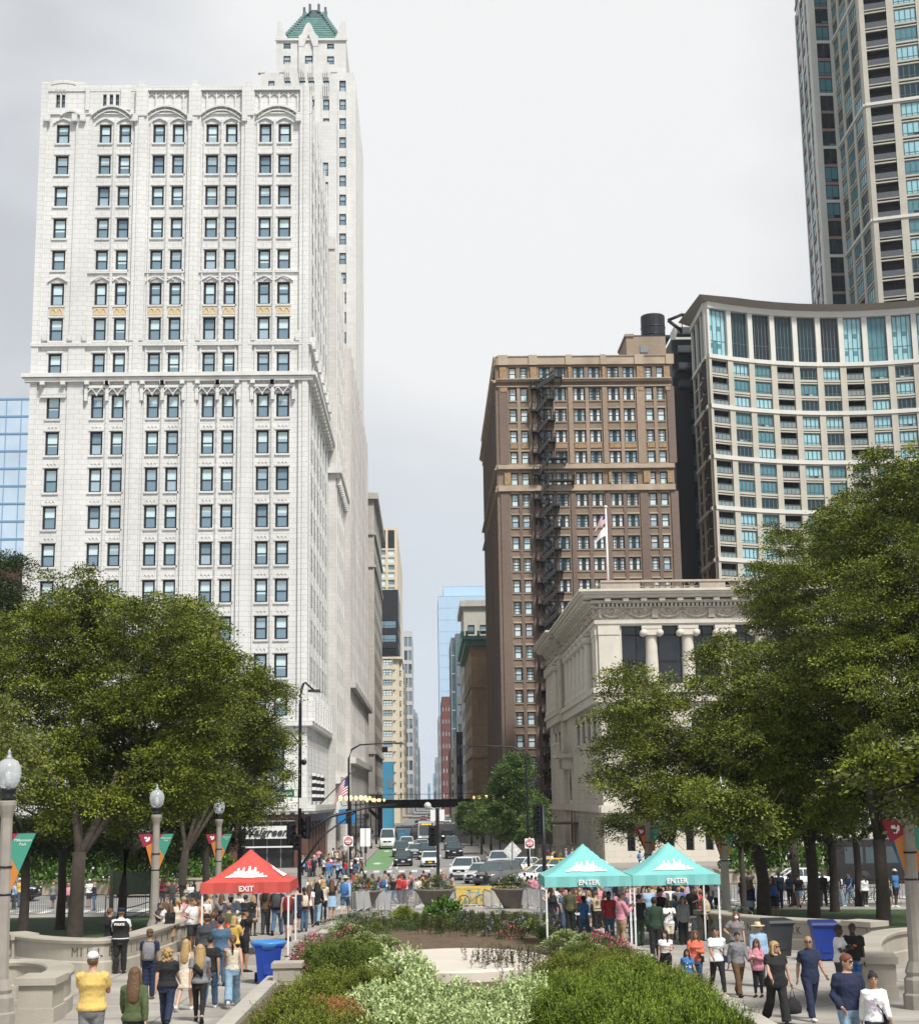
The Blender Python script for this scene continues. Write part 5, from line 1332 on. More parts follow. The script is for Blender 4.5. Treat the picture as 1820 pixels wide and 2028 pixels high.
def bays(fc, L, nb, balcony, start=.9):
 step = (L - start) / nb
 for b in range(nb):
  u0 = start + b * step; u1 = u0 + step - 1.3
  fc.box(con, u1, u1 + 1.3 if b < nb - 1 else u1 + 1.3 - .003, bands_[0], bands_[-1], -.5, .2)
  for g in range(9):
   for k in range(6):
    zz = bands_[g] + k * fl; a = zz + .65; c = zz + fl - .3
    fc.box(con, u0, u1, zz + .3 if k else zz + .56, a, -.3, .1); fc.box(con, u0, u1, c, c + .25, -.3, .06)
    if balcony(b):
     fc.box(balc, u0, u1, a, c, -2.2, -2.1); fc.box(balc, u0, u1, a - .3, a - .02, -2.1, -.31); fc.box(balc, u0, u1, c + .02, c + .2, -2.1, -.31)
     fc.box(br, u0, u1, a - .1, a + .95, .1, .14); fc.box(br, u0, u0 + .07, a, a + 1.0, .15, .2, 1); fc.box(br, u1 - .07, u1, a, a + 1.0, .15, .2, 1)
    else: wins.append((fc, (u0 + u1) / 2, a, u1 - u0, c - a, stH, rh.randint(0, 11), .12))
 fc.box(con, 0, start, bands_[0], bands_[-1], -.5, .2)
 for z_ in bands_: fc.box(cw, 0, L, z_, z_ + .55, -.4, .4)
bays(fU, bw * 3 + .9, 3, lambda b: b == 0)
Lc = math.dist(cD, cC); fC = Fac(cC, ((cD[0] - cC[0]) / Lc, (cD[1] - cC[1]) / Lc), (0, 0)); fC.n = (fC.u[1], -fC.u[0])
bays(fC, Lc - .003, 3, lambda b: False, .6)
uy = 300
cB1 = cC;
pB0 = at(1619, uy, cC[1] - 1.5); pB1 = at(1660, uy, cC[1] - 1.5)
fB = Fac((pB0.x, cC[1] - 1.5), (1, 0), (0, -1)); LB = pB1.x - pB0.x
fB.box(cw, 0, LB * .28, 60, Ttop, -2, .1); fB.box(cw, LB * .93, LB * 1.12, 60, Ttop, -2, .1)
for i in range(45):
 zz = bands_[0] + i * fl
 if i % 3 == 0: fB.box(cw, LB * .28, LB * .93, zz, zz + .6, -.5, .05)
 else: fB.box(con, LB * .28, LB * .93, zz, zz + .55, -.5, -.02, 1)
 wins.append((fB, LB * .605, zz + .6, LB * .65, fl - .6, dict(id='towB', kind='wide', n=2, fr='bronze', g=('gU', 'gT', 'gE'), t=.16, mid=.2), rh.randint(0, 11), .15))
La = 26.0
pA = at(1572, 10, 0 + cC[1] + 22); fA = None
xa_, ya_ = pB0.x, cC[1] - 1.5; xe_, ye_ = at(1590, 300, cC[1] + 20).x, cC[1] + 20
La = math.hypot(xe_ - xa_, ye_ - ya_); ua = ((xa_ - xe_) / La, (ya_ - ye_) / La)
fA = Fac((xe_, ye_), ua, (ua[1], -ua[0]))
for k in range(4): fA.box(cw, La * k / 3 - (.9 if k else 0), La * k / 3 + (.9 if k < 3 else -.01), 60, Ttop, -.5, .05)
for i in range(45):
 zz = bands_[0] + i * fl
 fA.box(cw if i % 3 == 0 else con, 0, La, zz, zz + .6, -.5, .0, 0 if i % 3 == 0 else 1)
 for j in range(3): wins.append((fA, La * (j + .5) / 3, zz + .6, La / 3 - 1.9, fl - .6, dict(id='towA', kind='wide', n=2, fr='steel', g=('gV', 'gD', 'gT'), t=.16, mid=.2), rh.randint(0, 11), .2))
core = MB(); core.prism([(xe_ + .5, ye_ - .4), (pB0.x + .6, cC[1] - .6), (pB1.x, cC[1] - .6), (cC[0] + .6, cC[1] + .5), (cD[0] + .5, cD[1] + 2.3), (cD2[0] + 8, cD2[1] + 2.3), (cD2[0] + 8, cD2[1] + 40), (xe_ + 9, ye_ + 14)], 0, Ttop)
rose = mat('rose_panel', (.30, .205, .18), rough=.8, var=.08)
B(con, 'precast_frame', [conc, rose], Ub); BS(cw, 'pale_band', concw, Ub); BS(balc, 'balcony', mat('balcony_dark', (.045, .04, .038)), Ub)
BS(br, 'railing', [mat('rail_smoked', (.10, .11, .125), rough=.2, var=.2), FR('steel')], Ub); B(core, 'core', mat('dark_core', (.03, .035, .038)), Ub)
def onscreen(q):
 p = Vector(q[0].P(q[1], q[2] + 1)) - Vector((0, 0, CAMZ)); c = RM.T @ np.array(p); x, y = CX + F * c[0] / -c[2], CY - F * c[1] / -c[2]
 return (0 < x < 1830 and -10 < y < 605)
wins = [q for q in wins if onscreen(q)]
add_windows(Ub, wins, 100, frames=False)
# elevated railway over the cross street
el = empty('rail_bridge', (0, 274, 0), 0, 'dark steel elevated railway bridge crossing the street', 'bridge')
w = MB(); zl0, zl1 = at(848, 1600, 274).z, at(848, 1583.5, 274).z
w.box(-60, 60, 272, 272.4, zl0, zl1); w.box(-60, 60, 281, 281.4, zl0, zl1); w.box(-60, 60, 272.4, 281, zl0 + .9, zl0 + 1.1)
for x in np.arange(-40, 40, 1.6): w.box(x, x + .12, 271.85, 271.995, zl0 + .15, zl1 - .15)
w.box(-60, 60, 271.8, 271.995, zl0, zl0 + .14); w.box(-60, 60, 271.8, 271.995, zl1 - .14, zl1)
for x in np.arange(-50, 50, 3.2): w.box(x, x + .1, 271.9, 272, zl1, zl1 + .9)
w.box(-60, 60, 271.9, 272, zl1 + .85, zl1 + .93)
w.build('girder', mat('bridge_steel', (.022, .017, .015), rough=.7, var=.3), el, loc=(0, -274, 0))
for x in (-16.5, -8.6, 8.8, 16.5):
 for y in (273, 280):
  w = MB(); w.box(x - .3, x + .3, y, y + .5, 0, zl0 + .2); w.box(x - .5, x + .5, y - .1, y + .6, 0, .3)
  w.add([(x - .3, y + .1, zl0 - 2), (x - 2.4, y + .1, zl0), (x - 1.9, y + .1, zl0), (x - .3, y + .1, zl0 - 1.4)], [(0, 1, 2, 3)])
  w.build('column', mat('bridge_steel', (.022, .017, .015)), el, loc=(0, -274, 0))
# park walls, lawns, planting bed edges
lime2 = mat('park_limestone', (.40, .365, .305), rough=.8, var=.12, scale=1.0, bump=.3, bscale=16, stain=.22)
def gpts(px): return [ground(x, y) for x, y in px]
def smooth(pts, n=5):
 o = []
 for i in range(len(pts) - 1):
  p0, p1, p2, p3 = pts[max(i - 1, 0)], pts[i], pts[i + 1], pts[min(i + 2, len(pts) - 1)]
  for k in range(n):
   t = k / n; o.append(.5 * ((2 * p1) + (p2 - p0) * t + (2 * p0 - 5 * p1 + 4 * p2 - p3) * t * t + (3 * p1 - p0 - 3 * p2 + p3) * t ** 3))
 return o + [pts[-1]]
def sweep(mb, pts, prof, mi=0):
 rings = []
 for i, p in enumerate(pts):
  d = pts[min(i + 1, len(pts) - 1)] - pts[max(i - 1, 0)]; n = Vector((-d.y, d.x)).normalized(); z = gz(p.y)
  rings.append([(p.x + n.x * a, p.y + n.y * a, z + b) for a, b in prof])
 mb.loft(rings, mi, False)
def park_wall(px, h, label, blocks=(0, -1), text=None):
 pts = smooth(gpts(px)); P = empty('stone_wall', (pts[0].x, pts[0].y, gz(pts[0].y)), 0, label, 'wall')
 w = MB(); sweep(w, pts, [(-.30, -.4), (.30, -.4), (.30, h * .34), (.24, h * .38), (.24, h * .87), (-.24, h * .87), (-.24, h * .38), (-.30, h * .34)]); B(w, 'wall_body', lime2, P)
 w = MB(); sweep(w, pts, [(-.31, h * .873), (.31, h * .873), (.33, h * .96), (.30, h), (-.30, h), (-.33, h * .96)]); B(w, 'coping', lime2, P)
 for b in blocks:
  p = pts[b]; q = pts[b + (1 if b == 0 else -1)]; d = (p - q); a = math.atan2(d.y, d.x); g = MB()
  g.box(-.55, .55, -.42, .42, -.4, h * .34); g.box(-.5, .5, -.37, .37, h * .34, h * .87); g.box(-.58, .58, -.45, .45, h * .87, h + .03)
  g.box(-.36, .36, -.41, -.37, h * .42, h * .46); g.box(-.36, .36, -.41, -.37, h * .78, h * .82); g.box(-.36, -.3, -.41, -.37, h * .46, h * .78); g.box(.3, .36, -.41, -.37, h * .46, h * .78)
  o = g.build('pedestal', lime2, P, loc=Vector((p.x, p.y, gz(p.y))) - P.location, rz=a if abs(a) < 1.6 else a + math.pi)
 if text:
  s0, s1, st = text; L = [0]
  for a, b in zip(pts, pts[1:]): L.append(L[-1] + (b - a).length)
  def s_at(px_):
   for k in range(len(pts) - 1):
    xa, xb = [CX + F * (RM.T @ np.array(q - Vector((0, 0, CAMZ))))[0] / -(RM.T @ np.array(q - Vector((0, 0, CAMZ))))[2] for q in (pts[k], pts[k + 1])]
    if xa <= px_ <= xb: return L[k] + (L[k + 1] - L[k]) * (px_ - xa) / (xb - xa)
   return L[-1]
  a0, a1 = s_at(s0), s_at(s1); g = MB(); dkl = mat('carved_letter', (.10, .09, .075), var=.1)
  for i, ch in enumerate(st):
   if ch == ' ': continue
   s_ = s_at(s0 + (s1 - s0) * (i + .5) / len(st)); k = max(j for j in range(len(L) - 1) if L[j] <= s_) ; t = (s_ - L[k]) / (L[k + 1] - L[k]); p = pts[k] + (pts[k + 1] - pts[k]) * t; d = (pts[k + 1] - pts[k]).normalized()
   me = text_mesh('letter', ch, .36, dkl, depth=.004)
   nv = (d.y, -d.x)
   vs = [(p.x + d.x * v.co.x + nv[0] * (.245 + v.co.z), p.y + d.y * v.co.x + nv[1] * (.245 + v.co.z), gz(p.y) + h * .62 + v.co.y) for v in me.vertices]
   g.add(vs, [tuple(f_.vertices) for f_ in me.polygons]); bpy.data.meshes.remove(me)
  B(g, 'lettering', dkl, P)
 return P, pts
LWpx = [(34, 1916), (85, 1924), (150, 1929), (209, 1928), (272, 1912), (343, 1883)]
RWpx = [(1410, 1861), (1460, 1869), (1520, 1876), (1571, 1880), (1640, 1885), (1716, 1890)]
park_wall(LWpx, 1.0, 'curved limestone wall with carved lettering on the left, by the police officer', text=(152, 335, 'MILLENNIUM PARK'))
park_wall(RWpx, .98, 'curved limestone wall with carved lettering on the right, behind the two bins', text=(1418, 1600, 'MILLENNIUM PARK'))
park_wall([(80, 2022), (112, 2006), (117, 1992), (95, 1982), (40, 1977), (-60, 1982)], .92, 'curved limestone seat wall round the lamp post in the lower left corner', blocks=(0,))
park_wall([(1740, 1976), (1724, 1950), (1732, 1925), (1765, 1908), (1830, 1902), (1930, 1906)], .92, 'curved limestone seat wall round the lamp post at the right edge', blocks=(0,))
def lawn(px):
 pts = [ground(x, y) for x, y in px]; pts = [p if p.y < 79.8 else onground(x, 79.8) for p, (x, y) in zip(pts, px)]; w = MB(); w.add([(p.x, p.y, gz(p.y) + .03) for p in pts], [tuple(range(len(pts)))]); w.build('lawn', grassm)['kind'] = 'structure'
lawn([(-500, 1804), (310, 1801), (345, 1878)] + LWpx[::-1][1:] + [(-100, 1940), (-500, 1940)])
lawn([(1450, 1803), (2300, 1803), (2300, 1930), (1730, 1895)] + RWpx[::-1][1:] + [(1425, 1835)])
bedL, bedR = -3.9, 6.25
soil = mat('soil_mulch', (.12, .085, .05), rough=1.0, var=.45, scale=4, bump=1.0, bscale=25)
bed = [(bedL, 24.05), (bedL, 66), (bedL + 1.6, 71), (bedL + 4, 73.2), (1.2, 74), (bedR - 4, 73.2), (bedR - 1.6, 71), (bedR, 66), (bedR, 24.05)]
w = MB(); w.add([(x, y, gz(y) + .12) for x, y in bed[1:8]], [tuple(range(7))]); w.add([(x, y, gz(y) + .12) for x, y in (bed[0], bed[8], bed[7], bed[1])], [(0, 3, 2, 1)])
w.build('planting_soil', soil)['kind'] = 'structure'
P = empty('bed_kerb', (bedL, 60, gz(60)), 0, 'low pale stone kerb running round the planting bed', 'kerb'); w = MB()
kp = smooth([Vector((x, y, 0)) for x, y in bed], 4)
sweep(w, kp, [(-.02, -.3), (.36, -.3), (.36, .22), (-.02, .22)]); B(w, 'kerb', mat('pale_kerb', (.46, .43, .38), var=.1, stain=.15), P)
for i, (px, py, wd, h, lb) in enumerate(((570, 1958, .8, .66, 'nearest the blue bin on the left of the bed'), (603, 1892, .75, .42, 'beside the red tent leg on the left of the bed'), (1180, 1876, .9, .40, 'on the right of the bed below the folding table'))):
 p = ground(px, py); P = empty('stone_pedestal', p, 0, 'square limestone block ' + lb, 'pedestal'); w = MB(); a = wd / 2
 w.box(-a, a, -a, a, -.2, h * .22); w.box(-a * .88, a * .88, -a * .88, a * .88, h * .22, h * .82); w.box(-a, a, -a, a, h * .82, h)
 w.build('block', lime2, P); g = MB(); g.box(-a * .5, a * .5, -a * .92, -a * .885, h * .32, h * .72); g.build('panel', lime2, P)
w = MB(); cx_, cy_ = at(905, 1880, 44.5).x, 44.6; z0 = gz(44.6)
rg_ = []
for (s_, z_) in ((1.0, .05), (1.0, .36), (.985, .41), (.7, .435), (.35, .445), (.02, .45)):
 rg_.append([(cx_ + 2.6 * s_ * math.cos(t), cy_ + 4.0 * s_ * math.sin(t), z0 + z_ + .0 - .022 * 3.7 * s_ * math.sin(t)) for t in np.linspace(0, 2 * math.pi, 49)[:-1]])
w.loft(rg_, 0, False); tag(w.build('stone_disc', mat('pink_stone', (.62, .56, .49), rough=.6, var=.08, scale=.6, bump=.05)), 'large flat pale oval stone disc lying in the middle of the planting bed', 'stone')
# tents
whitem = mat('white_print', (.80, .80, .79), var=.02); polem = mat('white_pole', (.70, .71, .72), rough=.4, var=.05)
def tent(pxl, pxr, Yf, c, cn, label, word, group=None):
 a, b = at(pxl, 1800, Yf).x, at(pxr, 1800, Yf).x; s_ = (b - a) / 2; cx, cy = (a + b) / 2, Yf + s_; zg_ = gz(cy)
 P = empty('canopy_tent', (cx, cy, zg_), 0, label, 'tent', group); fab = mat('fabric_' + cn, c, rough=.65, var=.08, scale=1.4, bump=.5, bscale=3)
 def hz_(x, y):
  t = max(abs(x), abs(y)) / s_; fold = .06 * math.sin(x * 5 + 1) * math.sin(y * 4 + x * 2) * t + .03 * math.sin(math.atan2(y, x) * 26) * t * (1 - t) * 3
  return 2.42 + 1.05 * (1 - t) ** 1.3 - fold * (1 - t) - .05 * (1 - abs(abs(x) - abs(y)) / s_) * 0
 w = MB(); n = 20; g = [[(-s_ + 2 * s_ * i / n, -s_ + 2 * s_ * j / n) for i in range(n + 1)] for j in range(n + 1)]
 vs = [(x, y, hz_(x, y)) for r in g for x, y in r]; w.add(vs, [(j * (n + 1) + i, j * (n + 1) + i + 1, (j + 1) * (n + 1) + i + 1, (j + 1) * (n + 1) + i) for j in range(n) for i in range(n)], 0, True)
 w.build('canopy', fab, P); w = MB(); e = s_ + .01
 for (x0, y0, x1, y1) in ((-e, -e, e, -e), (e, -e, e, e), (e, e, -e, e), (-e, e, -e, -e)):
  m = 14
  for k in range(m):
   f0, f1 = k / m, (k + 1) / m; o0, o1 = .04 * math.sin(k * 1.9), .04 * math.sin((k + 1) * 1.9)
   nx, ny = (y1 - y0) / (2 * e), -(x1 - x0) / (2 * e)
   A = (x0 + (x1 - x0) * f0, y0 + (y1 - y0) * f0); Bq = (x0 + (x1 - x0) * f1, y0 + (y1 - y0) * f1)
   w.add([(A[0], A[1], 2.425), (Bq[0], Bq[1], 2.425), (Bq[0] + nx * o1, Bq[1] + ny * o1, 2.08), (A[0] + nx * o0, A[1] + ny * o0, 2.08)], [(0, 3, 2, 1)], 0, True)
 w.build('valance', fab, P)
 for sx in (-1, 1):
  for sy in (-1, 1):
   w = MB(); x, y = sx * (s_ - .05), sy * (s_ - .05); zz = gz(cy + y) - zg_
   w.box(x - .03, x + .03, y - .03, y + .03, zz, 2.4); w.box(x - .04, x + .04, y - .04, y + .04, zz + .9, zz + 1.0); w.box(x - .11, x + .11, y - .11, y + .11, zz, zz + .03, 1)
   w.build('leg', [polem, FR('black')], P)
 w = MB()
 for (x0, y0, x1, y1) in ((-1, -1, 1, -1), (-1, 1, 1, 1), (-1, -1, -1, 1), (1, -1, 1, 1)):
  for k in range(4):
   q0, q1 = k / 4, (k + 1) / 4; za, zb_ = (2.3, 2.1) if k % 2 else (2.1, 2.3)
   m_ = s_ - .07; w.tube([((x0 + (x1 - x0) * q0) * m_, (y0 + (y1 - y0) * q0) * m_, za), ((x0 + (x1 - x0) * q1) * m_, (y0 + (y1 - y0) * q1) * m_, zb_)], .016, n=4)
 w.build('frame', polem, P)
 sk = [(-.62, -.48, .70, .80), (-.5, -.36, .62, .80), (-.38, -.27, .52, .80), (-.28, -.2, .58, .80), (-.2, -.1, .50, .8), (-.1, .0, .60, .8), (0, .12, .47, .8), (.12, .2, .56, .8), (.2, .32, .50, .8), (.32, .42, .62, .8), (.42, .58, .66, .8), (.56, .72, .74, .8), (-.75, -.6, .75, .81)]
 for face in (0, 1):
  w = MB()
  for (x0, x1, t0, t1) in sk:
   for q in range(2):
    ta, tb = t0 + (t1 - t0) * q / 2, t0 + (t1 - t0) * (q + 1) / 2; pq = []
    dx0 = (x1 - x0) * .22 * (1 - q) ; dxb = (x1 - x0) * .22 * q * 0
    for (x, t) in ((x0, tb), (x1, tb), (x1 - dx0, ta - .012 * (1 - q)), (x0 + dx0, ta + .012 * (1 - q))):
     X, Yq = x * .95, -t * s_
     if face: X, Yq = t * s_, x * .95
     pq.append((X, Yq, hz_(X, Yq) + .03))
    w.add(pq, [(0, 1, 2, 3)])
  w.build('emblem', whitem, P)
 put_text('lettering', word, .24, whitem, (0.02 * s_, -e - .035, 2.22), 0, P, bold=.006)
 return P
tent(397, 574, 51.7, (.54, .075, .06), 'red', 'red canopy tent with the word exit on its edge, left of the planting bed', 'EXIT')
tent(1080, 1252, 52.6, (.19, .52, .50), 'teal', 'left of the two teal canopy tents, nearer the planting bed', 'ENTER', 'teal entrance tents')
tent(1254.5, 1428, 52.9, (.19, .52, .50), 'teal', 'right of the two teal canopy tents, beside the lamp post', 'ENTER', 'teal entrance tents')
# lamp posts with pennant banners
stone_p = mat('lamp_stone', (.30, .275, .24), rough=.85, var=.15, scale=3, bump=.3, bscale=40, stain=.2); blk = FR('black')
globe = mat('lamp_globe', (.75, .80, .82), rough=.12, var=.03, trans=.55, alpha=.9)
BC = [mat(n, c, rough=.7, var=.04) for n, c in (('banner_crimson', (.30, .02, .05)), ('banner_orange', (.55, .20, .04)), ('banner_blue', (.02, .24, .45)), ('banner_green', (.05, .28, .20)), ('banner_teal', (.09, .33, .27)))]
def lamp_post(px, Y, label, rot=0.0):
 p = onground(px, Y); P = empty('lamp_post', p, rot, label, 'lamp post', 'tall globe lamp posts with pennants along the walks')
 w = MB(); w.lathe([(.34, 0), (.34, .3), (.30, .34), (.30, .62), (.24, .7), (.27, .78), (.19, 1.0)], n=10, smooth=False); w.build('base', stone_p, P)
 w = MB(); w.lathe([(.175, .98), (.155, 2.0), (.125, 4.35), (.14, 4.42), (.20, 4.62), (.20, 4.70), (.16, 4.72)], n=10, smooth=False); w.build('pole', stone_p, P)
 w = MB(); w.lathe([(.08, 4.7), (.17, 4.76), (.10, 4.82), (.16, 4.92), (.18, 4.98), (.05, 4.99)], n=14); w.build('fitter', blk, P)
 w = MB(); w.lathe([(.15, 4.98), (.24, 5.12), (.275, 5.3), (.26, 5.44), (.19, 5.56), (.09, 5.62)], n=20); g = w.build('globe', globe, P)
 w = MB(); w.lathe([(.10, 5.62), (.05, 5.66), (.03, 5.72), (.045, 5.75), (.01, 5.82)], n=10); w.build('finial', mat('globe_cap', (.35, .40, .40), rough=.4), g)
 w = MB(); w.lathe([(.03, 5.0), (.05, 5.1), (.05, 5.3), (.02, 5.34)], n=8); w.build('bulb', whitem, g)
 for sx in (-1, 1):
  w = MB(); z = 4.02; x0, x1 = .13 * sx, .64 * sx
  def tri(pts, mi):
   w.add([(x, -.012 + .0 * mi, z_) for x, z_ in pts] + [(x, .012, z_) for x, z_ in pts], [tuple(range(len(pts))), tuple(range(2 * len(pts) - 1, len(pts) - 1, -1))], mi)
  L = lambda a, b, t: (a[0] + (b[0] - a[0]) * t, a[1] + (b[1] - a[1]) * t)
  T0, T1, Bt = (x0, z), (x1, z), (x0, z - 1.25)
  if sx < 0:
   m1 = L(T1, Bt, .38); m2 = L(T0, Bt, .25); tri([T1, T0, m2, m1], 0); m3 = L(T1, Bt, .72)
   tri([m2, Bt, L(m1, Bt, .0)], 1); tri([m1, L(m1, m2, .25), m3, ], 2); tri([m3, L(m1, m2, .25), Bt], 2)
  else:
   a = L(T0, T1, .3); b = L(T0, Bt, .12); tri([T0, a, b], 0); c = L(T0, Bt, .42); d = L(T1, Bt, .66); tri([a, T1, d, c, b], 3); tri([c, d, Bt], 1)
  w.build('banner', BC, P)
  if sx < 0:
   w = MB()
   for k in range(7): w.ball((x0 - .12 - .05 * (k % 4), -.02, z - .14 - .05 * (k % 3)), .035, .008, .05, n=6)
   w.build('emblem', whitem, P)
  else:
   put_text('lettering', 'Millennium\nPark', .085, whitem, (x0 + .24, -.02, z - .19), 0, P, depth=.003)
  w = MB(); w.tube([(.1 * sx, 0, z), (.68 * sx, 0, z)], .014, n=5); w.build('banner_arm', blk, P)
 w = MB(); w.lathe([(.16, 3.3), (.16, 3.34)], n=10); w.lathe([(.155, 2.72), (.16, 2.76)], n=10); w.build('strap', blk, P)
lamp_post(8, 33.7, 'tall globe lamp post with pennants at the left edge, rising from the seat wall')
lamp_post(307, 57, 'tall globe lamp post with pennants behind the left lettered wall'); lamp_post(432, 75, 'globe lamp post with pennants behind the red tent')
lamp_post(1806, 34.2, 'tall lamp post with pennants at the right edge of the view', .25); lamp_post(1437, 57.5, 'tall lamp post with pennants touching the right teal tent', .5); lamp_post(1287, 75, 'lamp post with pennants between the peaks of the teal tents')
# crowd barriers
galv = mat('galvanised', (.50, .51, .52), rough=.4, metal=.25, var=.1)
def barrier_proto(dark=False):
 P = empty('crowd_barrier', (0, 0, 0)); L = 2.2; w = MB(); r = .021; z0, z1 = .18, 1.1
 c = [(-L / 2 + .1, 0, z1), (L / 2 - .1, 0, z1), (L / 2 - .02, 0, z1 - .03), (L / 2, 0, z1 - .12), (L / 2, 0, z0 - .18)]
 w.tube(c, r, n=6); w.tube([(-a, b, d) for a, b, d in c], r, n=6); w.tube([(-L / 2, 0, z0), (L / 2, 0, z0)], r, n=6)
 for k in range(1, 19): x = -L / 2 + L * k / 19; w.box(x - .008, x + .008, -.008, .008, z0, z1)
 w.build('frame', mat('dark_galv', (.13, .135, .14), rough=.5, metal=.3, var=.1) if dark else galv, P)
 for x in (-L / 2 + .25, L / 2 - .25): w = MB(); w.box(x - .02, x + .02, -.3, .3, 0, .02); w.box(x - .02, x + .02, -.02, .02, .02, .18); w.build('foot', galv, P)
 return P
bp = [barrier_proto(), barrier_proto(True)]; bused = [0, 0]; BN = {}
def barriers(pts, label, dark=0):
 pts = [Vector((p.x, p.y, 0)) for p in pts]
 for a, b in zip(pts, pts[1:]):
  n = max(1, round((b - a).length / 2.25))
  for k in range(n):
   m = a + (b - a) * (k + .5) / n; o = bp[dark] if not bused[dark] else copy_tree(bp[dark]); bused[dark] = 1
   d = b - a; o.location = (m.x, m.y, gz(m.y)); o.rotation_euler = (0, 0, math.atan2(d.y, d.x)); s_ = (b - a).length / n / 2.25; o.scale = (s_, 1, 1)
   BN[label] = BN.get(label, 0) + 1; tag(o, label[0].replace('@', '%d%s' % (BN[label], {1: 'st', 2: 'nd', 3: 'rd'}.get(BN[label], 'th'))), 'crowd barrier', 'crowd barriers ' + label[1])
barriers(gpts([(640, 1818), (706, 1811), (774, 1805), (866, 1799), (958, 1799), (1066, 1804), (1093, 1818)]), ('pale steel barrier panel, @ from left in the curved row behind the bed', 'behind the bed'))
barriers(gpts([(1093, 1818), (1106, 1838)]), ('steel barrier panel, @ in the run from the bed to the teal tents', 'by the teal tents'))
barriers([onground(x, 80.5) for x in (-30, 130, 290)], ('dark barrier panel, @ from left in the row behind the left lawn', 'behind the left lawn'), 1)
barriers([onground(x, 81) for x in (318, 400, 500, 590)], ('steel barrier panel, @ from left in the row behind the red tent', 'behind the red tent'))
barriers([onground(x, 83) for x in (1440, 1560, 1680, 1800, 1900)], ('dark barrier panel, @ from left in the row behind the right lawn', 'behind the right lawn'), 1)
barriers(gpts([(300, 1868), (352, 1836), (398, 1812)]), ('dark barrier panel, @ from the front beside the left wall queue', 'beside the left queue'), 1)
for px, lb in (([(247, 1846), (300, 1826), (372, 1800)], 'left'), ([(1416, 1846), (1460, 1843), (1492, 1862)], 'right')):
 pp = gpts(px); P = empty('handrail', pp[0], 0, f'green metal handrail at the corner of the {lb} lawn', 'handrail'); w = MB()
 for zz in (.95, .55): w.tube([(p.x, p.y, gz(p.y) + zz) for p in smooth(pp, 3)], .025, n=6)
 for p in pp: w.tube([(p.x, p.y, gz(p.y)), (p.x, p.y, gz(p.y) + .95)], .025, n=6)
 B(w, 'rail', mat('green_rail', (.04, .10, .07), rough=.4), P)
# bins and folding tables
def wheelie_bin(px, py, c, cn, label, rz=0, liner=None):
 p = ground(px, py); P = empty('wheeled_bin', p, rz, label, 'bin'); m = mat('plastic_' + cn, c, rough=.35, var=.08, scale=3)
 w = MB(); rings = []
 for (z, hx_, hy_) in ((.06, .25, .28), (.5, .28, .32), (.92, .32, .38), (.95, .35, .41), (1.0, .35, .41)):
  rings.append([(-hx_, -hy_, z), (hx_, -hy_, z), (hx_, hy_, z), (-hx_, hy_, z)])
 w.loft(rings, 0, False); w.box(-.12, .12, -.32, -.27, .25, .75); w.build('body', m, P)
 if liner: w = MB(); w.lathe([(.36, .86), (.44, 1.0), (.42, 1.05), (.33, 1.06), (.28, .9)], n=14); o = w.build('liner', mat('blue_liner', (.05, .22, .55), rough=.3, var=.2, bump=.6, bscale=12), P); o.scale = (1, 1.1, 1)
 else: w = MB(); w.loft([[(-.37, -.44, 1.0), (.37, -.44, 1.0), (.37, .44, 1.02), (-.37, .44, 1.02)], [(-.34, -.38, 1.07), (.34, -.38, 1.07), (.34, .42, 1.1), (-.34, .42, 1.1)]], 0, False); w.build('lid', mat('lid_' + cn, tuple(v * .55 for v in c), rough=.5), P)
 for sx in (-1, 1):
  w = MB(); w.tube([(sx * .24, .34, .12), (sx * .33, .34, .12)], .12, n=12); w.build('wheel', mat('rubber', (.02, .02, .02), rough=.8), P)
 w = MB(); w.tube([(-.25, .46, .98), (.25, .46, .98)], .02, n=6); w.build('handle', m, P); P.scale = (1.12, 1.1, 1.05)
 return P
wheelie_bin(531, 1948, (.012, .05, .32), 'blue', 'bright blue bin with a blue plastic liner beside the stone block on the left', .1, True)
wheelie_bin(1543, 1897, (.035, .04, .045), 'black', 'dark grey wheeled bin with closed lid in front of the right lettered wall', .1)
wheelie_bin(1634, 1903, (.012, .04, .26), 'blue2', 'blue wheeled bin with closed lid in front of the right lettered wall', -.1)
def folding_table(px, py, label, L=1.2):
 p = ground(px, py); P = empty('folding_table', p, 0, label, 'table'); w = MB(); w.box(-L / 2, L / 2, -.35, .35, .71, .75); w.build('tabletop', mat('white_plastic', (.72, .73, .73), var=.03, rough=.4), P)
 for sx in (-1, 1):
  for sy in (-1, 1): w = MB(); w.tube([(sx * L * .42, sy * .28, .71), (sx * L * .2, -sy * .3 * .9, .01)], .014, n=5); w.build('leg', mat('grey_leg', (.15, .15, .16), rough=.4), P)
folding_table(1152, 1849, 'small white folding table by the tan shirted ranger at the left tent', .66); folding_table(1375, 1858, 'white folding table behind the stout ranger in the right tent', .9)
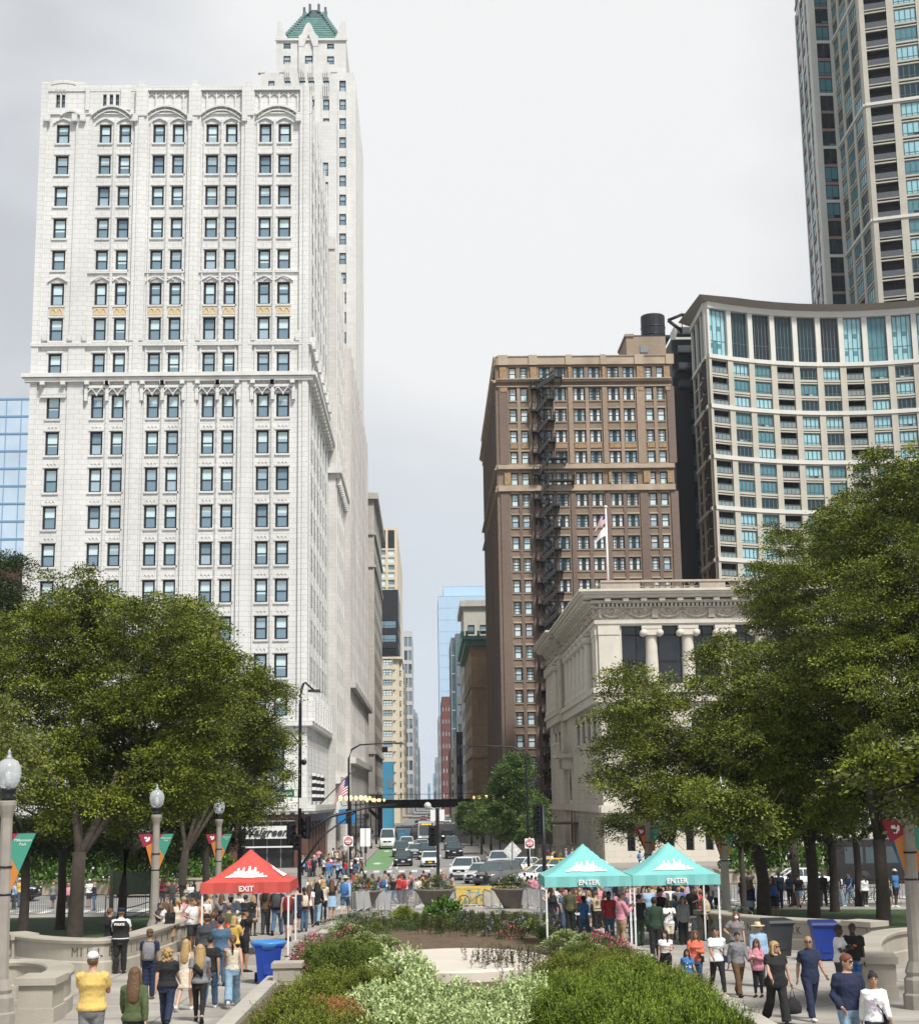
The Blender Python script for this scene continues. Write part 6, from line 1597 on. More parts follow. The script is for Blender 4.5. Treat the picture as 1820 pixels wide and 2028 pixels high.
# bowl planters and yellow blocks
bowlm = mat('bowl_concrete', (.17, .155, .135), rough=.85, var=.15, bump=.3, bscale=20, stain=.2)
BOWLS = []
for px, Y, lb in ((715, 83.5, 'left'), (861, 85, 'middle'), (1015, 83.5, 'right')):
 p = onground(px, Y); P = empty('bowl_planter', p, 0, f'wide concrete bowl planter with mixed flowers, {lb} one of three behind the barriers', 'planter', 'bowl planters behind the barriers'); BOWLS.append(P)
 w = MB(); w.lathe([(.48, 0), (.5, .05), (.72, .45), (1.0, .92), (1.16, 1.0), (1.16, 1.08), (1.05, 1.09), (.98, .98), (.05, .97)], n=28); w.build('bowl', bowlm, P)
for a, b, c, d, lb in ((903, 974, 95.5, 1.15, 'long yellow painted concrete block behind the leaning blue bicycle'), (978, 1022, 97, 1.05, 'shorter yellow block on the right of the long yellow one')):
 x0, x1 = at(a, 1770, c).x, at(b, 1770, c).x; P = empty('concrete_block', ((x0 + x1) / 2, c, 0), 0, lb, 'block'); L = (x1 - x0) / 2
 w = MB(); w.loft([[(-L, -.35, 0.01), (L, -.35, 0.01), (L, .35, 0.01), (-L, .35, 0.01)], [(-L, -.3, d * .5), (L, -.3, d * .5), (L, .3, d * .5), (-L, .3, d * .5)], [(-L, -.22, d), (L, -.22, d), (L, .22, d), (-L, .22, d)]], 0, False)
 w.build('block', yellowpaint, P)
 w = MB(); [w.box(-L + .2 + k * .35, -L + .24 + k * .35, -.335, -.30, .1, d * .46) for k in range(int(2 * L / .35))]; w.build('groove', mat('yellow_worn', (.38, .27, .07)), P)
# street furniture
def strut(w, pts, r, n=8, mi=0): w.tube(pts, r, n, mi)
lensR = mat('lens_red', (.07, .012, .01), rough=.3); lensD = mat('lens_dark', (.03, .035, .03), rough=.3)
def signal(P, x, y, z, n=3, back=False, rz=0):
 w = MB(); h = .36 * n; w.box(-.19, .19, -.12, .12, -h / 2, h / 2); w.box(-.24, .24, .121, .14, -h / 2 - .05, h / 2 + .05)
 hd = w.build('signal_head', blk, P, loc=(x, y, z), rz=rz)
 for k in range(n):
  w = MB(); zz = h / 2 - .18 - k * .36; w.tube([(0, -.125, zz), (0, -.135, zz)], .12, n=12); l_m = w.build('lens', lensR if (k == 0 and not back) else lensD, hd)
  w = MB(); w.loft([[(.15 * math.cos(t), -.122, zz + .15 * math.sin(t)) for t in np.linspace(0, math.pi, 7)] + [(.135 * math.cos(t), -.122, zz + .135 * math.sin(t)) for t in np.linspace(math.pi, 0, 7)],
       [(.15 * math.cos(t), -.32, zz + .13 * math.sin(t)) for t in np.linspace(0, math.pi, 7)] + [(.135 * math.cos(t), -.32, zz + .115 * math.sin(t)) for t in np.linspace(math.pi, 0, 7)]], 0, False); w.build('visor', blk, hd)
def street_light(px, Y, top_px, arm, label, cat='street light', bend=(0, 0), m=blk, r=.11, tip=True):
 p = onground(px, Y); h = at(px, top_px, Y).z - p.z; P = empty('street_light', p, 0, label, cat); w = MB()
 w.lathe([(r * 2, 0), (r * 2, .5), (r * 1.1, .6)], n=10); w.build('base', m, P)
 w = MB(); a = abs(arm); s_ = 1 if arm > 0 else -1
 pts = [(0, 0, .5), (0, 0, h - 1.2), (s_ * .06 * a, 0, h - .45), (s_ * .22 * a, 0, h - .08)] + ([(s_ * a * .6, 0, h), (s_ * a, 0, h + .02)] if not bend[0] else [(s_ * .35 * a, 0, h), (s_ * a, 0, h - bend[0])])
 w.tube(pts, [r, r * .8, r * .7, r * .6, r * .5, r * .45], n=8); w.build('pole', m, P)
 if tip: w = MB(); e = pts[-1]; w.loft([[(e[0] - .35, -.1, e[2] - .08), (e[0] + .4, -.16, e[2] - .12), (e[0] + .4, .16, e[2] - .12), (e[0] - .35, .1, e[2] - .08)], [(e[0] - .3, -.08, e[2] + .06), (e[0] + .3, -.1, e[2] + .05), (e[0] + .3, .1, e[2] + .05), (e[0] - .3, .08, e[2] + .06)]], 0, False); w.build('lamp_head', m, P)
 return P, h
P1, h1 = street_light(593, 84, 1352, .75, 'tall black street light and signal pole with a green street name sign', bend=(.45,))
zr = lambda py, Y, P: at(600, py, Y).z - P.location.z
signal(P1, -.42, -.1, zr(1652, 84, P1), rz=.5); signal(P1, .3, .1, zr(1640, 84, P1), rz=-.6); signal(P1, -.1, -.35, zr(1668, 84, P1), 2, rz=.1)
w = MB(); z = zr(1660, 84, P1); strut(w, [(0, 0, z), (1.6, .6, z + 1.1), (3.6, 1.4, z + 1.55), (5.2, 2.0, z + 1.7)], [.1, .08, .06, .05]); strut(w, [(0, 0, z - 1.6), (1.2, .45, z + .1), (3.0, 1.2, z + 1.35)], [.07, .06, .04]); w.build('mast_arm', blk, P1)
w = MB(); z = zr(1571, 84, P1); w.box(-1.32, -.1, -.05, -.02, z - .22, z + .2); s_o = w.build('street_sign', mat('sign_green', (.01, .17, .10), var=.05), P1)
put_text('lettering', 'Michigan', .24, whitem, (-.83, -.055, z), 0, s_o, depth=.003, bold=.006)
w = MB(); w.box(-.3, -.12, -.062, -.051, z - .18, z + .16); w.build('sign_patch', whitem, s_o)
w = MB(); z = zr(1590, 84, P1); w.box(-.02, .36, -.32, -.12, z - .3, z + .25); w.build('control_box', mat('sign_white', (.72, .72, .71)), P1)
w = MB(); z = zr(1510, 84, P1); w.ball((.22, -.1, z), .16, .16, .17, n=8); strut(w, [(0, 0, z + 1.0), (-.5, 0, z + 1.6), (-.95, 0, z + 1.62)], .04, 6); w.build('camera_bracket', blk, P1)
P2, h2 = street_light(691, 128, 1474, 4.2, 'dark pole with a long curved arm over the crossing, beside the left no entry sign', tip=True)
P3, h3 = street_light(1048, 128, 1477, -5.2, 'dark pole with a long curved arm to the left, in the right street trees', tip=True)
signal(P2, 0, -.25, zr(1618, 128, P2)); signal(P2, 3.0, -.1, h2 - .5, 1)
def no_entry(px, py, Y, lb):
 p = onground(px, Y); z = at(px, py, Y).z - p.z; P = empty('no_entry_sign', p, 0, lb, 'road sign', 'red and white no entry signs'); w = MB(); strut(w, [(0, .03, 0), (0, .03, z + .5)], .04, 6); w.build('post', galv, P)
 w = MB(); w.box(-.39, .39, -.03, 0, z - .39, z + .39); w.build('plate', whitem, P)
 w = MB(); w.tube([(0, -.032, z), (0, -.04, z)], .34, n=28); w.build('disc', mat('sign_red', (.48, .02, .03), var=.05), P)
 w = MB(); w.box(-.26, .26, -.05, -.042, z - .07, z + .07); w.build('bar', whitem, P)
 put_text('lettering', 'DO NOT', .12, whitem, (0, -.046, z + .17), 0, P, depth=.003, bold=.004); put_text('lettering', 'ENTER', .12, whitem, (0, -.046, z - .17), 0, P, depth=.003, bold=.004)
no_entry(690, 1667, 125, 'white square no entry sign with red disc, over the left corner crowd'); no_entry(1051, 1671, 125, 'white square no entry sign with red disc, by the library steps')
P4 = empty('traffic_signal', onground(868, 92.5), 0, 'black signal post standing in the middle of the street view, with two white panels', 'traffic signal'); Z4 = lambda py: at(868, py, 92.5).z - P4.location.z
w = MB(); w.box(-.09, .09, -.09, .09, 0, Z4(1601)); w.box(-.16, .16, -.16, .16, 0, .4); w.build('post', blk, P4)
signal(P4, -.3, 0, Z4(1656)); signal(P4, -.3, .3, Z4(1656), rz=math.pi)
for sx, lb in ((-1, 0), (1, 0)):
 w = MB(); a = .12 if sx > 0 else -.42; w.box(a, a + .3, -.02, .02, Z4(1627), Z4(1604)); w.build('sign_panel', whitem, P4)
w = MB(); w.tube([(-.58, -.02, Z4(1596)), (-.58, .02, Z4(1596))], .21, n=18); strut(w, [(-.58, 0, Z4(1596)), (0, 0, Z4(1606))], .03, 5); w.build('round_sign', mat('sign_back', (.55, .56, .55)), P4)
P5 = empty('traffic_signal', onground(1079, 96), 0, 'black signal pole near the library corner, left of the teal tents', 'traffic signal'); Z5 = lambda py: at(1079, py, 96).z - P5.location.z
w = MB(); w.lathe([(.13, 0), (.12, Z5(1596))], n=8); w.build('post', blk, P5); signal(P5, -.36, 0, Z5(1640)); signal(P5, -.36, -.1, Z5(1606), 2);
w = MB(); w.box(-.6, -.1, -.1, .1, Z5(1664), Z5(1658)); w.build('bracket', blk, P5)
P6 = empty('traffic_signal', onground(474, 93), 0, 'pedestrian signal post left of the white shop sign', 'traffic signal'); w = MB(); w.lathe([(.07, 0), (.06, 4.3)], n=8); w.build('post', blk, P6); signal(P6, .1, -.15, 3.2); signal(P6, .1, -.15, 4.4, 2)
p = onground(1016, 120); P = empty('warning_sign', p, 0, 'large white diamond road work sign on a stand among the parked traffic', 'road sign'); z = at(1016, 1686, 120).z
w = MB(); w.add([(0, 0, z - .74), (.74, 0, z), (0, 0, z + .74), (-.74, 0, z), (0, .03, z - .74), (.74, .03, z), (0, .03, z + .74), (-.74, .03, z)], [(0, 1, 2, 3), (7, 6, 5, 4), (0, 4, 5, 1), (1, 5, 6, 2), (2, 6, 7, 3), (3, 7, 4, 0)]); w.build('plate', mat('sign_mottled', (.62, .63, .62), var=.4, scale=5), P)
w = MB(); w.box(-.03, .03, -.02, 0, .2, z + .7); strut(w, [(-.6, 0, 0), (0, 0, z - .6), (.6, 0, 0)], .03, 5); w.build('stand', blk, P)
lit = mat('lit_globe', (.9, .75, .4), var=0, emit=(1.0, .70, .28), estr=1.1)
def cluster(X, Y, n, lb, z=6.4, hs=.62):
 P = empty('street_lamp', (X, Y, .15), 0, lb, 'street lamp', 'ornate lamps with lit globes along the street'); w = MB(); w.lathe([(.16, 0), (.16, .6), (.08, .8), (.07, z - .9), (.1, z - .6)], n=8)
 for k in range(n): x = (k - (n - 1) / 2) * hs; strut(w, [(0, 0, z - .9), (x * .8, 0, z - 1.0), (x, 0, z - .55)], .035, 5)
 w.build('post', blk, P)
 for k in range(n): x = (k - (n - 1) / 2) * hs; w = MB(); w.ball((x, 0, z - .25), .2, .2, .25, n=10); w.build('globe', lit, P)
oL = ['nearest', 'second', 'third', 'fourth', 'fifth', 'sixth', 'seventh']
for i, Y in enumerate((152, 163, 174, 188, 205, 226, 250)): cluster(-7.6, Y, 3 if i < 2 else 2, f'ornate black lamp with lit globes, {oL[i]} on the left pavement of the street', 6.75 if Y < 200 else 6.5, 1.0)
for i, Y in enumerate((168, 192, 218, 244)): cluster(7.7, Y, 2, f'ornate black lamp with lit globes, {oL[i]} on the right pavement of the street', 6.7, 1.0)
fY = 164; p0, p1 = at(636, 1597, fY), at(702, 1524, fY); P = empty('wall_flag', (XR + .1, fY, p0.z - 1), 0, 'american flag hanging from a slanted pole on the white building', 'flag'); o_ = P.location
w = MB(); strut(w, [(0, 0, p0.z - o_.z), tuple(Vector((p1.x, fY, p1.z)) - o_)], .07, 6); w.build('pole', mat('brown_pole', (.10, .07, .05)), P)
hanging_flag(P, 2.3, 1.9, tuple(Vector((p1.x - .5, fY, p1.z - .6)) - o_))
for px, py, Y, s_, c, lb in ((744, 1655, 150, (1.3, 2.2), (.6, .6, .6), 'pair of tall white notice boards on the left pavement'), (868 - 22, 1660, 0, 0, 0, 0)):
 if not Y: continue
 p = onground(px - 20, Y); P = empty('notice_board', (p.x, Y, .15), 0, lb, 'notice board'); w = MB(); w.box(-.5, -.03, -.03, .03, 1.9, 3.6); w.box(.03, .5, -.03, .03, 1.9, 3.6); w.build('board', whitem, P); w = MB(); w.box(-.04, .04, .04, .1, 0, 3.6); w.build('post', blk, P)
X_ = at(790, 1655, 178).x; P = empty('bus_shelter', (X_, 215, 0.0), 0, 'dark bus shelter with a blue poster beside the cycle lane', 'bus shelter')
w = MB(); w.box(-1.1, 1.1, -2, 2, 2.6, 2.75); [w.box(x, x + .08, y, y + .08, .02, 2.6) for x in (-1.1, 1.02) for y in (-2, 1.92)]; w.build('frame', blk, P); w = MB(); w.box(-.8, .8, -2.06, -2.01, .5, 2.4); w.build('poster', mat('poster_blue', (.05, .15, .26), var=.5, scale=2), P)
w = MB(); w.box(-1.04, -1.0, -1.9, 1.9, .4, 2.5); w.build('pane', mat('rail_glass', (.22, .27, .28)), P)
P = empty('shop_awning', (X2 + .3, 190, 5.2), 0, 'bright blue square shop signs projecting over the left pavement', 'shop sign'); w = MB()
for y in (-8, -3, 3): w.box(0, 1.5, y, y + .2, -1.5, .2)
w.build('sign_panel', mat('blue_sign', (.02, .20, .50), var=.2), P)
P = empty('shop_awning', (at(275, 1660, 147).x, 148.9, 3), 0, 'long navy blue awning with a white edge along the shops behind the left trees', 'awning'); L = 9
w = MB(); w.add([(-L, -.01, 2.9), (L, -.01, 2.9), (L, -2.6, 1.1), (-L, -2.6, 1.1)], [(0, 3, 2, 1)]); w.add([(-L, -.01, 2.9), (-L, -2.6, 1.1), (-L, -.01, 1.1)], [(0, 1, 2)]); w.add([(L, -.01, 2.9), (L, -2.6, 1.1), (L, -.01, 1.1)], [(0, 1, 2)]); w.build('awning_cloth', mat('navy_cloth', (.012, .05, .08), rough=.6), P)
w = MB(); w.box(-L, L, -2.66, -2.605, .8, 1.15); w.build('edge', whitem, P)
p = onground(261, 86.5); P = empty('display_board', p, 0, 'dull green display board on posts behind the trees left of the tall lamp post', 'display board'); zt_ = at(261, 1726, 86.5).z - p.z; zb_ = at(261, 1772, 86.5).z - p.z
w = MB(); w.box(-1.05, 1.05, -.05, .05, zb_, zt_); w.build('panel', mat('board_green', (.09, .12, .075), var=.1), P)
for sx in (-1, 1): w = MB(); w.box(sx * 1.1 - .1, sx * 1.1 + .1, -.12, .12, 0, zt_ + .05); w.build('post', mat('board_green', (.09, .12, .075)), P)
# bicycles
def bike_proto(name, c, fat=.03):
 P = empty('bicycle', (0, 0, 0)); m = mat(name, c, rough=.35, var=.05); r = .34
 for x in (-.53, .53):
  w = MB(); ring = [(x + r * math.cos(t), 0, r + r * math.sin(t)) for t in np.linspace(0, 2 * math.pi, 25)]; w.tube(ring, fat * .7, n=5)
  for k in range(0, 24, 3): w.tube([(x, 0, r), ring[k]], .004, n=3)
  w.build('wheel', mat('rubber', (.02, .02, .02)), P)
 w = MB(); A, Bq, C, D, E = (-.53, 0, r), (-.08, 0, .3), (-.2, 0, .85), (.38, 0, .82), (.53, 0, r)
 for a, b in ((A, Bq), (A, C), (Bq, C), (C, D), (Bq, D), (D, E)): w.tube([a, b], fat * .55, n=5)
 w.build('frame', m, P); w = MB(); w.box(-.34, -.1, -.07, .07, .92, .97); w.tube([C, (-.22, 0, .93)], .015, n=5); w.build('saddle', blk, P)
 w = MB(); w.tube([D, (.36, 0, 1.0)], .015, n=5); w.tube([(.42, -.27, 1.02), (.34, 0, 1.03), (.42, .27, 1.02)], .014, n=5); w.build('handlebar', blk, P)
 return P
B1 = bike_proto('share_bike_blue', (.02, .28, .55), .05); B1.location = onground(936, 94.6); B1.rotation_euler = (R(-6), 0, .08); tag(B1, 'blue hire bicycle leaning on the long yellow block', 'bicycle')
B2 = bike_proto('dark_bike', (.02, .02, .025))
for i, (px, Y) in enumerate(((1596, 81.5), (1625, 81.2), (1648, 82), (1676, 81.4), (1700, 82), (1722, 81.2), (1762, 81.6), (676, 148))):
 o = B2 if i == 0 else copy_tree(B2); o.location = onground(px, Y); o.rotation_euler = (0, 0, .5 * (-1) ** i + .15 * i)
 tag(o, f'dark bicycle parked behind the right lawn trees, {["first","second","third","fourth","fifth","sixth","seventh","x"][i]} from the left' if i < 7 else 'dark bicycle locked on the left street corner pavement', 'bicycle', 'bicycles behind the right lawn' if i < 7 else None)
# vehicles (front faces -Y)
carglass = mat('car_glass', (.05, .075, .085), rough=.05, var=.1, scale=1, spec=.8); rubber = mat('rubber', (.02, .02, .02), rough=.8, var=0); rimm = mat('alloy', (.35, .36, .37), rough=.3, metal=.7)
hlm = mat('headlight', (.75, .77, .78), rough=.1, var=.05); hlit = mat('headlight_lit', (.9, .9, .85), emit=(1, .96, .85), estr=2.2, var=0)
KIND = {  # length, width, hood z, belt z, roof z, windscreen base y, roof front y, roof rear y, rear base y
 'sedan': (4.7, 1.82, .80, .94, 1.45, 1.25, 2.0, 3.35, 4.1), 'hatch': (4.2, 1.78, .86, .98, 1.52, 1.05, 1.75, 3.5, 4.05), 'suv': (4.7, 1.92, 1.02, 1.12, 1.74, 1.15, 1.8, 4.1, 4.55),
 'minivan': (4.9, 1.95, .98, 1.10, 1.78, .95, 1.85, 4.3, 4.75), 'van': (5.8, 2.05, 1.25, 1.5, 2.62, .75, 1.55, 5.7, 5.78), 'cab': (4.9, 1.86, .9, 1.02, 1.55, 1.2, 1.95, 3.5, 4.3)}
def body_col(c): return mat('car_paint_%d_%d_%d' % tuple(int(v * 100) for v in c), c, rough=.22, var=.03, spec=.6)
def vehicle(kind, c, X, Y, rz, label, cat='car', group='traffic waiting in the street', lit_=False, plate=None, roofsign=None, top=None):
 L, W, hz0, bz, rz_, y1, y2, y3, y4 = KIND[kind]; hw = W / 2; m = body_col(c)
 P = empty('delivery_van' if kind == 'van' else 'taxi' if kind == 'cab' else 'car', (X, Y, .01), rz, label, cat, group)
 w = MB(); rings = []
 for (y, k, zl, zt) in ((0, .80, .42, hz0 - .22), (.12, .93, .25, hz0 - .10), (.5, .99, .22, hz0), (y1, 1.0, .22, bz - .02), (y2, 1, .22, bz), (y3, 1, .22, bz), (y4, .98, .24, bz), (L - .12, .95, .28, bz - .06), (L, .86, .4, bz - .2)):
  a = hw * k; rings.append([(-a * .94, y, zl), (-a, y, (zl + zt) / 2), (-a * .97, y, zt - .08), (-a * .88, y, zt), (a * .88, y, zt), (a * .97, y, zt - .08), (a, y, (zl + zt) / 2), (a * .94, y, zl)])
 w.loft(rings, 0, True); w.build('body', m, P)
 g = MB(); rr = []
 for (y, z, k) in ((y1, bz - .03, .90), (y2, rz_ - .05, .74), (y3, rz_ - .05, .74), (y4, bz - .03, .86)):
  rr.append((y, z, hw * k))
 (ya, za, wa), (yb, zb_, wb), (yc, zc_, wc), (yd, zd, wd) = rr
 vs = [(-wa, ya, bz - .03), (wa, ya, bz - .03), (-wb, yb, zb_), (wb, yb, zb_), (-wc, yc, zc_), (wc, yc, zc_), (-wd, yd, bz - .03), (wd, yd, bz - .03)]
 g.add(vs[:4], [(0, 1, 3, 2)]); g.build('windscreen', carglass, P)
 g = MB(); g.add(vs, [(0, 2, 4, 6), (1, 7, 5, 3), (6, 4, 5, 7)]); g.build('side_glass', carglass, P) if kind != 'van' else g.build('side_panel', m, P)
 g = MB(); g.loft([[(-wb - .01, yb - .02, zb_ - .01), (wb + .01, yb - .02, zb_ - .01), (wc + .01, yc + .02, zc_ - .01), (-wc - .01, yc + .02, zc_ - .01)], [(-wb * .9, yb + .15, rz_), (wb * .9, yb + .15, rz_), (wc * .9, yc - .1, rz_), (-wc * .9, yc - .1, rz_)]], 0, False)
 for sx in (-1, 1):
  g.tube([(sx * wa, ya, bz - .03), (sx * wb, yb, zb_)], .035, n=5); ym = (yb + yc) / 2
  g.tube([(sx * hw * .9, ym, bz - .03), (sx * wb, ym, zb_)], .035, n=4); g.tube([(sx * wd, yd, bz - .03), (sx * wc, yc, zc_)], .05, n=5)
 g.build('roof', m, P)
 for sx in (-1, 1):
  for y in (.85, L - .9):
   g = MB(); g.tube([(sx * (hw - .22), y, .33), (sx * (hw + .01), y, .33)], .33, n=16); wh = g.build('wheel', rubber, P)
   g = MB(); g.tube([(sx * (hw + .012), y, .33), (sx * (hw + .03), y, .33)], .19, n=10); g.build('rim', rimm, wh)
  g = MB(); zz = hz0 - .2; g.loft([[(sx * hw * .58, -.0, zz - .05), (sx * hw * .84, .06, zz - .03), (sx * hw * .84, .06, zz + .09), (sx * hw * .58, .0, zz + .06)], [(sx * hw * .56, .12, zz - .06), (sx * hw * .93, .3, zz - .03), (sx * hw * .93, .3, zz + .12), (sx * hw * .56, .12, zz + .09)]], 0, True)
  g.build('headlight', hlit if lit_ else hlm, P)
  g = MB(); g.ball((sx * (hw + .08), y1 + .25, bz + .06), .1, .06, .08, n=6); g.build('wing_mirror', m if kind != 'van' else blk, P)
 g = MB(); zz = hz0 - .22; g.box(-hw * .52, hw * .52, -.03, .1, zz - .12, zz + .07); g.box(-hw * .7, hw * .7, -.012, .1, .3, .42); g.build('grille', blk, P)
 g = MB(); g.box(-.16, .16, -.045, -.031, zz - .16, zz - .04); g.build('licence_plate', mat('plate_' + (plate or 'w'), (.75, .55, .03) if plate else (.6, .62, .65), var=.05), P)
 if roofsign: g = MB(); g.box(-.3, .3, 2.3, 2.5, rz_, rz_ + .16); g.build('roof_sign', whitem, P)
 return P
def spot(px, py): p = ground(px, py); return p.x, p.y
cars = [('sedan', (.02, .022, .025), 798, 1717, 0, 'black saloon waiting at the stop line beside the cycle lane', 0, None), ('sedan', (.72, .73, .73), 852, 1719, 0, 'white saloon with a yellow licence plate at the stop line', 0, 'y'),
  ('hatch', (.35, .37, .38), 822, 1700, 0, 'silver hatchback between the two rows behind the black saloon', 0, None), ('suv', (.06, .065, .07), 794, 1699, 0, 'dark grey car right behind the black saloon', 1, None), ('suv', (.03, .03, .032), 846, 1704, 0, 'black car with a pale roof behind the white saloon', 0, None),
  ('suv', (.70, .71, .72), 805, 1686, 0, 'white estate car in the left lane ahead of the bus', 0, None), ('hatch', (.45, .46, .48), 836, 1689, 0, 'pale silver car directly in front of the bus', 0, None),
  ('suv', (.05, .05, .055), 887, 1668, 0, 'farthest of three dark cars in the right lane', 1, None), ('suv', (.10, .10, .11), 895, 1685, 0, 'middle of three dark cars in the right lane', 0, None), ('suv', (.018, .018, .022), 900, 1702, 0, 'nearest of three dark cars in the right lane', 0, None),
  ('suv', (.74, .75, .76), 909, 1745, -.25, 'white crossover turning out of the street, leftmost of the avenue cluster', 0, None), ('hatch', (.50, .52, .53), 936, 1752, -.4, 'silver hatchback squeezed beside the grey people carrier', 0, None),
  ('minivan', (.12, .12, .125), 955, 1757, -.55, 'dark grey people carrier nearest the barriers on the avenue', 0, None), ('suv', (.60, .62, .66), 983, 1727, -.2, 'white pick-up like car behind the people carrier', 0, None), ('sedan', (.70, .72, .74), 1000, 1736, -.75, 'pale saloon half hidden behind the long white saloon', 0, None),
  ('sedan', (.78, .79, .80), 1014, 1755, -1.25, 'long white saloon seen from its side in front of the yellow taxi', 0, None),
  ('sedan', (.72, .73, .73), 887, 1632, 0, 'small white car far up the right lane', 0, None), ('sedan', (.30, .02, .02), 838, 1626, 0, 'far red car beyond the rail bridge', 0, None), ('suv', (.6, .6, .62), 828, 1640, 0, 'far white car left of the bus', 0, None), ('sedan', (.05, .05, .06), 852, 1618, 0, 'tiny dark car farthest up the street', 0, None),
  ('suv', (.012, .012, .014), 76, 1785, 1.5, 'black sport utility vehicle behind the trees at the far left', 0, None), ('suv', (.74, .75, .77), 262, 1765, 1.5, 'white car behind the green display board', 0, None), ('sedan', (.72, .74, .78), 372, 1752, 1.6, 'white saloon seen between two trees left of the red tent', 0, None),
  ('sedan', (.40, .03, .025), 352, 1776, 1.57, 'red car low behind the barrier left of the red tent', 0, None), ('sedan', (.10, .16, .20), 450, 1748, 1.5, 'blue grey car partly above the red tent on the left', 0, None), ('suv', (.70, .72, .73), 1385, 1752, 1.57, 'white car behind the right teal tent', 0, None), ('sedan', (.68, .69, .70), 1665, 1762, 1.57, 'white car glimpsed between the right lawn trees', 0, None)]
for k, c, px, py, rz, lb, li, pl in cars:
 X, Y = spot(px, py); vehicle(k, c, X, Y, rz, lb, lit_=li, plate=pl, group='cars behind the trees' if abs(rz) > 1.4 else 'traffic waiting in the street')
X, Y = spot(1046, 1742); vehicle('cab', (.70, .48, .05), X, Y, -.9, 'yellow taxi behind the white saloon near the right corner', 'taxi', roofsign=1)
X, Y = spot(767, 1683); vehicle('van', (.74, .75, .76), X, Y, 0, 'tall white delivery van standing on the cycle lane', 'van')
def bus(X, Y, rz, label, c, L=12.0, sign=True, text=None, s_=1):
 P = empty('bus', (X, Y, .01), rz, label, 'bus'); w = MB(); w.loft([[(-1.2, .1, .35), (1.2, .1, .35), (1.27, .1, 1.2), (1.22, .35, 3.0), (-1.22, .35, 3.0), (-1.27, .1, 1.2)], [(-1.27, .6, .3), (1.27, .6, .3), (1.28, .6, 1.2), (1.22, .6, 3.12), (-1.22, .6, 3.12), (-1.28, .6, 1.2)], [(-1.27, L, .3), (1.27, L, .3), (1.28, L, 1.2), (1.22, L, 3.12), (-1.22, L, 3.12), (-1.28, L, 1.2)]], 0, False)
 w.build('body', mat('bus_' + str(int(c[0] * 100)), c, rough=.3, var=.05), P)
 w = MB(); w.add([(-1.12, .07, 1.2), (1.12, .07, 1.2), (1.1, .27, 2.5), (-1.1, .27, 2.5)], [(0, 1, 2, 3)]); w.build('windscreen', carglass, P)
 w = MB(); w.box(-1.2, 1.2, .0, .1, .35, .75); w.build('bumper', blk, P)
 if sign: w = MB(); w.box(-.95, .95, .2, .33, 2.6, 2.95); o = w.build('destination_sign', blk, P); g = MB(); [g.box(-.8 + k * .2, -.68 + k * .2, .185, .199, 2.66, 2.88) for k in range(8)]; g.build('led_text', mat('led_orange', (.6, .2, .02), emit=(1, .35, .05), estr=2.5, var=0), o)
 for k in range(int(L / 1.5) - 1):
  for sx in (-1, 1): w = MB(); w.box(sx * 1.275 - .01, sx * 1.275 + .01, 1.0 + k * 1.5, 2.3 + k * 1.5, 1.45, 2.6); w.build('window', carglass, P)
 for sx in (-1, 1):
  for y in (2.3, L - 3): g = MB(); g.tube([(sx * 1.0, y, .48), (sx * 1.285, y, .48)], .48, n=16); g.build('wheel', rubber, P)
  g = MB(); g.box(sx * .95 - .12, sx * .95 + .12, .03, .1, .85, 1.0); g.build('headlight', hlit, P)
 if text: put_text('lettering', text, .35, mat('faded_gold', (.45, .33, .2)), (-1.32, L / 2, 2.82), -math.pi / 2, P)
X, Y = spot(845, 1671); bus(X, Y, 0, 'city bus with an orange destination sign in the left lane', (.50, .50, .50))
p = onground(1640, 112); bus(p.x, p.y, math.pi / 2 + math.pi, 'long dark bus crossing behind the right lawn trees', (.02, .018, .02), sign=False)
# leaves
rng = np.random.default_rng(5)
leafmat = mat('leaf', (0, 0, 0), rough=.55, var=.12, scale=3, tint=True, spec=.35)
def leaf_mesh(name, pos, dirs, L, W, colr, m=leafmat, fold=0.25, extra=None):
 """rhombic leaves: pos (n,3) base points, dirs (n,3) pointing directions, L, W sizes (n)"""
 n = len(pos); dirs = dirs / np.linalg.norm(dirs, axis=1)[:, None]
 r = rng.normal(size=(n, 3)); side = np.cross(dirs, r); side /= np.linalg.norm(side, axis=1)[:, None]
 up = np.cross(side, dirs); L = np.broadcast_to(L, n)[:, None]; W = np.broadcast_to(W, n)[:, None]
 v = np.empty((n, 4, 3)); v[:, 0] = pos; v[:, 1] = pos + dirs * L * .5 + side * W * .5 + up * W * fold; v[:, 2] = pos + dirs * L; v[:, 3] = pos + dirs * L * .5 - side * W * .5 + up * W * fold
 me = bpy.data.meshes.new(name); me.vertices.add(4 * n); me.vertices.foreach_set('co', v.reshape(-1)); me.loops.add(4 * n); me.loops.foreach_set('vertex_index', np.arange(4 * n)); me.polygons.add(n)
 me.polygons.foreach_set('loop_start', np.arange(n) * 4)
 me.update(calc_edges=True)
 a = me.attributes.new('tint', 'FLOAT_COLOR', 'FACE'); c = np.ones((n, 4)); c[:, :3] = colr; a.data.foreach_set('color', c.reshape(-1)); me.materials.append(m); return me
def mixc(a, b, t): t = np.asarray(t)[:, None]; return np.array(a) * (1 - t) + np.array(b) * t
def unit(n): v = rng.normal(size=(n, 3)); return v / np.linalg.norm(v, axis=1)[:, None]
bark = mat('bark', (.045, .036, .028), rough=.95, var=.35, scale=4, bump=1.0, bscale=20)
def inpoly(x, y, P):
 r = False; n = len(P)
 for i in range(n):
  (x1, y1), (x2, y2) = P[i], P[(i + 1) % n]
  if (y1 > y) != (y2 > y) and x < (x2 - x1) * (y - y1) / (y2 - y1) + x1: r = not r
 return r
CD, CL = (.010, .024, .003), (.27, .315, .028)
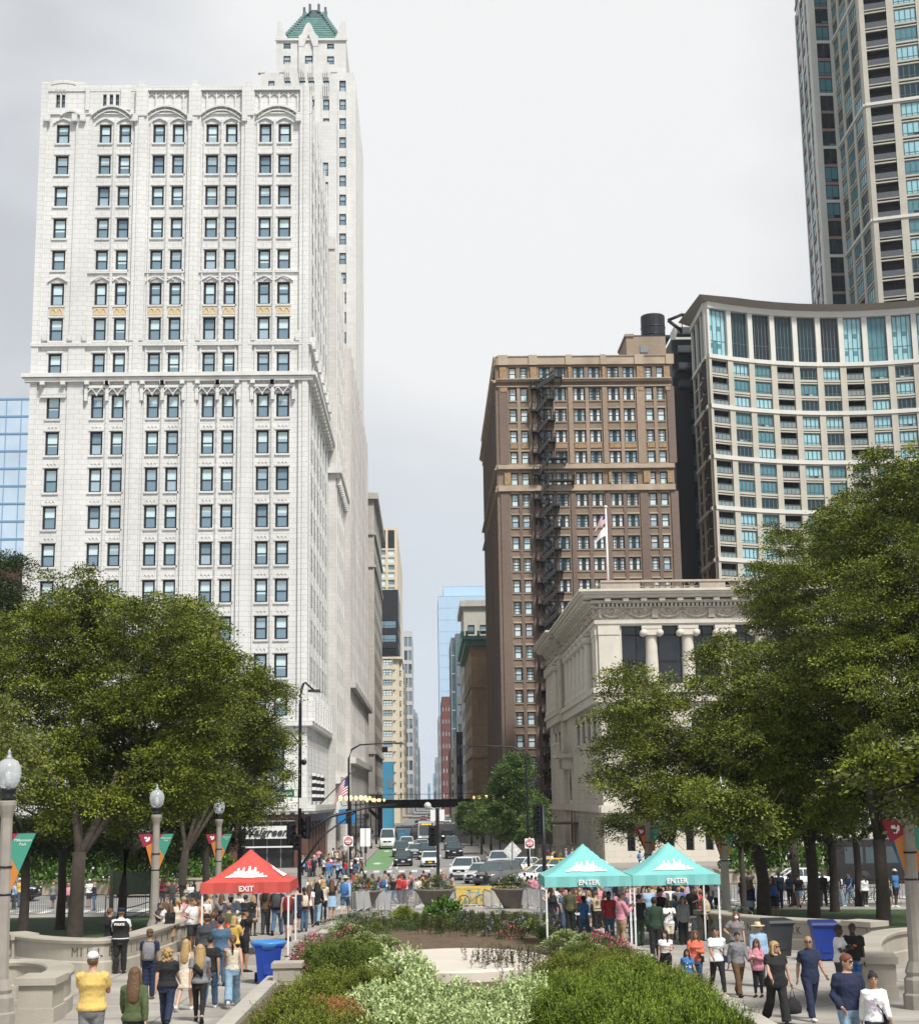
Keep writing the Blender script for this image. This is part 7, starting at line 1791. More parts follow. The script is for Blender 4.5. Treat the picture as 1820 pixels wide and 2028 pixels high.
def tree(px, Y, poly, label, group, cs=(CD, CL), rpx=44, leaf=.115, thick=3.2, dens=1.0, th=.2, name='tree', Yc=None, lean=0):
 base = onground(px, Y); P = empty(name, base, 0, label, 'tree', group); Yc = Yc or Y
 xs_, ys_ = [p[0] for p in poly], [p[1] for p in poly]; blobs = []; st = rpx * 1.15; j = 0; y = min(ys_)
 while y < max(ys_) + st:
  x = min(xs_) + (st / 2 if j % 2 else 0)
  while x < max(xs_) + st:
   qx, qy = x + rng.uniform(-.3, .3) * st, y + rng.uniform(-.3, .3) * st
   if inpoly(qx, qy, poly):
    for k in range(2):
     d = Yc + rng.uniform(-1, 1) * thick - (.6 if k else 0); c = at(qx, qy, d); blobs.append((c, rpx / F * d * rng.uniform(.5, 1.25))) if rng.random() > .07 else None
   x += st
  y += st * .8; j += 1
 pos = []; dr = []; tt = []; cm_ = sum((b[0] for b in blobs), Vector()) / len(blobs)
 for c, r in list(blobs):
  if rng.random() < .4: v = (c - cm_).normalized(); v.z = abs(v.z) * .7 + .1; blobs.append((c + v * r * rng.uniform(.9, 1.5), r * rng.uniform(.22, .42)))
 for c, r in blobs:
  m = max(6, int(34 * dens * (r / 1.0) ** 2)); u = unit(m); u[:, 2] = np.abs(u[:, 2]) * np.where(rng.random(m) < .72, 1, -1); rad = r * rng.uniform(.55, 1.08, m)
  cl = np.array(c) + u * rad[:, None] * np.array([1.1, 1.1, .8]); k = int(50 * dens)
  cr = rng.uniform(.22, .46, m) * 1.0
  off = rng.normal(size=(m, k, 3)) * cr[:, None, None] * np.array([.75, .75, .26]);
  off[:, :, 2] -= (off[:, :, 0] ** 2 + off[:, :, 1] ** 2) * .5
  p = cl[:, None, :] + off; d = off * np.array([1, 1, .6]) + u[:, None, :] * .25 + rng.normal(size=(m, k, 3)) * .12; d[:, :, 2] -= .05
  pos.append(p.reshape(-1, 3)); dr.append(d.reshape(-1, 3)); tt.append(np.repeat(rng.beta(1.0, 1.5, m), k) * .86 + rng.random(m * k) * .14)
 pos = np.concatenate(pos) - np.array(base); dr = np.concatenate(dr); t = np.concatenate(tt); n = len(pos)
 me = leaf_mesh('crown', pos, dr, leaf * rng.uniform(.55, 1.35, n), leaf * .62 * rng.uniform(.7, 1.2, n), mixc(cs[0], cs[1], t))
 o = bpy.data.objects.new('crown', me); link(o, P)
 w = MB(); cen = sum((b[0] for b in blobs), Vector()) / len(blobs) - base; lowz = min(b[0].z for b in blobs) - base.z; fork = Vector((lean, 0, max(1.9, min(lowz + .6, 3.4))))
 w.tube([(0, 0, -.2), (0, 0, .15), (.05, 0, fork.z * .5), fork], [th * 1.5, th * 1.08, th * .9, th * .82], n=10)
 bl = [b[0] - base for b in blobs]; order = rng.permutation(len(bl))[:16]; mains = []
 for k in range(4):
  a = k * 1.6 + rng.random(); e = fork + Vector(((cen.x - fork.x) * .5 + math.cos(a) * 1.3, math.sin(a) * 1.0 + (Yc - Y) * .95, (cen.z - fork.z) * .55 + .6)); mid = (fork + e) / 2 + Vector((math.cos(a) * .25, math.sin(a) * .2, -.15))
  w.tube([fork - Vector((0, 0, .2)), mid, e], [th * .62, th * .42, th * .16], n=8); mains.append(e)
 for i in order:
  e = bl[i]; s_ = min(mains, key=lambda q: (q - e).length); mid = (s_ + e) / 2 + Vector((rng.uniform(-.3, .3), rng.uniform(-.3, .3), -.2)); w.tube([s_, mid, e], [th * .3, th * .2, th * .07], n=5)
  for q in range(3): w.tube([mid, mid + Vector(tuple(rng.uniform(-1, 1, 3))) * 1.1], [th * .12, .012], n=4)
 w.build('trunk', bark, P); return P
LG, RG = 'trees on the left lawn', 'trees on the right lawn'
tree(150, 60, [(10, 1290), (50, 1225), (110, 1150), (165, 1145), (210, 1200), (300, 1205), (400, 1215), (432, 1270), (440, 1400), (425, 1520), (380, 1600), (250, 1640), (120, 1650), (40, 1600), (0, 1500)], 'broad leafy tree with the thickest trunk on the left lawn', LG, th=.3, lean=.1, Yc=65)
tree(358, 74, [(390, 1225), (440, 1250), (485, 1310), (515, 1350), (535, 1410), (560, 1490), (560, 1530), (530, 1590), (500, 1610), (470, 1665), (400, 1650), (330, 1640), (330, 1400), (360, 1260)], 'leafy tree on the left lawn whose crown overlaps the corner of the white building', LG, lean=.2, thick=2.5, Yc=81)
tree(48, 63, [(-70, 1400), (30, 1410), (70, 1450), (90, 1500), (50, 1540), (0, 1570), (-70, 1580)], 'yellow green tree at the left edge with low bright branches', LG, cs=((.03, .05, .01), (.27, .29, .045)), Yc=48)
tree(-10, 76, [(-70, 1110), (10, 1090), (40, 1130), (30, 1200), (15, 1300), (0, 1400), (-70, 1420)], 'tall dark tree with bare twigs at the far left edge', LG, cs=((.012, .026, .006), (.06, .085, .02)), thick=2)
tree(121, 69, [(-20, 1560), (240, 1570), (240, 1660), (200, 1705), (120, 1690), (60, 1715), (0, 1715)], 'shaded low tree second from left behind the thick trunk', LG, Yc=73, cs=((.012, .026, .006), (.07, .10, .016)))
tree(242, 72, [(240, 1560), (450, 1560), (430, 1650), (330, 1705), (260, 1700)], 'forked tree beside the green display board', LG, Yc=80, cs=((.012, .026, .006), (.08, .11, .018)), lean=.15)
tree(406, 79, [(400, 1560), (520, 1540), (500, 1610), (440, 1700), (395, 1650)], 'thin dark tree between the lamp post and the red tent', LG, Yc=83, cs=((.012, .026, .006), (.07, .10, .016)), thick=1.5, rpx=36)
tree(1510, 68, [(1200, 1400), (1255, 1350), (1350, 1325), (1420, 1295), (1520, 1285), (1590, 1350), (1590, 1560), (1500, 1620), (1400, 1630), (1300, 1620), (1260, 1590), (1200, 1560), (1190, 1480)], 'broad bright tree in front of the library, leftmost on the right lawn', RG, th=.3, lean=-.2)
tree(1575, 80, [(1500, 1150), (1560, 1060), (1640, 1015), (1700, 1060), (1720, 1300), (1640, 1400), (1560, 1300), (1520, 1210)], 'tall tree whose top covers the foot of the curved apartment building', RG, rpx=40, th=.24)
tree(1609, 66, [(1520, 1310), (1700, 1260), (1745, 1500), (1680, 1640), (1560, 1640), (1490, 1500)], 'full round tree in the middle of the right lawn', RG, th=.27)
tree(1746, 62, [(1655, 1110), (1695, 965), (1750, 918), (1830, 892), (1930, 885), (1930, 1600), (1760, 1610), (1700, 1500), (1670, 1300)], 'tallest tree at the right edge reaching up past the apartment block', RG, rpx=50, th=.28)
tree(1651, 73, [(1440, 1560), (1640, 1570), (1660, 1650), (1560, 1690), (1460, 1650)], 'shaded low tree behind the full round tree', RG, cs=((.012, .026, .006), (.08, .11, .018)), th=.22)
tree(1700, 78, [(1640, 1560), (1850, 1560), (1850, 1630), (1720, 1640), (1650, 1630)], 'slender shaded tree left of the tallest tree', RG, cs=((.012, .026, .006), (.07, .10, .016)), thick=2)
tree(1330, 84, [(1185, 1632), (1250, 1625), (1330, 1605), (1400, 1620), (1330, 1660), (1230, 1655)], 'thin tree with low branches behind the teal tents', RG, rpx=24, thick=1.6, th=.12, cs=((.02, .035, .008), (.10, .13, .02)))
tree(1935, 37, [(1745, 1500), (1800, 1470), (1880, 1455), (1930, 1560), (1830, 1600), (1775, 1580)], 'overhanging branch of a tree just outside the right edge of the view', RG, rpx=40, leaf=.13, thick=1.2, Yc=33)
tree(1470, 60, [(1385, 1570), (1430, 1535), (1500, 1560), (1500, 1650), (1430, 1655), (1390, 1620)], 'young tree whose low branches cover the lamp by the right tent', RG, rpx=30, thick=1.0, Yc=56, th=.12)
for (a, Y, pl, lb) in ((1020, 158, [(970, 1570), (990, 1515), (1015, 1490), (1048, 1530), (1072, 1590), (1066, 1650), (1010, 1668), (968, 1640)], 'nearest dark green street tree on the right pavement of the street'),
      (955, 182, [(932, 1620), (950, 1590), (972, 1588), (975, 1640), (940, 1655)], 'second street tree on the right pavement of the street'), (935, 215, [(912, 1605), (935, 1590), (955, 1600), (950, 1648), (920, 1650)], 'third small street tree near the rail bridge'),
      (1062, 152, [(1040, 1600), (1065, 1580), (1085, 1620), (1070, 1665), (1040, 1660)], 'small street tree at the library corner')):
 tree(a, Y, pl, lb, 'street trees', cs=((.02, .05, .010), (.15, .24, .05)), rpx=15, leaf=.2, thick=1.8, th=.14, dens=.62)
# shrubs, perennials and flowers
def spread(n, h, up=.15):     # points near the surface of a rounded mound of radius 1
 u = unit(n); u[:, 2] = np.abs(u[:, 2]); r = rng.uniform(.62, 1.0, n) ** .6; lump = 1 + .16 * np.sin(u[:, 0] * 6 + 1) * np.sin(u[:, 1] * 7) + .06 * np.sin(u[:, 0] * 17) * np.cos(u[:, 1] * 15)
 return u * (r * lump)[:, None] * np.array([1, 1, h]), u
def foliage(kind, seed):
 global rng
 rng = np.random.default_rng(seed)
 if kind in ('yew', 'olive', 'bronze', 'dark'):
  m = 2300; p, u = spread(m, 1.0); k = 12; d = u * .5 + np.array([0, 0, .75]) + rng.normal(size=(m, 3)) * .25; d /= np.linalg.norm(d, axis=1)[:, None]; ln = rng.uniform(.05, .30, m)
  t = rng.random((m, k)); P_ = p[:, None, :] + d[:, None, :] * (t * ln[:, None])[:, :, None]; D = d[:, None, :] + rng.normal(size=(m, k, 3)) * .55
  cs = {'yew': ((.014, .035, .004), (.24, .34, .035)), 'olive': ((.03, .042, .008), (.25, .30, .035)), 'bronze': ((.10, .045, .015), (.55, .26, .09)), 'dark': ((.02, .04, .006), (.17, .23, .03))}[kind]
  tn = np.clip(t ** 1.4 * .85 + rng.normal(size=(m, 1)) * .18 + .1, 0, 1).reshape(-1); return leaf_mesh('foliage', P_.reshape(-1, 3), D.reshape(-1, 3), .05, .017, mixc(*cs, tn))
 if kind == 'dogwood':
  m = 420; p, u = spread(m, 1.0); k = 11; d = u * .6 + np.array([0, 0, .5]); t = rng.random((m, k)) * .22; P_ = p[:, None, :] + d[:, None, :] * t[:, :, None] + rng.normal(size=(m, k, 3)) * .03; D = u[:, None, :] * .5 + rng.normal(size=(m, k, 3)) * .6
  q = rng.random(m * k); return leaf_mesh('foliage', P_.reshape(-1, 3), D.reshape(-1, 3), rng.uniform(.08, .13, m * k), rng.uniform(.035, .055, m * k), mixc((.17, .28, .07), (.62, .70, .36), q ** .8), fold=.15)
 if kind == 'hydrangea': m = 900; p, u = spread(m, 1.0); return leaf_mesh('foliage', p, u + rng.normal(size=(m, 3)) * .6, rng.uniform(.14, .2, m), .13, mixc((.03, .08, .01), (.12, .24, .03), rng.random(m)))
 if kind in ('sedge', 'daylily', 'grassy'):
  m = {'sedge': 900, 'daylily': 170, 'grassy': 300}[kind]; a = rng.uniform(0, 6.28, m); s_ = rng.uniform(.2, 1, m); W = {'sedge': .012, 'daylily': .055, 'grassy': .02}[kind]; segs = 4; Ps = []; Ds = []; Ls = []; C = []
  c0, c1 = {'sedge': ((.10, .15, .02), (.30, .36, .05)), 'daylily': ((.05, .10, .02), (.34, .40, .16)), 'grassy': ((.04, .06, .02), (.12, .16, .05))}[kind]; prev = np.stack([np.cos(a) * .3 * s_, np.sin(a) * .3 * s_, np.zeros(m)], 1); cc = rng.random(m)
  for k in range(segs):
   f = (k + 1) / segs; r = s_ * f * (.95 if kind != 'grassy' else .5); z = np.sin(np.minimum(f * (1.2 + s_ * .9), 3.0)) * (1.05 - .65 * s_); q = np.stack([np.cos(a) * r, np.sin(a) * r, z], 1); d = q - prev; Ps.append(prev - d * .1); Ds.append(d); Ls.append(np.linalg.norm(d, axis=1) * 1.25); C.append(mixc(c0, c1, np.clip(cc * .6 + f * .35, 0, 1))); prev = q
  return leaf_mesh('foliage', np.concatenate(Ps), np.concatenate(Ds), np.concatenate(Ls), W * 1.3, np.concatenate(C), fold=.2)
 if kind == 'spikes':
  Ps = []; Ds = []; C = []; Ls = []
  for s_ in range(16):
   b = np.array([rng.uniform(-1, 1), rng.uniform(-1, 1), 0]); tip = b + np.array([rng.normal() * .12, rng.normal() * .12, rng.uniform(.7, 1.1)]); k = 34; t = rng.random(k) ** .8; Ps.append(b + (tip - b) * t[:, None]); Ds.append(np.stack([rng.normal(size=k), rng.normal(size=k), np.abs(rng.normal(size=k)) * .8], 1)); C.append(mixc((.03, .035, .012), (.10, .10, .035), rng.random(k))); Ls.append(np.full(k, .12))
   Ps.append(b + (tip - b) * np.linspace(0, .9, 8)[:, None]); Ds.append(np.repeat((tip - b)[None], 8, 0)); C.append(np.tile((.04, .03, .02), (8, 1))); Ls.append(np.full(8, .2))
  return leaf_mesh('foliage', np.concatenate(Ps), np.concatenate(Ds), np.concatenate(Ls), .03, np.concatenate(C))
 if kind == 'low': m = 1100; p, u = spread(m, 1.0); return leaf_mesh('foliage', p, u + rng.normal(size=(m, 3)) * .5, rng.uniform(.07, .13, m), .045, mixc((.02, .045, .01), (.12, .17, .035), rng.random(m)))
 if kind in ('pink', 'mixed', 'iris'):
  m = 800; p, u = spread(m, .9); L1 = (p, u + rng.normal(size=(m, 3)) * .5, np.full(m, .12), mixc((.02, .04, .008), (.08, .11, .02), rng.random(m))); f = {'pink': 55, 'mixed': 30, 'iris': 22}[kind]; p2, u2 = spread(f, 1.05); k = 9; p2 *= 1.06
  pp = (p2[:, None, :] + rng.normal(size=(f, k, 3)) * .02).reshape(-1, 3); c2 = {'pink': mixc((.55, .03, .14), (.85, .25, .40), rng.random(f * k)), 'mixed': mixc((.55, .42, .08), (.7, .65, .4), rng.random(f * k)), 'iris': mixc((.25, .2, .5), (.5, .45, .7), rng.random(f * k))}[kind]
  return leaf_mesh('foliage', np.concatenate([L1[0], pp]), np.concatenate([L1[1], unit(f * k)]), np.concatenate([L1[2], np.full(f * k, .07)]), .05, np.concatenate([L1[3], c2]))
FK = {}
stemm = mat('woody_stem', (.05, .035, .022), rough=.9, var=.3)
sw = MB()
for k in range(7): a = k * .9; sw.tube([(0, 0, -.05), (math.cos(a) * .25, math.sin(a) * .25, .35), (math.cos(a) * .5, math.sin(a) * .5, .7)], [.03, .02, .01], n=5)
stem_me = sw.mesh('stem', stemm)
SN = {'yew': ('bright green yew bush', 'bush'), 'olive': ('olive green juniper mound', 'bush'), 'bronze': ('rusty orange leaved mound', 'bush'), 'dark': ('dark green yew bush', 'bush'), 'dogwood': ('cream and green variegated dogwood', 'bush'), 'hydrangea': ('round leafy green hydrangea bush', 'bush'), 'sedge': ('yellow green fountain grass tuft', 'plant'), 'daylily': ('clump of arching striped leaves', 'plant'),
  'grassy': ('thin grassy clump', 'plant'), 'spikes': ('patch of thin dark upright stems', 'plant'), 'low': ('low green edging plant', 'plant'), 'pink': ('pink begonia clump', 'flowers'), 'mixed': ('mixed planting with pale flowers', 'plant'), 'iris': ('clump with mauve iris flowers', 'flowers')}
ORD = [f'{n}th' for n in range(60)]; ORD[:14] = ['first', 'second', 'third', 'fourth', 'fifth', 'sixth', 'seventh', 'eighth', 'ninth', 'tenth', 'eleventh', 'twelfth', 'thirteenth', 'fourteenth']
def plants(kind, spots, where, r=.8, h=.9, parent_z=.1, shared=False):
 nm, ct = SN[kind]; sp = sorted(spots, key=lambda s: s[0])
 for i, s_ in enumerate(sp):
  v = (kind, i % 2)
  if v not in FK: FK[v] = foliage(kind, 40 + len(FK))
  if len(s_) > 3: X, Y, Z = s_[3]
  else: p = ground(s_[0], s_[1]); X, Y, Z = p.x, p.y, gz(p.y) + parent_z
  lb = f'{nm} {where}' if len(sp) == 1 else f'{nm}, {ORD[i]} from left {where}'
  P = empty('shrub' if ct == 'bush' else 'flower_clump' if ct == 'flowers' else 'bed_plant', (X, Y, Z), random.uniform(0, 6), lb, ct, f'{nm} group {where}' if len(sp) > 1 else None)
  q = s_[2] if len(s_) > 2 and s_[2] else 1.0; P.scale = (r * q, r * q, h * q)
  o = bpy.data.objects.new('foliage', FK[v]); link(o, P)
  if ct == 'bush': o = bpy.data.objects.new('stem', stem_me); link(o, P)
plants('dark', [(682, 1965, 1.2), (642, 1945), (726, 1950)], 'behind the blue bin side of the bed', .8, .85)
plants('olive', [(652, 2015), (727, 2012), (792, 1998, .8), (612, 2040), (582, 2085)], 'at the lower left of the bed', .85, .8)
plants('bronze', [(640, 2062), (720, 2058), (1195, 2015, .6), (680, 2075)], 'in the bed', .62, .62)
plants('olive', [(615, 2120), (695, 2125), (780, 2120)], 'along the bottom edge, left', .8, .75)
plants('dogwood', [(795, 2003, 1.25), (742, 2065), (830, 2062, 1.1), (905, 2058), (985, 2062), (1045, 2040), (870, 2115), (960, 2125), (785, 2125)], 'in the middle of the bed', .72, .84)
plants('yew', [(1130, 2062), (1208, 2052, 1.1), (1270, 2042, 1.1), (1333, 2052), (1173, 2112), (1237, 2105, 1.1), (1302, 2100), (1368, 2095), (1415, 2130), (1348, 2140), (1267, 2150)], 'in the lower right hedge', .76, .98)
plants('olive', [(1120, 1958), (1185, 1950), (1240, 1965), (1110, 2005), (1170, 1998), (1300, 1985), (1240, 2005), (1345, 2005)], 'right of bed', .85, .66)
plants('dark', [(1160, 1925), (1215, 1935), (1270, 1950)], 'along the right kerb of the bed', .75, .6)
plants('daylily', [(1100, 1898), (1140, 1908), (1180, 1915), (1078, 1872), (1058, 1854), (1120, 1880), (1160, 1890)], 'on the right of the stone disc', .75, .62)
plants('daylily', [(742, 1908), (722, 1884), (762, 1892), (702, 1868), (682, 1862), (735, 1925)], 'on the left of the stone disc', .75, .62)
plants('hydrangea', [(880, 1838)], 'near the middle bowl at the bed end', .95, 1.05)
plants('sedge', [(800, 1838), (832, 1842, .7)], 'beside the round green bush', .75, .95)
plants('spikes', [(960, 1938), (1000, 1942), (1040, 1938), (1080, 1930), (1120, 1922), (985, 1950), (1060, 1946)], 'in front of the stone disc', .6, .75)
plants('spikes', [(850, 1858), (940, 1850), (965, 1856), (1000, 1850), (1035, 1855), (905, 1862), (760, 1850)], 'behind the stone disc', .7, .7)
plants('iris', [(925, 1848), (980, 1862), (1020, 1864), (700, 1850), (1090, 1850)], 'behind the stone disc', .5, .8)
plants('pink', [(606, 1918), (612, 1902), (600, 1938), (730, 1952), (1205, 1896), (1226, 1908), (1190, 1886), (690, 1875), (1010, 1868)], 'round the bed', .5, .62)
plants('low', [(x + rng.uniform(-12, 12), y + rng.uniform(-5, 5), rng.uniform(.9, 1.5)) for y, a, b in ((1846, 700, 860), (1862, 690, 740), (1848, 880, 1060), (1838, 720, 1070)) for x in np.arange(a, b, 22)], 'over the bed', .6, .35)
plants('grassy', [(x + rng.uniform(-10, 10), 1848 + rng.uniform(-8, 12), .9) for x in np.arange(820, 1060, 22)], 'over bed', .6, .9)
plants('sedge', [(900, 1846, .6), (990, 1850, .6), (1040, 1846, .5), (745, 1852, .6)], 'scattered behind the disc', .7, .75)
plants('pink', [(590, 1950), (598, 1935), (622, 1888), (1215, 1925), (1232, 1918), (1245, 1930), (745, 1958), (1190, 1898)], 'at the bed edge', .45, .6)
plants('bronze', [(1240, 1990, .7), (560, 2066, .8), (1100, 1975, .6)], 'near bed sides', .6, .6)
plants('low', [(662, 1836), (690, 1826), (725, 1820), (760, 1818), (990, 1818), (1030, 1822), (1062, 1828), (1085, 1838), (660, 1852), (672, 1880), (648, 1868), (1100, 1846)], 'along the far rim of the bed', .6, .26)
for b, w_ in zip(BOWLS, ('left', 'middle', 'right')):
 for q, kd in ((0, 'mixed'),): plants(kd, [(0, 0, 1, (b.location.x, b.location.y, b.location.z + .9))], f'filling the {w_} bowl planter', .95, .8)
 plants('low', [(0, 0, 1, (b.location.x + .1, b.location.y, b.location.z + .95))], f'in the {w_} bowl planter', .7, .9)
for xa, xb, lb in ((-48, -13, 'left'), (21, 60, 'right')):
 P = empty('median_planter', ((xa + xb) / 2, 112, 0), 0, f'long low stone planter in the avenue on the {lb}', 'planter'); w = MB(); w.box(xa, xb, 112, 114.5, 0, 1.0); w.box(xa - .1, xb + .1, 111.9, 114.6, 1.0, 1.12); B(w, 'wall', medm, P)
 plants('hydrangea', [(0, 0, random.uniform(.8, 1.25), (x, 113.2, .85)) for x in np.linspace(xa + 2, xb - 2, 12)], f'in the {lb} avenue planter', 1.7, 2.0)
# people
def rotx(v, a, c): y, z = v[1] - c[1], v[2] - c[2]; return (v[0], c[1] + y * math.cos(a) - z * math.sin(a), c[2] + y * math.sin(a) + z * math.cos(a))
POSE = { 'bagw': ((-15, 24), (19, 5), (24, 6, 30, 0), (6, 18, 6, 0)),  # legs: (swing, knee) x2; arms: (forward, out, elbow, inward) x2
 'stand': ((2, 3), (-3, 3), (4, 6, 12, 0), (2, 7, 15, 0)), 'walkA': ((20, 6), (-16, 22), (-20, 7, 14, 0), (22, 6, 28, 0)), 'walkB': ((-15, 24), (19, 5), (24, 6, 30, 0), (-18, 7, 14, 0)),
 'strideA': ((27, 5), (-20, 30), (-24, 9, 20, 0), (26, 8, 34, 0)), 'phone': ((3, 4), (-4, 5), (28, 6, 92, 28), (30, 6, 96, 30)), 'hip': ((5, 5), (-3, 2), (-8, 42, 75, 40), (3, 7, 12, 0)), 'cross': ((2, 2), (-2, 2), (22, 10, 95, 62), (26, 10, 98, 60)),
 'raise': ((3, 2), (-2, 2), (100, 8, 70, 25), (6, 6, 14, 0)), 'lean': ((8, 6), (-4, 3), (10, 30, 10, 0), (12, 6, 50, 30)), 'carry': ((4, 4), (-4, 6), (4, 8, 8, 0), (24, 6, 80, 40)), 'point': ((6, 4), (-6, 4), (46, 6, 26, 5), (30, 6, 55, 25)), 'pock': ((12, 5), (-10, 14), (-6, 16, 42, 30), (4, 14, 46, 30))}
TOR = [(.79, .125, .10, 0), (.86, .158, .115, .0), (.94, .168, .122, .005), (1.02, .152, .108, 0), (1.09, .142, .10, 0), (1.18, .152, .108, -.004), (1.28, .168, .118, -.006), (1.36, .165, .110, 0), (1.41, .142, .092, .004), (1.45, .092, .072, .01), (1.49, .06, .058, .01), (1.56, .055, .056, .0)]
class Fig:
 def __init__(s, pose, fat=1.0, fem=False, lean=0, yaw=0):
  s.fat, s.fem, s.lean, s.yaw = fat, fem, R(lean), R(yaw); L1, L2, A1, A2 = POSE[pose]; s.legs = []; s.arms = []
  for sx, (sw, kn) in ((-1, L1), (1, L2)):
   h = (sx * .088 * (.6 + .4 * fat), 0, .92); a = R(sw); k = (h[0], -.43 * math.sin(a), .92 - .43 * math.cos(a)); b = a - R(kn); n = (k[0], k[1] - .41 * math.sin(b), k[2] - .41 * math.cos(b)); s.legs.append((h, k, n, b))
  s.dz = .085 - min(l[2][2] for l in s.legs)
  shw = .178 * (.93 if fem else 1.0) * (.75 + .25 * fat)
  for sx, (f, o, e, i) in ((-1, A1), (1, A2)):
   sh = (sx * shw, .0, 1.40); f, o, e, i = R(f), R(o), R(e), R(i); d = (sx * math.sin(o), -math.sin(f) * math.cos(o), -math.cos(f) * math.cos(o)); el = tuple(sh[q] + .285 * d[q] for q in range(3)); ob = o * .4 - i; d2 = (sx * math.sin(ob), -math.sin(f + e) * math.cos(ob), -math.cos(f + e) * math.cos(ob)); wr = tuple(el[q] + .25 * d2[q] for q in range(3)); s.arms.append((sx, sh, el, wr, Vector(d2)))
 def T(s, v, up=True):
  if up and s.lean: v = rotx(v, s.lean, (0, 0, .95))
  return (v[0], v[1], v[2] + s.dz)
 def H(s, v):    # head frame
  v = (v[0] * 1.07, v[1] * 1.07, 1.61 + (v[2] - 1.61) * 1.06 - .012); c, k = math.cos(s.yaw), math.sin(s.yaw); return s.T((v[0] * c - v[1] * k, v[0] * k + v[1] * c, v[2]))
 def torso(s, w, z0, z1, g=0.0, flare=0.0, n=18):
  rr = []; T_ = [t for t in TOR if z0 < t[0] < z1]
  def lerp(z):
   for a, b in zip(TOR, TOR[1:]):
    if a[0] <= z <= b[0]: q = (z - a[0]) / (b[0] - a[0]); return tuple(a[k] + (b[k] - a[k]) * q for k in range(4))
   return TOR[0] if z < TOR[0][0] else TOR[-1]
  for z, rx, ry, oy in [lerp(z0)] + T_ + [lerp(z1)]:
   k = s.fat if z < 1.3 else .5 + .5 * s.fat
   if z > 1.44: k = 1
   if s.fem: rx *= 1.06 if z < .98 else (.9 if z < 1.2 else .93)
   fl = 1 + flare * max(0, (1.1 - z) / .3); oy2 = oy - ((s.fat - 1) * .09 if .95 < z < 1.25 else 0); a, b = (rx * k + g) * fl, (ry * k + g) * fl
   ch = -.028 if (s.fem and 1.2 < z < 1.33) else 0
   rr.append([s.T((a * math.cos(t), b * math.sin(t) + oy2 + (ch if math.sin(t) < 0 else 0), z)) for t in np.linspace(0, 2 * math.pi, n + 1)[:-1]])
  w.loft(rr)
 def leg(s, w, i, g=0.0, upto=1.0, loose=0.0, start=0.0):
  h, k, n, b = s.legs[i]; f_ = .85 + .15 * s.fat; P_ = lambda p: s.T(p, False); L = lambda a, b_, t: tuple(a[q] + (b_[q] - a[q]) * t for q in range(3))
  pts = [(L(h, k, -.08), .088), (L(h, k, .15), .09), (L(h, k, .55), .072), (k, .056), (L(k, n, .3), .056), (L(k, n, .65), .042), (n, .035)]
  fr = [0, .1, .3, .5, .65, .82, 1.0]; o = [(p, r) for (p, r), q in zip(pts, fr) if q <= upto + .01]
  if fr[len(o) - 1] < upto and len(o) < 7: q = (upto - fr[len(o) - 1]) / (fr[len(o)] - fr[len(o) - 1]); a, b2 = pts[len(o) - 1], pts[len(o)]; o.append((L(a[0], b2[0], q), a[1] + (b2[1] - a[1]) * q))
  w.tube([P_(p) for p, r in o], [r * f_ + g + loose * max(0, j - 2) / 4 for j, (p, r) in enumerate(o)], n=12)
 def foot(s, w, i, g=0.0):
  h, k, n, b = s.legs[i]; c, d = math.cos(max(-.7, min(.3, b))), math.sin(max(-.7, min(.3, b)))
  rr = []
  for y, hw, zt in ((.06, .025, .03), (.045, .036, .07), (-.0, .038, .085), (-.07, .04, .055), (-.13, .044, .035), (-.175, .032, .022), (-.19, .015, .012)):
   ring = []
   for t in np.linspace(0, 2 * math.pi, 11)[:-1]:
    z = zt * .5 + (zt * .5 + g) * math.sin(t) - .085 + g * .5; x = (hw + g) * math.cos(t); yy = y * 1.02; ring.append(s.T((n[0] + x, n[1] + yy * c - z * -d, n[2] + z * c + yy * -d), False))
   rr.append(ring)
  w.loft(rr)
 def arm(s, w, i, g=0.0, upto=1.0):
  sx, sh, el, wr, d2 = s.arms[i]; f_ = .8 + .2 * s.fat; L = lambda a, b_, t: tuple(a[q] + (b_[q] - a[q]) * t for q in range(3)); pts = [((sh[0] * .72, sh[1], sh[2] + .004), .05), (sh, .052), (L(sh, el, .5), .046), (el, .038), (L(el, wr, .35), .037), (wr, .025)]
  fr = [0, .05, .3, .55, .72, 1.0]; o = [(p, r) for (p, r), q in zip(pts, fr) if q <= upto + .01]
  if fr[len(o) - 1] < upto and len(o) < 6: q = (upto - fr[len(o) - 1]) / (fr[len(o)] - fr[len(o) - 1]); a, b2 = pts[len(o) - 1], pts[len(o)]; o.append((L(a[0], b2[0], q), a[1] + (b2[1] - a[1]) * q))
  w.tube([s.T(p) for p, r in o], [r * f_ + g for p, r in o], n=10)
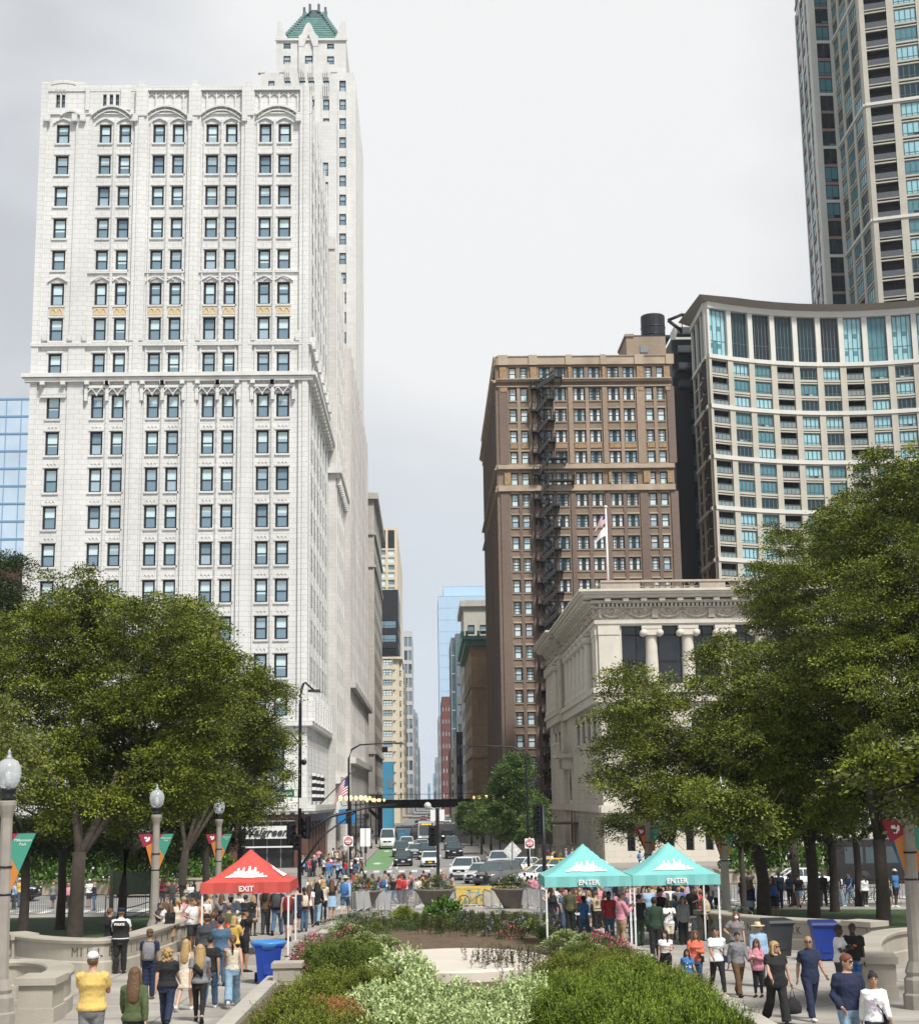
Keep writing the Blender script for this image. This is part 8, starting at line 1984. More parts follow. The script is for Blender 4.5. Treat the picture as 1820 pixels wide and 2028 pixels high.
 def hand(s, w, i, fingers=True):
  sx, sh, el, wr, d = s.arms[i]; wr = Vector(wr); side = d.cross(Vector((1, 0, 0))); side = side.normalized() if side.length > .1 else Vector((0, 1, 0)); nrm_ = d.cross(side).normalized() * (-sx)
  T = lambda v: s.T(tuple(v))
  w.loft([[T(wr + d * t + side * (a * math.cos(q)) + nrm_ * (b * math.sin(q))) for q in np.linspace(0, 2 * math.pi, 9)[:-1]] for t, a, b in ((-.01, .024, .02), (.03, .034, .019), (.075, .04, .016), (.09, .036, .012))])
  if fingers:
   for k, ln in enumerate((.058, .07, .075, .066)):
    o = wr + d * .08 + side * (-.029 + k * .0195); e1 = o + d * ln * .55 + nrm_ * .008; e2 = e1 + d * ln * .32 + nrm_ * .026; w.tube([T(o), T(e1), T(e2)], [.0105, .009, .0075], n=6)
   o = wr + d * .025 + side * .028; w.tube([T(o), T(o + d * .03 + side * .024 + nrm_ * .01), T(o + d * .062 + side * .028 + nrm_ * .022)], [.013, .011, .009], n=6)
 def head(s, w):
  rr = []
  for z, rx, ry, oy in ((1.518, .02, .02, -.04), (1.53, .042, .045, -.036), (1.56, .058, .072, -.02), (1.60, .069, .088, -.008), (1.64, .074, .094, 0), (1.685, .0745, .096, .006), (1.72, .062, .082, .01), (1.742, .04, .055, .01), (1.75, .012, .02, .01)): rr.append([s.H((rx * math.cos(t), ry * math.sin(t) + oy, z)) for t in np.linspace(0, 2 * math.pi, 19)[:-1]])
  w.loft(rr); c = s.H((0, -.104, 1.618)); w.ball(c, .014, .017, .015, n=8); w.tube([s.H((0, -.088, 1.66)), c], [.008, .011], n=6); w.tube([s.H((-.018, -.097, 1.578)), s.H((.018, -.097, 1.578))], .008, n=6)
  for sx in (-1, 1): w.ball(s.H((sx * .077, .01, 1.63)), .012, .02, .03, n=6)
def remesh(w, name, vox, nmat=1, it=2, wrinkle=0.0):
 me = w.mesh(name, [None] * 0); o = bpy.data.objects.new('tmp', me); col.objects.link(o); m = o.modifiers.new('r', 'REMESH'); m.mode = 'VOXEL'; m.voxel_size = vox; m.use_smooth_shade = True
 k = o.modifiers.new('s', 'SMOOTH'); k.factor = .5; k.iterations = it
 me2 = bpy.data.meshes.new_from_object(o.evaluated_get(bpy.context.evaluated_depsgraph_get())); me2.name = name; bpy.data.objects.remove(o); bpy.data.meshes.remove(me)
 n = len(me2.vertices)
 if wrinkle and n:
  co = np.empty(n * 3); me2.vertices.foreach_get('co', co); co = co.reshape(-1, 3); no = np.empty(n * 3); me2.vertices.foreach_get('normal', no); no = no.reshape(-1, 3)
  a = np.sin(co[:, 2] * 42 + co[:, 0] * 30 + 3 * np.sin(co[:, 1] * 17)) * np.sin(co[:, 0] * 23 - co[:, 2] * 19 + co[:, 1] * 31); co += no * (a * wrinkle)[:, None]; me2.vertices.foreach_set('co', co.reshape(-1)); me2.update()
 me2.materials.clear()
 for i in range(nmat): me2.materials.append(MC['skin0'])
 return me2
SK = {'l': (.50, .30, .21), 't': (.36, .21, .13), 'b': (.17, .09, .055), 'd': (.055, .032, .022)}
for i, (k, c) in enumerate(SK.items()): mat('skin%d' % i, c, rough=.5, var=.04)
SKI = {k: 'skin%d' % i for i, k in enumerate(SK)}
CL_ = {'black': (.012, .012, .014), 'navy': (.012, .02, .055), 'white': (.72, .72, .72), 'grey': (.20, .20, .21), 'maroon': (.16, .012, .02), 'pink': (.60, .25, .32), 'red': (.48, .03, .03), 'blue': (.05, .16, .40), 'olive': (.085, .09, .045), 'tan': (.46, .36, .24), 'denim': (.06, .12, .20), 'sky': (.30, .45, .62), 'teal': (.04, .22, .22), 'orange': (.60, .22, .04), 'mustard': (.62, .40, .09),
  'yellow': (.62, .44, .13), 'green': (.07, .095, .035), 'brown': (.12, .065, .03), 'cream': (.62, .55, .44), 'coral': (.68, .16, .10), 'khaki': (.33, .24, .14), 'charcoal': (.05, .052, .058), 'lilac': (.42, .32, .52), 'blond': (.42, .28, .12), 'darkgreen': (.018, .045, .025), 'rust': (.16, .05, .02), 'straw': (.60, .50, .32), 'faded': (.22, .33, .44)}
def cm(c): return mat('cloth_' + c, CL_[c], rough=.85, var=.16, scale=7, bump=1.0, bscale=11)
def hm(c): return mat('hair_' + c, CL_[c], rough=.55, var=.25, scale=30, bump=1.0, bscale=45)
PMC = {}
def pm(key, fn):
 if key not in PMC: PMC[key] = fn()
 return PMC[key]
def addp(name, me, P, mats):
 o = bpy.data.objects.new(name, me); link(o, P)
 for i, m in enumerate(mats): o.material_slots[i].link = 'OBJECT'; o.material_slots[i].material = m
 return o
def person(px, yt, yb, face, pose, top, bot, hair, skin, label, extra=(), fat=1.0, fem=False, lean=0, yaw=0, near=True, group=None, h=None, shoe='black', pos=None):
 p = pos or ground(px, yb); hh = h or (CAMZ + (at(px, yt, p.y).z - CAMZ) - p.z); hh = max(1.05, min(2.0, hh)); P = empty('person', p, R(face), label, 'person', group); P.scale = (hh / 1.75,) * 3
 fg = Fig(pose, fat, fem, lean, yaw); K = (pose, round(fat, 2), fem, lean, yaw, near); vb, vc = (.0105, .014) if near else (.022, .026)
 tt, tc = top; bt, bc = bot; ht, hc = hair
 def body():
  w = MB(); fg.torso(w, .79, 1.56); fg.head(w)
  for i in (0, 1): fg.leg(w, i); fg.foot(w, i); fg.arm(w, i); fg.hand(w, i, near)
  me = remesh(w, 'body', vb, 3 if near else 2, 1)
  inv = lambda c: c
  if near:
   c, k = math.cos(-fg.yaw), math.sin(-fg.yaw)
   for q in me.polygons:
    v = q.center; v = rotx((v.x, v.y, v.z - fg.dz), -fg.lean, (0, 0, .95)); v = (v[0] / 1.07, v[1] / 1.07, 1.61 + (v[2] + .012 - 1.61) / 1.06)
    if v[2] < 1.55: continue
    x, y = v[0] * c - v[1] * k, v[0] * k + v[1] * c
    if y < -.06:
     if 1.633 < v[2] < 1.652 and .017 < abs(x) < .045: q.material_index = 1
     elif 1.662 < v[2] < 1.671 and .014 < abs(x) < .048: q.material_index = 1
     elif 1.57 < v[2] < 1.584 and abs(x) < .024: q.material_index = 2
  return me
 sk = MC[SKI[skin]]; addp('body', pm(('b',) + K, body), P, [sk, FR('black'), mat('lips', (.30, .08, .07), rough=.5)] if near else [sk, sk])
 def top_():
  w = MB(); g = .023 if tt not in ('tank', 'polo') else .019; hem = {'crop': 1.04, 'dress': .72, 'shirt': .88, 'hoodie': .9, 'polo': .92, 'tee': .89, 'tank': .95, 'sweater': .9, 'cardigan': .8, 'jacket': .84}[tt]
  fg.torso(w, max(.79, hem), 1.455 if tt != 'tank' else 1.40, g, .10 if tt in ('tee', 'shirt', 'dress', 'cardigan') else .03)
  up = {'tank': 0, 'crop': .26, 'dress': .3, 'shirt': .98 if tt == 'shirt' else 1, 'hoodie': .96, 'polo': .36, 'tee': .38, 'sweater': .97, 'cardigan': .97, 'jacket': .97}[tt]
  if up:
   for i in (0, 1): fg.arm(w, i, g + (.008 if tt in ('tee', 'hoodie', 'jacket') else 0), up)
  if tt in ('hoodie', 'jacket', 'shirt', 'polo'): w.lathe([(.075, 1.43 + fg.dz), (.088, 1.48 + fg.dz), (.07, 1.5 + fg.dz)], c=fg.T((0, .01, 0), True)[:2] + (0,), n=12)
  return remesh(w, 'top', vc, 1, 2, .0028 if near else .0)
 addp({'crop': 'top', 'dress': 'dress', 'tee': 't_shirt', 'tank': 'tank_top'}.get(tt, tt), pm(('t', tt) + K, top_), P, [cm(tc)])
 if bt:
  def bot_():
   w = MB()
   if bt in ('skirt', 'shorts', 'trousers', 'leggings', 'wide'):
    fg.torso(w, .80, 1.05 if bt != 'skirt' else 1.08, .02 if bt != 'leggings' else .012)
   if bt == 'skirt': w.loft([[fg.T((a * math.cos(t), a * .8 * math.sin(t), z), False) for t in np.linspace(0, 2 * math.pi, 19)[:-1]] for z, a in ((1.06, .15), (.95, .185), (.75, .22), (.58, .245))])
   else:
    up = {'shorts': .46, 'trousers': .99, 'leggings': .95, 'wide': 1.0}[bt]; g = {'shorts': .024, 'trousers': .02, 'leggings': .009, 'wide': .024}[bt]
    for i in (0, 1): fg.leg(w, i, g, up, {'wide': .045, 'trousers': .016}.get(bt, 0))
   return remesh(w, 'bottom', vc, 1, 2, .003 if near and bt != 'leggings' else 0)
  addp({'wide': 'jeans'}.get(bt, bt), pm(('bt', bt) + K, bot_), P, [cm(bc)])
 def shoes(i):
  def f_(): w = MB(); fg.foot(w, i, .007); return w.mesh('shoe', MC['skin0'])
  return f_
 for i in (0, 1): addp('shoe', pm(('s', i) + K, shoes(i)), P, [cm(shoe)])
 def hair_():
  w = MB(); H = fg.H
  def cl(v): zm = 1.69 - (v[1] + .09) if v[1] < .01 else 1.56; return (v[0], v[1], max(v[2], zm))
  def cap(rx, ry, rz, cz=1.665, oy=.006, t1=1.0): w.loft([[H(cl((rx * math.sin(a) * math.cos(t), ry * math.sin(a) * math.sin(t) + oy, cz + rz * math.cos(a)))) for t in np.linspace(0, 2 * math.pi, 17)[:-1]] for a in np.linspace(.05, math.pi * t1, 9)])
  def drape(z, wd=1.0, back=1.0):
   w.loft([[H((a * wd * math.cos(t), b * math.sin(t) + oy * back, zz)) for t in np.linspace(0, 2 * math.pi, 13)[:-1]] for zz, a, b, oy in ((1.70, .06, .06, .03), (1.64, .088, .07, .04), (1.54, .095, .055, .055), (1.45, .105, .045, .085), (z + .06, .09, .035, .105), (z, .04, .02, .1))])
  def sides(z):
   for sx in (-1, 1): w.tube([H((sx * .068, -.045, 1.70)), H((sx * .088, -.035, 1.63)), H((sx * .092, -.03, 1.54)), H((sx * .10, -.05, (1.54 + z) / 2)), H((sx * .09, -.07, z))], [.018, .026, .03, .03, .008], n=7)
  if ht in ('short', 'bald'): cap(.083, .108, .093)
  elif ht == 'long': cap(.088, .109, .097); drape(1.20); sides(1.30)
  elif ht == 'bob': cap(.092, .110, .099, 1.66); drape(1.42); sides(1.47)
  elif ht == 'curly':
   cap(.10, .115, .105, 1.665, .012); sides(1.5)
   rr = random.Random(4); [w.ball(H((rr.uniform(-.1, .1), rr.uniform(-.02, .1), rr.uniform(1.48, 1.74))), .042, .042, .04, n=6) for _ in range(46)]
  elif ht == 'tail': cap(.085, .109, .095); w.tube([H((0, .1, 1.69)), H((0, .16, 1.64)), H((0, .15, 1.5)), H((0, .13, 1.33))], [.02, .038, .034, .01], n=8)
  elif ht == 'bun': cap(.085, .109, .095); w.ball(H((0, .09, 1.74)), .045, .045, .045, n=8)
  elif ht in ('cap', 'hat', 'police'): cap(.082, .10, .078, 1.64, .014)
  return w.mesh('hair', MC['skin0'])
 if ht != 'none': addp('hair', pm(('h', ht) + K, hair_), P, [hm(hc if ht not in ('cap', 'hat', 'police') else 'brown')])
 if ht in ('cap', 'hat', 'police'):
  def hat_():
   w = MB(); H = fg.H; k = 1 if ht == 'cap' else 1.02
   w.loft([[H((a * math.cos(t), a * 1.2 * math.sin(t) + .008, z)) for t in np.linspace(0, 2 * math.pi, 17)[:-1]] for z, a in (((1.675, .086), (1.72, .084), (1.755, .066), (1.775, .03)) if ht == 'cap' else ((1.68, .087), (1.72, .088), (1.77, .078), (1.785, .06)) if ht == 'hat' else ((1.68, .085), (1.72, .09), (1.75, .108), (1.765, .06)))])
   if ht == 'hat': w.loft([[H((a * math.cos(t), a * 1.1 * math.sin(t), z)) for t in np.linspace(0, 2 * math.pi, 21)[:-1]] for z, a in ((1.685, .09), (1.68, .19), (1.69, .185), (1.70, .085))])
   else: w.loft([[H((x * .075, -.08 - d * (1 - x * x * .6), z)) for x in (-1, -.5, 0, .5, 1)] + [H((x * .07, -.07, z - .006)) for x in (1, 0, -1)] for z, d in ((1.68, .075), (1.69, .07))], 0, False)
   return w.mesh('hat', MC['skin0'])
  addp('cap' if ht != 'hat' else 'sun_hat', pm(('hat', ht) + K, hat_), P, [cm(hc)])
 def ext(nm, key, fn, m): addp(nm, pm((key,) + K, fn), P, [m])
 for e in extra:
  k, c = e if isinstance(e, tuple) else (e, 'black'); w = MB(); T = fg.T
  if k == 'backpack':
   w.loft([[T((a * x, .125 + b * y + o, z)) for x, y in ((-1, -.3), (1, -.3), (1, .6), (.7, 1), (-.7, 1), (-1, .6))] for z, a, b, o in ((.98, .12, .05, .0), (1.02, .15, .11, .0), (1.25, .155, .12, .0), (1.40, .14, .08, 0), (1.44, .09, .03, 0))], 0, True); pass
   for sx in (-1, 1): w.tube([T((sx * .1, .12, 1.43)), T((sx * .115, 0, 1.475)), T((sx * .12, -.12, 1.38)), T((sx * .13, -.1, 1.15)), T((sx * .13, .1, 1.05))], .016, n=6)
   w.loft([[T((a * x, .215 + b * y, z)) for x, y in ((-1, 0), (1, 0), (.8, 1), (-.8, 1))] for z, a, b in ((1.03, .1, .05), (1.16, .11, .05))], 0, False)
   addp('backpack', w.mesh('backpack', MC['skin0']), P, [cm(c)])
  if k == 'crossbag':
   w.tube([T((-.14, .02, 1.47)), T((-.05, -.135, 1.32)), T((.10, -.14, 1.1)), T((.17, -.05, .98))], .012, n=5); w.tube([T((-.14, .02, 1.47)), T((-.02, .14, 1.3)), T((.14, .13, 1.05)), T((.18, .05, .98))], .012, n=5)
   w.loft([[T((.18 + x * .05, y * .11, z)) for x, y in ((-1, -1), (1, -1), (1, 1), (-1, 1))] for z in (.86, .88, 1.0, 1.02)], 0, True); addp('shoulder_bag', w.mesh('bag', MC['skin0']), P, [cm(c)])
  if k == 'slingback':
   w.loft([[T((.02 + a * x, .13 + b * y, z + .06 * x)) for x, y in ((-1, 0), (1, 0), (1, 1), (-1, 1))] for z, a, b in ((1.1, .06, .03), (1.14, .11, .07), (1.24, .11, .07), (1.28, .05, .03))], 0, True); w.tube([T((.13, .12, 1.05)), T((-.02, .135, 1.25)), T((-.14, .03, 1.46)), T((-.05, -.13, 1.33)), T((.15, -.1, 1.05))], .014, n=5); addp('sling_bag', w.mesh('bag', MC['skin0']), P, [cm(c)])
  if k == 'glasses':
   for sx in (-1, 1): w.loft([[fg.H((sx * .032 + .026 * math.cos(t), y, 1.643 + .018 * math.sin(t))) for t in np.linspace(0, 2 * math.pi, 11)[:-1]] for y in (-.108, -.100)], 0, False); w.tube([fg.H((sx * .056, -.1, 1.648)), fg.H((sx * .08, .0, 1.645))], .004, n=4)
   w.tube([fg.H((-.01, -.108, 1.648)), fg.H((.01, -.108, 1.648))], .004, n=4); addp('sunglasses', w.mesh('glasses', MC['skin0']), P, [FR('black')])
  if k == 'mask': w.loft([[fg.H((a * math.cos(t), -.10 + .0 * a, 1.585 + b * math.sin(t))) for t in np.linspace(0, 2 * math.pi, 13)[:-1]] for a, b in ((.055, .042),)] + [[fg.H((.045 * math.cos(t), -.122, 1.585 + .034 * math.sin(t))) for t in np.linspace(0, 2 * math.pi, 13)[:-1]]]); addp('face_mask', w.mesh('mask', MC['skin0']), P, [whitem])
  if k == 'vest':
   fg.torso(w, .95, 1.42, .03); addp('vest', remesh(w, 'vest', vc, 1), P, [cm('black')]); put_text('lettering', 'POLICE', .085, whitem, (0, .158 * fat + .012, 1.33 + fg.dz), math.pi, P, depth=.006, bold=.004)
  if k == 'belt': fg.torso(w, .99, 1.04, .03); addp('belt', remesh(w, 'belt', .02, 1), P, [cm('black')])
  if k == 'print':
   rr = random.Random(len(label))
   for _ in range(9): x, z = rr.uniform(-.09, .09), rr.uniform(1.12, 1.32); y = -.150 * fat - (.03 if fem else 0); a = rr.uniform(.012, .03); w.add([T((x - a, y, z - a)), T((x + a, y - .002, z - a * .6)), T((x + a * .4, y - .004, z + a)), T((x - a, y - .002, z + a * .7))], [(0, 1, 2, 3)])
   addp('shirt_print', w.mesh('print', MC['skin0']), P, [cm(c)])
  if k == 'stripe': w.add([T((-.09, -.152, 1.27)), T((.09, -.152, 1.27)), T((.09, -.154, 1.32)), T((-.09, -.154, 1.32))], [(0, 1, 2, 3)]); addp('shirt_print', w.mesh('print', MC['skin0']), P, [cm(c)])
  if k == 'beard': w.loft([[fg.H((a * math.cos(t), -.035 - b * abs(math.sin(t)), z)) for t in np.linspace(math.pi, 2 * math.pi, 9)] + [fg.H((0, -.03, z))] for z, a, b in ((1.505, .03, .05), (1.54, .058, .062), (1.575, .068, .06))], 0, True); addp('beard', w.mesh('beard', MC['skin0']), P, [hm('black')])
  if k == 'phone': sx, sh, el, wr, d = fg.arms[1]; q = Vector(fg.T(tuple(Vector(wr) + d * .1))); w.box(q.x - .04, q.x + .04, q.y - .02, q.y - .01, q.z - .02, q.z + .12); addp('phone', w.mesh('phone', MC['skin0']), P, [FR('black')])
 return P
def worn_bag(P, arm, c, label, pose, fat=1, fem=True):
 fg = Fig(pose, fat, fem); sx, sh, el, wr, d = fg.arms[arm]; s_ = P.scale[0]; q = Vector(fg.T(tuple(Vector(wr) + d * .1))) * s_; a = P.rotation_euler[2]; x, y = q.x * math.cos(a) - q.y * math.sin(a), q.x * math.sin(a) + q.y * math.cos(a)
 B_ = empty('handbag', (P.location.x + x, P.location.y + y, P.location.z + q.z - .52), a, label, 'bag'); w = MB()
 w.loft([[(r * math.cos(t), r * .5 * math.sin(t), z) for t in np.linspace(0, 2 * math.pi, 15)[:-1]] for z, r in ((0, .10), (.02, .18), (.12, .20), (.24, .15), (.30, .07), (.33, .05))]); w.build('bag_body', cm(c), B_)
 w = MB(); w.tube([(-.06, 0, .28), (-.03, 0, .42), (0, 0, .53), (.03, 0, .42), (.06, 0, .28)], .008, n=5); w.build('strap', cm(c), B_)
# the people nearest the camera, left walk
N_ = person
N_(178, 1888, 2122, 176, 'phone', ('tee', 'yellow'), ('shorts', 'grey'), ('cap', 'white'), 'l', 'man from behind in yellow t-shirt and white cap, bottom left', fat=1.22)
N_(262, 1912, 2128, 182, 'walkA', ('shirt', 'green'), ('leggings', 'black'), ('long', 'brown'), 'l', 'woman from behind in olive green shirt with long brown hair', fem=True)
N_(329, 1875, 2034, 178, 'walkB', ('tee', 'black'), ('trousers', 'navy'), ('curly', 'blond'), 'l', 'stout woman from behind in black top with curly blond hair', fem=True, fat=1.3)
N_(294, 1842, 1980, 180, 'stand', ('tee', 'navy'), ('trousers', 'navy'), ('cap', 'brown'), 't', 'man from behind carrying a grey backpack, in front of the lettered wall', (('backpack', 'grey'),), shoe='brown')
N_(366, 1858, 2003, 170, 'walkA', ('tank', 'cream'), ('skirt', 'cream'), ('long', 'blond'), 'l', 'girl from behind in cream skirt with very long hair', fem=True, shoe='white')
N_(394, 1868, 2026, 184, 'walkB', ('tee', 'grey'), ('leggings', 'black'), ('long', 'blond'), 'l', 'woman from behind in grey t-shirt with a black sling bag and blond hair', ('slingback',), fem=True)
N_(415, 1850, 1999, 178, 'walkA', ('tee', 'black'), ('trousers', 'denim'), ('short', 'black'), 't', 'man from behind in black t-shirt and blue jeans with white shoes', shoe='white')
N_(460, 1846, 1996, 186, 'strideA', ('tank', 'cream'), ('wide', 'faded'), ('tail', 'brown'), 'l', 'woman from behind in beige tank top and pale blue jeans with ponytail', fem=True, shoe='white')
N_(408, 1812, 1942, 180, 'stand', ('hoodie', 'charcoal'), ('trousers', 'navy'), ('cap', 'black'), 't', 'broad person from behind in dark grey hooded sweatshirt and black cap', fat=1.3)
N_(237, 1800, 1929, 180, 'cross', ('polo', 'white'), ('trousers', 'black'), ('police', 'navy'), 'l', 'police officer from behind in black vest with white lettering and dark cap', ('vest', 'belt'), fat=1.35)
N_(215, 1799, 1922, 118, 'lean', ('jacket', 'black'), ('trousers', 'black'), ('short', 'brown'), 'l', 'man in black suit leaning on the lettered wall beside the police officer', yaw=30, fat=1.25)
N_(484, 1800, 1926, 110, 'raise', ('tee', 'black'), ('shorts', 'black'), ('cap', 'black'), 't', 'man in black t-shirt and black cap raising one arm, near the blue bin')
N_(463, 1814, 1930, 150, 'phone', ('tee', 'mustard'), ('leggings', 'black'), ('bob', 'blond'), 'l', 'blond woman in mustard top half hidden by the man in the black cap', fem=True)
N_(452, 1790, 1906, 180, 'stand', ('tee', 'olive'), ('trousers', 'khaki'), ('cap', 'grey'), 'l', 'man from behind in olive t-shirt and grey cap')
N_(456, 1772, 1884, 190, 'hip', ('shirt', 'sky'), ('trousers', 'navy'), ('cap', 'white'), 'd', 'man in pale blue shirt and white bucket cap in front of the barrier')
# right walk
N_(1321, 1843, 1955, -12, 'carry', ('crop', 'white'), ('wide', 'black'), ('long', 'black'), 'l', 'woman in white top and wide black trousers with long black hair', fem=True, yaw=-25)
N_(1381, 1843, 1968, -5, 'carry', ('sweater', 'coral'), ('trousers', 'denim'), ('long', 'brown'), 't', 'woman in coral sweater with black shoulder bag, just behind the child', ('crossbag',), fem=True)
N_(1364, 1878, 1978, 8, 'walkA', ('tee', 'blue'), ('trousers', 'faded'), ('long', 'black'), 't', 'little girl in bright blue printed t-shirt', (('print', 'white'),), fem=True, yaw=-30)
N_(1423, 1832, 1975, 10, 'walkB', ('tee', 'white'), ('leggings', 'black'), ('tail', 'black'), 't', 'woman in plain white t-shirt and black leggings with a jacket at her waist', (('crossbag', 'navy'),), fem=True, yaw=-35, shoe='white')
N_(1465, 1843, 1975, 12, 'walkA', ('hoodie', 'grey'), ('trousers', 'brown'), ('short', 'black'), 't', 'boy in light grey hooded sweatshirt and brown trousers', yaw=-10)
N_(1462, 1805, 1925, 0, 'hip', ('tee', 'grey'), ('trousers', 'black'), ('long', 'brown'), 'l', 'woman in grey t-shirt with red stripe wearing a white face mask', ('mask', ('stripe', 'red')), fem=True)
N_(1506, 1829, 1955, 6, 'stand', ('shirt', 'sky'), ('trousers', 'charcoal'), ('hat', 'straw'), 'l', 'man in sky blue shirt and straw sun hat', fat=1.15)
N_(1503, 1860, 1976, -30, 'cross', ('cardigan', 'pink'), ('leggings', 'black'), ('long', 'rust'), 'l', 'woman in pink cardigan and sunglasses with red hair', ('glasses',), fem=True)
p_ = N_(1541, 1861, 2030, 10, 'bagw', ('dress', 'black'), ('wide', 'black'), ('bob', 'blond'), 'l', 'blond woman in loose black clothes and sunglasses', ('glasses',), fem=True, fat=1.32, yaw=25)
worn_bag(p_, 1, 'black', 'slouchy black drawstring bag hanging from the hand of the blond woman in black', 'bagw', 1.32)
N_(1609, 1851, 2022, 8, 'walkA', ('polo', 'navy'), ('trousers', 'navy'), ('none', 'black'), 't', 'bald man in navy polo shirt and sunglasses', ('glasses',), fat=1.12, shoe='white', yaw=-20)
N_(1668, 1832, 1984, 60, 'cross', ('tee', 'white'), ('trousers', 'charcoal'), ('short', 'black'), 'd', 'person in white t-shirt standing with folded arms beside the blue bin', shoe='brown')
N_(1696, 1829, 1980, -15, 'stand', ('tee', 'black'), ('trousers', 'blue'), ('short', 'black'), 'd', 'man in black t-shirt with orange and yellow print', (('print', 'orange'),), fat=1.15)
N_(1689, 1888, 2118, 8, 'pock', ('sweater', 'navy'), ('trousers', 'faded'), ('short', 'rust'), 'l', 'red haired man in navy sweater and pale jeans with sunglasses', ('glasses',), fat=1.1, yaw=30)
N_(1740, 1922, 2125, -6, 'walkA', ('sweater', 'white'), ('trousers', 'navy'), ('bun', 'black'), 't', 'young woman in printed white sweatshirt with a thin black bag strap', ('crossbag', ('print', 'lilac')), fem=True)
# at the tents
N_(1399, 1766, 1863, 70, 'stand', ('polo', 'tan'), ('trousers', 'black'), ('short', 'black'), 't', 'stout ranger in tan shirt standing at the right edge of the right tent', ('belt',), fat=1.35)
N_(1184, 1765, 1852, 200, 'point', ('polo', 'tan'), ('trousers', 'black'), ('short', 'brown'), 't', 'ranger in tan shirt bending over the small folding table', ('belt',), lean=12)
N_(1232, 1766, 1886, 110, 'phone', ('sweater', 'pink'), ('trousers', 'khaki'), ('short', 'black'), 'b', 'person in lilac pink sweater and khaki trousers', shoe='brown')
N_(1208, 1766, 1871, -10, 'carry', ('tee', 'red'), ('trousers', 'denim'), ('short', 'black'), 'b', 'bearded man in red t-shirt and jeans under the left teal tent', ('beard',))
N_(1299, 1777, 1900, 178, 'stand', ('jacket', 'darkgreen'), ('trousers', 'black'), ('short', 'black'), 'b', 'guard from behind in dark green jacket between the two teal tents')
N_(1268, 1772, 1874, 190, 'cross', ('tee', 'black'), ('trousers', 'darkgreen'), ('short', 'black'), 'l', 'man in black t-shirt and dark green cargo trousers with clipboard')
N_(1327, 1783, 1880, 5, 'phone', ('tee', 'white'), ('shorts', 'cream'), ('bob', 'black'), 'd', 'woman in white top and shorts reading papers in the right tent', fem=True)
N_(1355, 1775, 1872, 0, 'stand', ('cardigan', 'grey'), ('wide', 'black'), ('long', 'brown'), 't', 'woman in grey cardigan and black dress in the right tent', fem=True)
N_(1130, 1757, 1851, 160, 'stand', ('jacket', 'olive'), ('trousers', 'black'), ('short', 'black'), 't', 'security guard in olive jacket at the left tent leg')
N_(1142, 1760, 1845, 0, 'carry', ('sweater', 'maroon'), ('trousers', 'black'), ('long', 'brown'), 'l', 'woman in maroon blouse next to the olive guard', fem=True)
N_(1114, 1751, 1835, 130, 'raise', ('sweater', 'pink'), ('skirt', 'red'), ('bob', 'brown'), 't', 'woman in bright pink top and short red skirt at the left tent edge', fem=True, shoe='white')
for i, (px, yt, yb, tp, bt, hr, sk, ex) in enumerate(((526, 1755, 1852, ('tee', 'brown'), ('trousers', 'charcoal'), ('long', 'black'), 'b', ()), (549, 1752, 1853, ('tee', 'navy'), ('trousers', 'denim'), ('short', 'black'), 't', (('backpack', 'charcoal'),)), (571, 1756, 1864, ('tank', 'charcoal'), ('shorts', 'charcoal'), ('short', 'brown'), 'l', (('backpack', 'maroon'),)), (588, 1754, 1848, ('tank', 'navy'), ('shorts', 'navy'), ('short', 'black'), 'l', ()),
  (602, 1758, 1846, ('tee', 'maroon'), ('trousers', 'denim'), ('tail', 'black'), 't', (('backpack', 'cream'),)), (612, 1751, 1838, ('tee', 'white'), ('leggings', 'black'), ('long', 'brown'), 'l', ('crossbag',)), (628, 1746, 1833, ('jacket', 'black'), ('trousers', 'faded'), ('long', 'black'), 't', ()), (640, 1744, 1828, ('tee', 'cream'), ('leggings', 'black'), ('bob', 'blond'), 'l', ()), (657, 1742, 1824, ('crop', 'black'), ('skirt', 'sky'), ('long', 'brown'), 'l', ()), (684, 1734, 1818, ('shirt', 'sky'), ('shorts', 'denim'), ('hat', 'straw'), 'l', (('backpack', 'blue'),)))):
 N_(px, yt, yb, 180 + (i * 37 % 30) - 15, ('stand', 'walkA', 'walkB', 'phone')[i % 4], tp, bt, hr, sk, 'person from behind in %s %s and %s %s, %s leaving the red tent' % (tp[1], 'top', bt[1], bt[0] if bt[0] != 'wide' else 'jeans', ORD[i]), ex, fem=hr[0] in ('long', 'bob', 'tail'), fat=1.0, group='people leaving under the red tent')
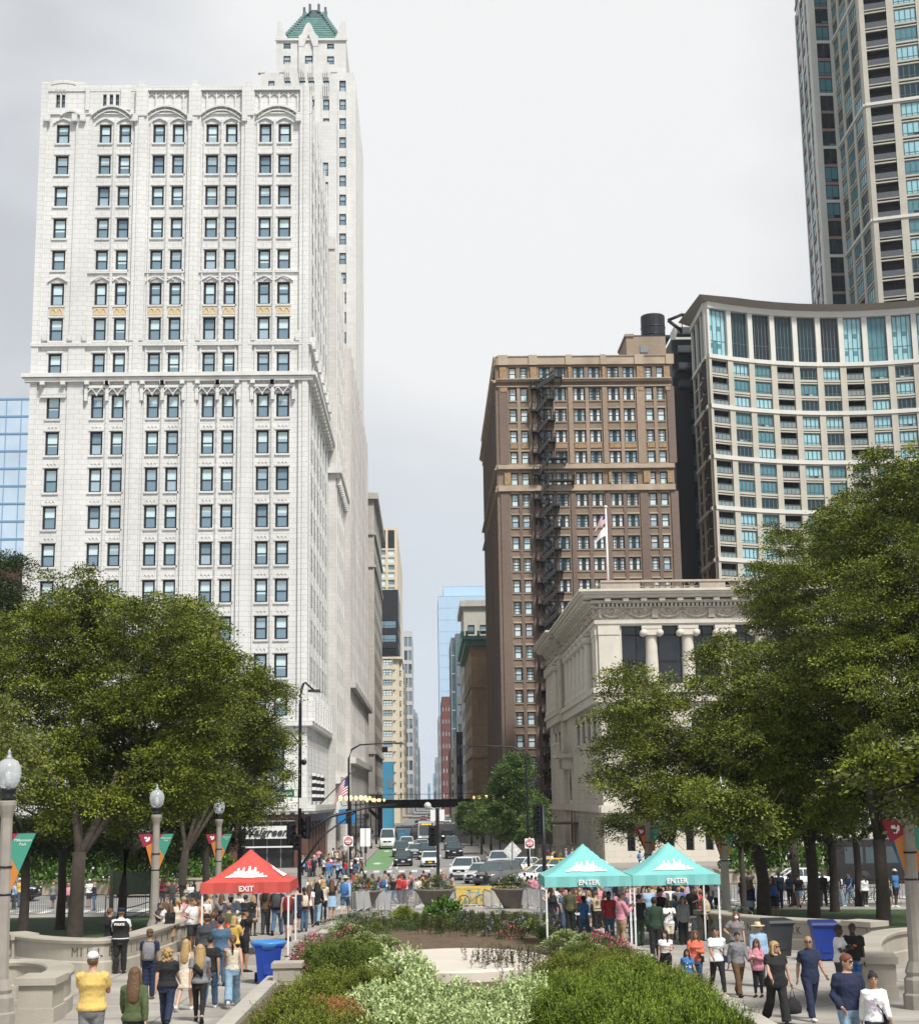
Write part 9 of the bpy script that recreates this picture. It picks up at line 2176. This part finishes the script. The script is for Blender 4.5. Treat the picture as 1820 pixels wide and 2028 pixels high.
# crowds further away
rc = random.Random(77); used_l = set()
OK_ = lambda n: '%d%s' % (n, {1: 'st', 2: 'nd', 3: 'rd'}.get(n % 10 if n % 100 not in (11, 12, 13) else 0, 'th'))
def crowd(spots, where, group, faces=(0, 360), tops=None, hm_=(1.60, 1.84)):
 for i, s_ in enumerate(sorted(spots, key=lambda q: q[0])):
  px, yb = s_[0], s_[1]; fem = rc.random() < .5; fat = rc.choice((1.0, 1.25)); pose = rc.choice(('stand', 'walkA', 'walkB', 'phone', 'stand', 'hip', 'cross', 'raise')); face = rc.choice(range(int(faces[0]), int(faces[1]), 20)) if faces[1] > faces[0] else faces[0]
  tt = rc.choice(('tee', 'tee', 'shirt', 'tank') if fem else ('tee', 'tee', 'polo', 'hoodie')); tc = s_[2] if len(s_) > 2 else rc.choice(tops or ('black', 'white', 'navy', 'grey', 'sky', 'blue', 'maroon', 'pink', 'red', 'olive', 'tan', 'cream', 'black', 'white', 'black', 'charcoal', 'denim', 'lilac'))
  bt = rc.choice(('trousers', 'leggings', 'shorts', 'skirt') if fem else ('trousers', 'trousers', 'shorts')); bc = rc.choice(('black', 'denim', 'navy', 'faded', 'khaki', 'charcoal', 'black', 'denim')); ht = rc.choice(('long', 'tail', 'bob', 'bun', 'long') if fem else ('short', 'short', 'cap', 'short')); hc = rc.choice(('black', 'brown', 'blond', 'black')) if ht != 'cap' else rc.choice(('white', 'navy', 'black', 'red'))
  ex = (('backpack', rc.choice(('black', 'red', 'blue', 'grey'))),) if rc.random() < .16 else ()
  person(px, 0, yb, face, pose, (tt, tc), (bt, bc), (ht, hc), rc.choice('llttbd'), f'person in {tc} top and {bc} {bt}, {OK_(i + 1)} from left {where}', ex, fem=fem, fat=fat, near=False, group=group, h=rc.uniform(*hm_) - (.08 if fem else 0), shoe=rc.choice(('black', 'white', 'brown')), pos=s_[3] if len(s_) > 3 else None)
J = lambda a, b: rc.uniform(a, b)
crowd([(x + J(-3, 3), J(1714, 1742)) for x in np.linspace(596, 714, 38)] + [(712, 1718, 'sky'), (708, 1730, 'white'), (650, 1748, 'blue'), (668, 1744, 'sky'), (684, 1740, 'red')], 'in the left corner crowd', 'people at the left street corner')
crowd([(x + J(-2, 2), J(1712, 1722)) for x in np.linspace(400, 590, 20)], 'below the shop sign', 'people below the shop sign')
crowd([(612, 1792, 'white'), (626, 1796, 'grey'), (637, 1790, 'cream'), (652, 1786, 'olive'), (673, 1792, 'tan'), (694, 1796, 'lilac'), (706, 1788, 'tan'), (728, 1794, 'red'), (737, 1798, 'sky'), (749, 1800, 'black'), (738, 1782, 'olive'), (762, 1786, 'white'), (770, 1782, 'sky'), (779, 1790, 'black'), (789, 1788, 'coral'), (796, 1784, 'black'), (802, 1792, 'pink'), (812, 1790, 'charcoal'), (825, 1794, 'white'), (838, 1790, 'brown'), (848, 1788, 'cream'), (862, 1786, 'black')] + [(x + J(-3, 3), J(1772, 1794)) for x in np.linspace(700, 892, 16)], 'behind the bowl planters', 'people behind the bowl planters', (120, 240))
crowd([(964, 1782, 'black'), (1046, 1786, 'white'), (1054, 1790, 'pink'), (1062, 1794, 'pink'), (1068, 1790, 'red'), (1040, 1782, 'white'), (1076, 1796, 'white')], 'right of the bowl planters', 'people right of the bowls', (100, 260))
crowd([(x + J(-4, 4), J(1822, 1850)) for x in np.linspace(1092, 1255, 24)], 'under the left teal tent', 'crowd under the left teal tent', (-40, 60))
crowd([(x + J(-4, 4), J(1826, 1852)) for x in np.linspace(1262, 1385, 19)], 'under the right teal tent', 'crowd under the right teal tent', (-40, 60))
crowd([(x + J(-4, 4), J(1796, 1822)) for x in np.linspace(1088, 1425, 24)], 'deep in the entrance queue', 'back of the entrance queue', (-50, 50))
crowd([(14, 1800, 'navy'), (27, 1802, 'sky'), (38, 1798, 'mustard'), (104, 1800, 'grey'), (134, 1803, 'pink'), (176, 1798, 'white'), (186, 1804, 'navy'), (322, 1796, 'maroon'), (333, 1798, 'black'), (340, 1800, 'charcoal'), (366, 1797, 'tan'), (377, 1799, 'white'), (384, 1796, 'black'), (505, 1796, 'white')], 'behind the left lawn barriers', 'people behind the left lawn')
crowd([(1470, 1800, 'navy'), (1486, 1798, 'charcoal'), (1490, 1812, 'blue'), (1532, 1806, 'red'), (1545, 1800, 'navy'), (1566, 1796, 'navy'), (1583, 1798, 'black'), (1632, 1796, 'black'), (1660, 1797, 'charcoal'), (1684, 1796, 'blue'), (1715, 1797, 'white'), (1757, 1798, 'mustard'), (1776, 1797, 'blue'), (1536, 1820, 'black'), (1488, 1822, 'navy')], 'behind the right lawn trees', 'people behind the right lawn')
crowd([(324, 1885, 'white'), (336, 1890, 'black'), (350, 1880, 'cream'), (362, 1872, 'pink'), (374, 1878, 'olive'), (386, 1872, 'black'), (394, 1880, 'orange'), (404, 1870, 'white'), (414, 1866, 'tan'), (425, 1862, 'grey'), (312, 1878, 'charcoal'), (380, 1888, 'white'), (438, 1860, 'black'), (345, 1866, 'maroon')], 'beside the left lettered wall', 'people beside the left lettered wall', (60, 300))
crowd([(x + J(-3, 3), J(1712, 1722)) for x in (1070, 1084, 1096, 1108, 1122, 1134)] + [(1268, 1722, 'sky'), (1280, 1720, 'navy'), (1285, 1726, 'white'), (1292, 1724, 'pink')], 'on the pavement outside the library', 'people outside the library')
crowd([(x + J(-3, 3), J(1856, 1876)) for x in (1160, 1250, 1312, 1344)], 'in front of the tents', 'people in front of the tents', (-60, 200))
crowd([(x + J(-3, 3), y + J(-6, 6)) for x, y in ((428, 1890), (440, 1915), (472, 1880), (488, 1870), (500, 1850), (470, 1860), (420, 1925), (436, 1955))], 'on the left walk', 'people on the left walk', (90, 200))
crowd([(0, 0, 'black', Vector((-8.2 - J(0, 1.6), y, .15))) for y in np.linspace(162, 262, 8)], 'up the left street pavement', 'people up the street', (0, 180))
# city air: pale even haze
w = MB(); w.box(-420, 420, -30, 2600, -1.2, 215)
hv = bpy.data.materials.new('haze'); hv.use_nodes = True; t_ = hv.node_tree; t_.nodes.clear(); vo = N(t_, 'ShaderNodeVolumePrincipled'); oo = N(t_, 'ShaderNodeOutputMaterial')
vo.inputs['Color'].default_value = (.80, .88, .97, 1); vo.inputs['Density'].default_value = .00011; t_.links.new(vo.outputs[0], oo.inputs['Volume'])
w.build('haze', hv)['kind'] = 'stuff'
print('persons', len([o for o in bpy.data.objects if o.name.startswith('person')]), 'leaves', sum(len(o.data.polygons) for o in bpy.data.objects if o.name.startswith('crown')))
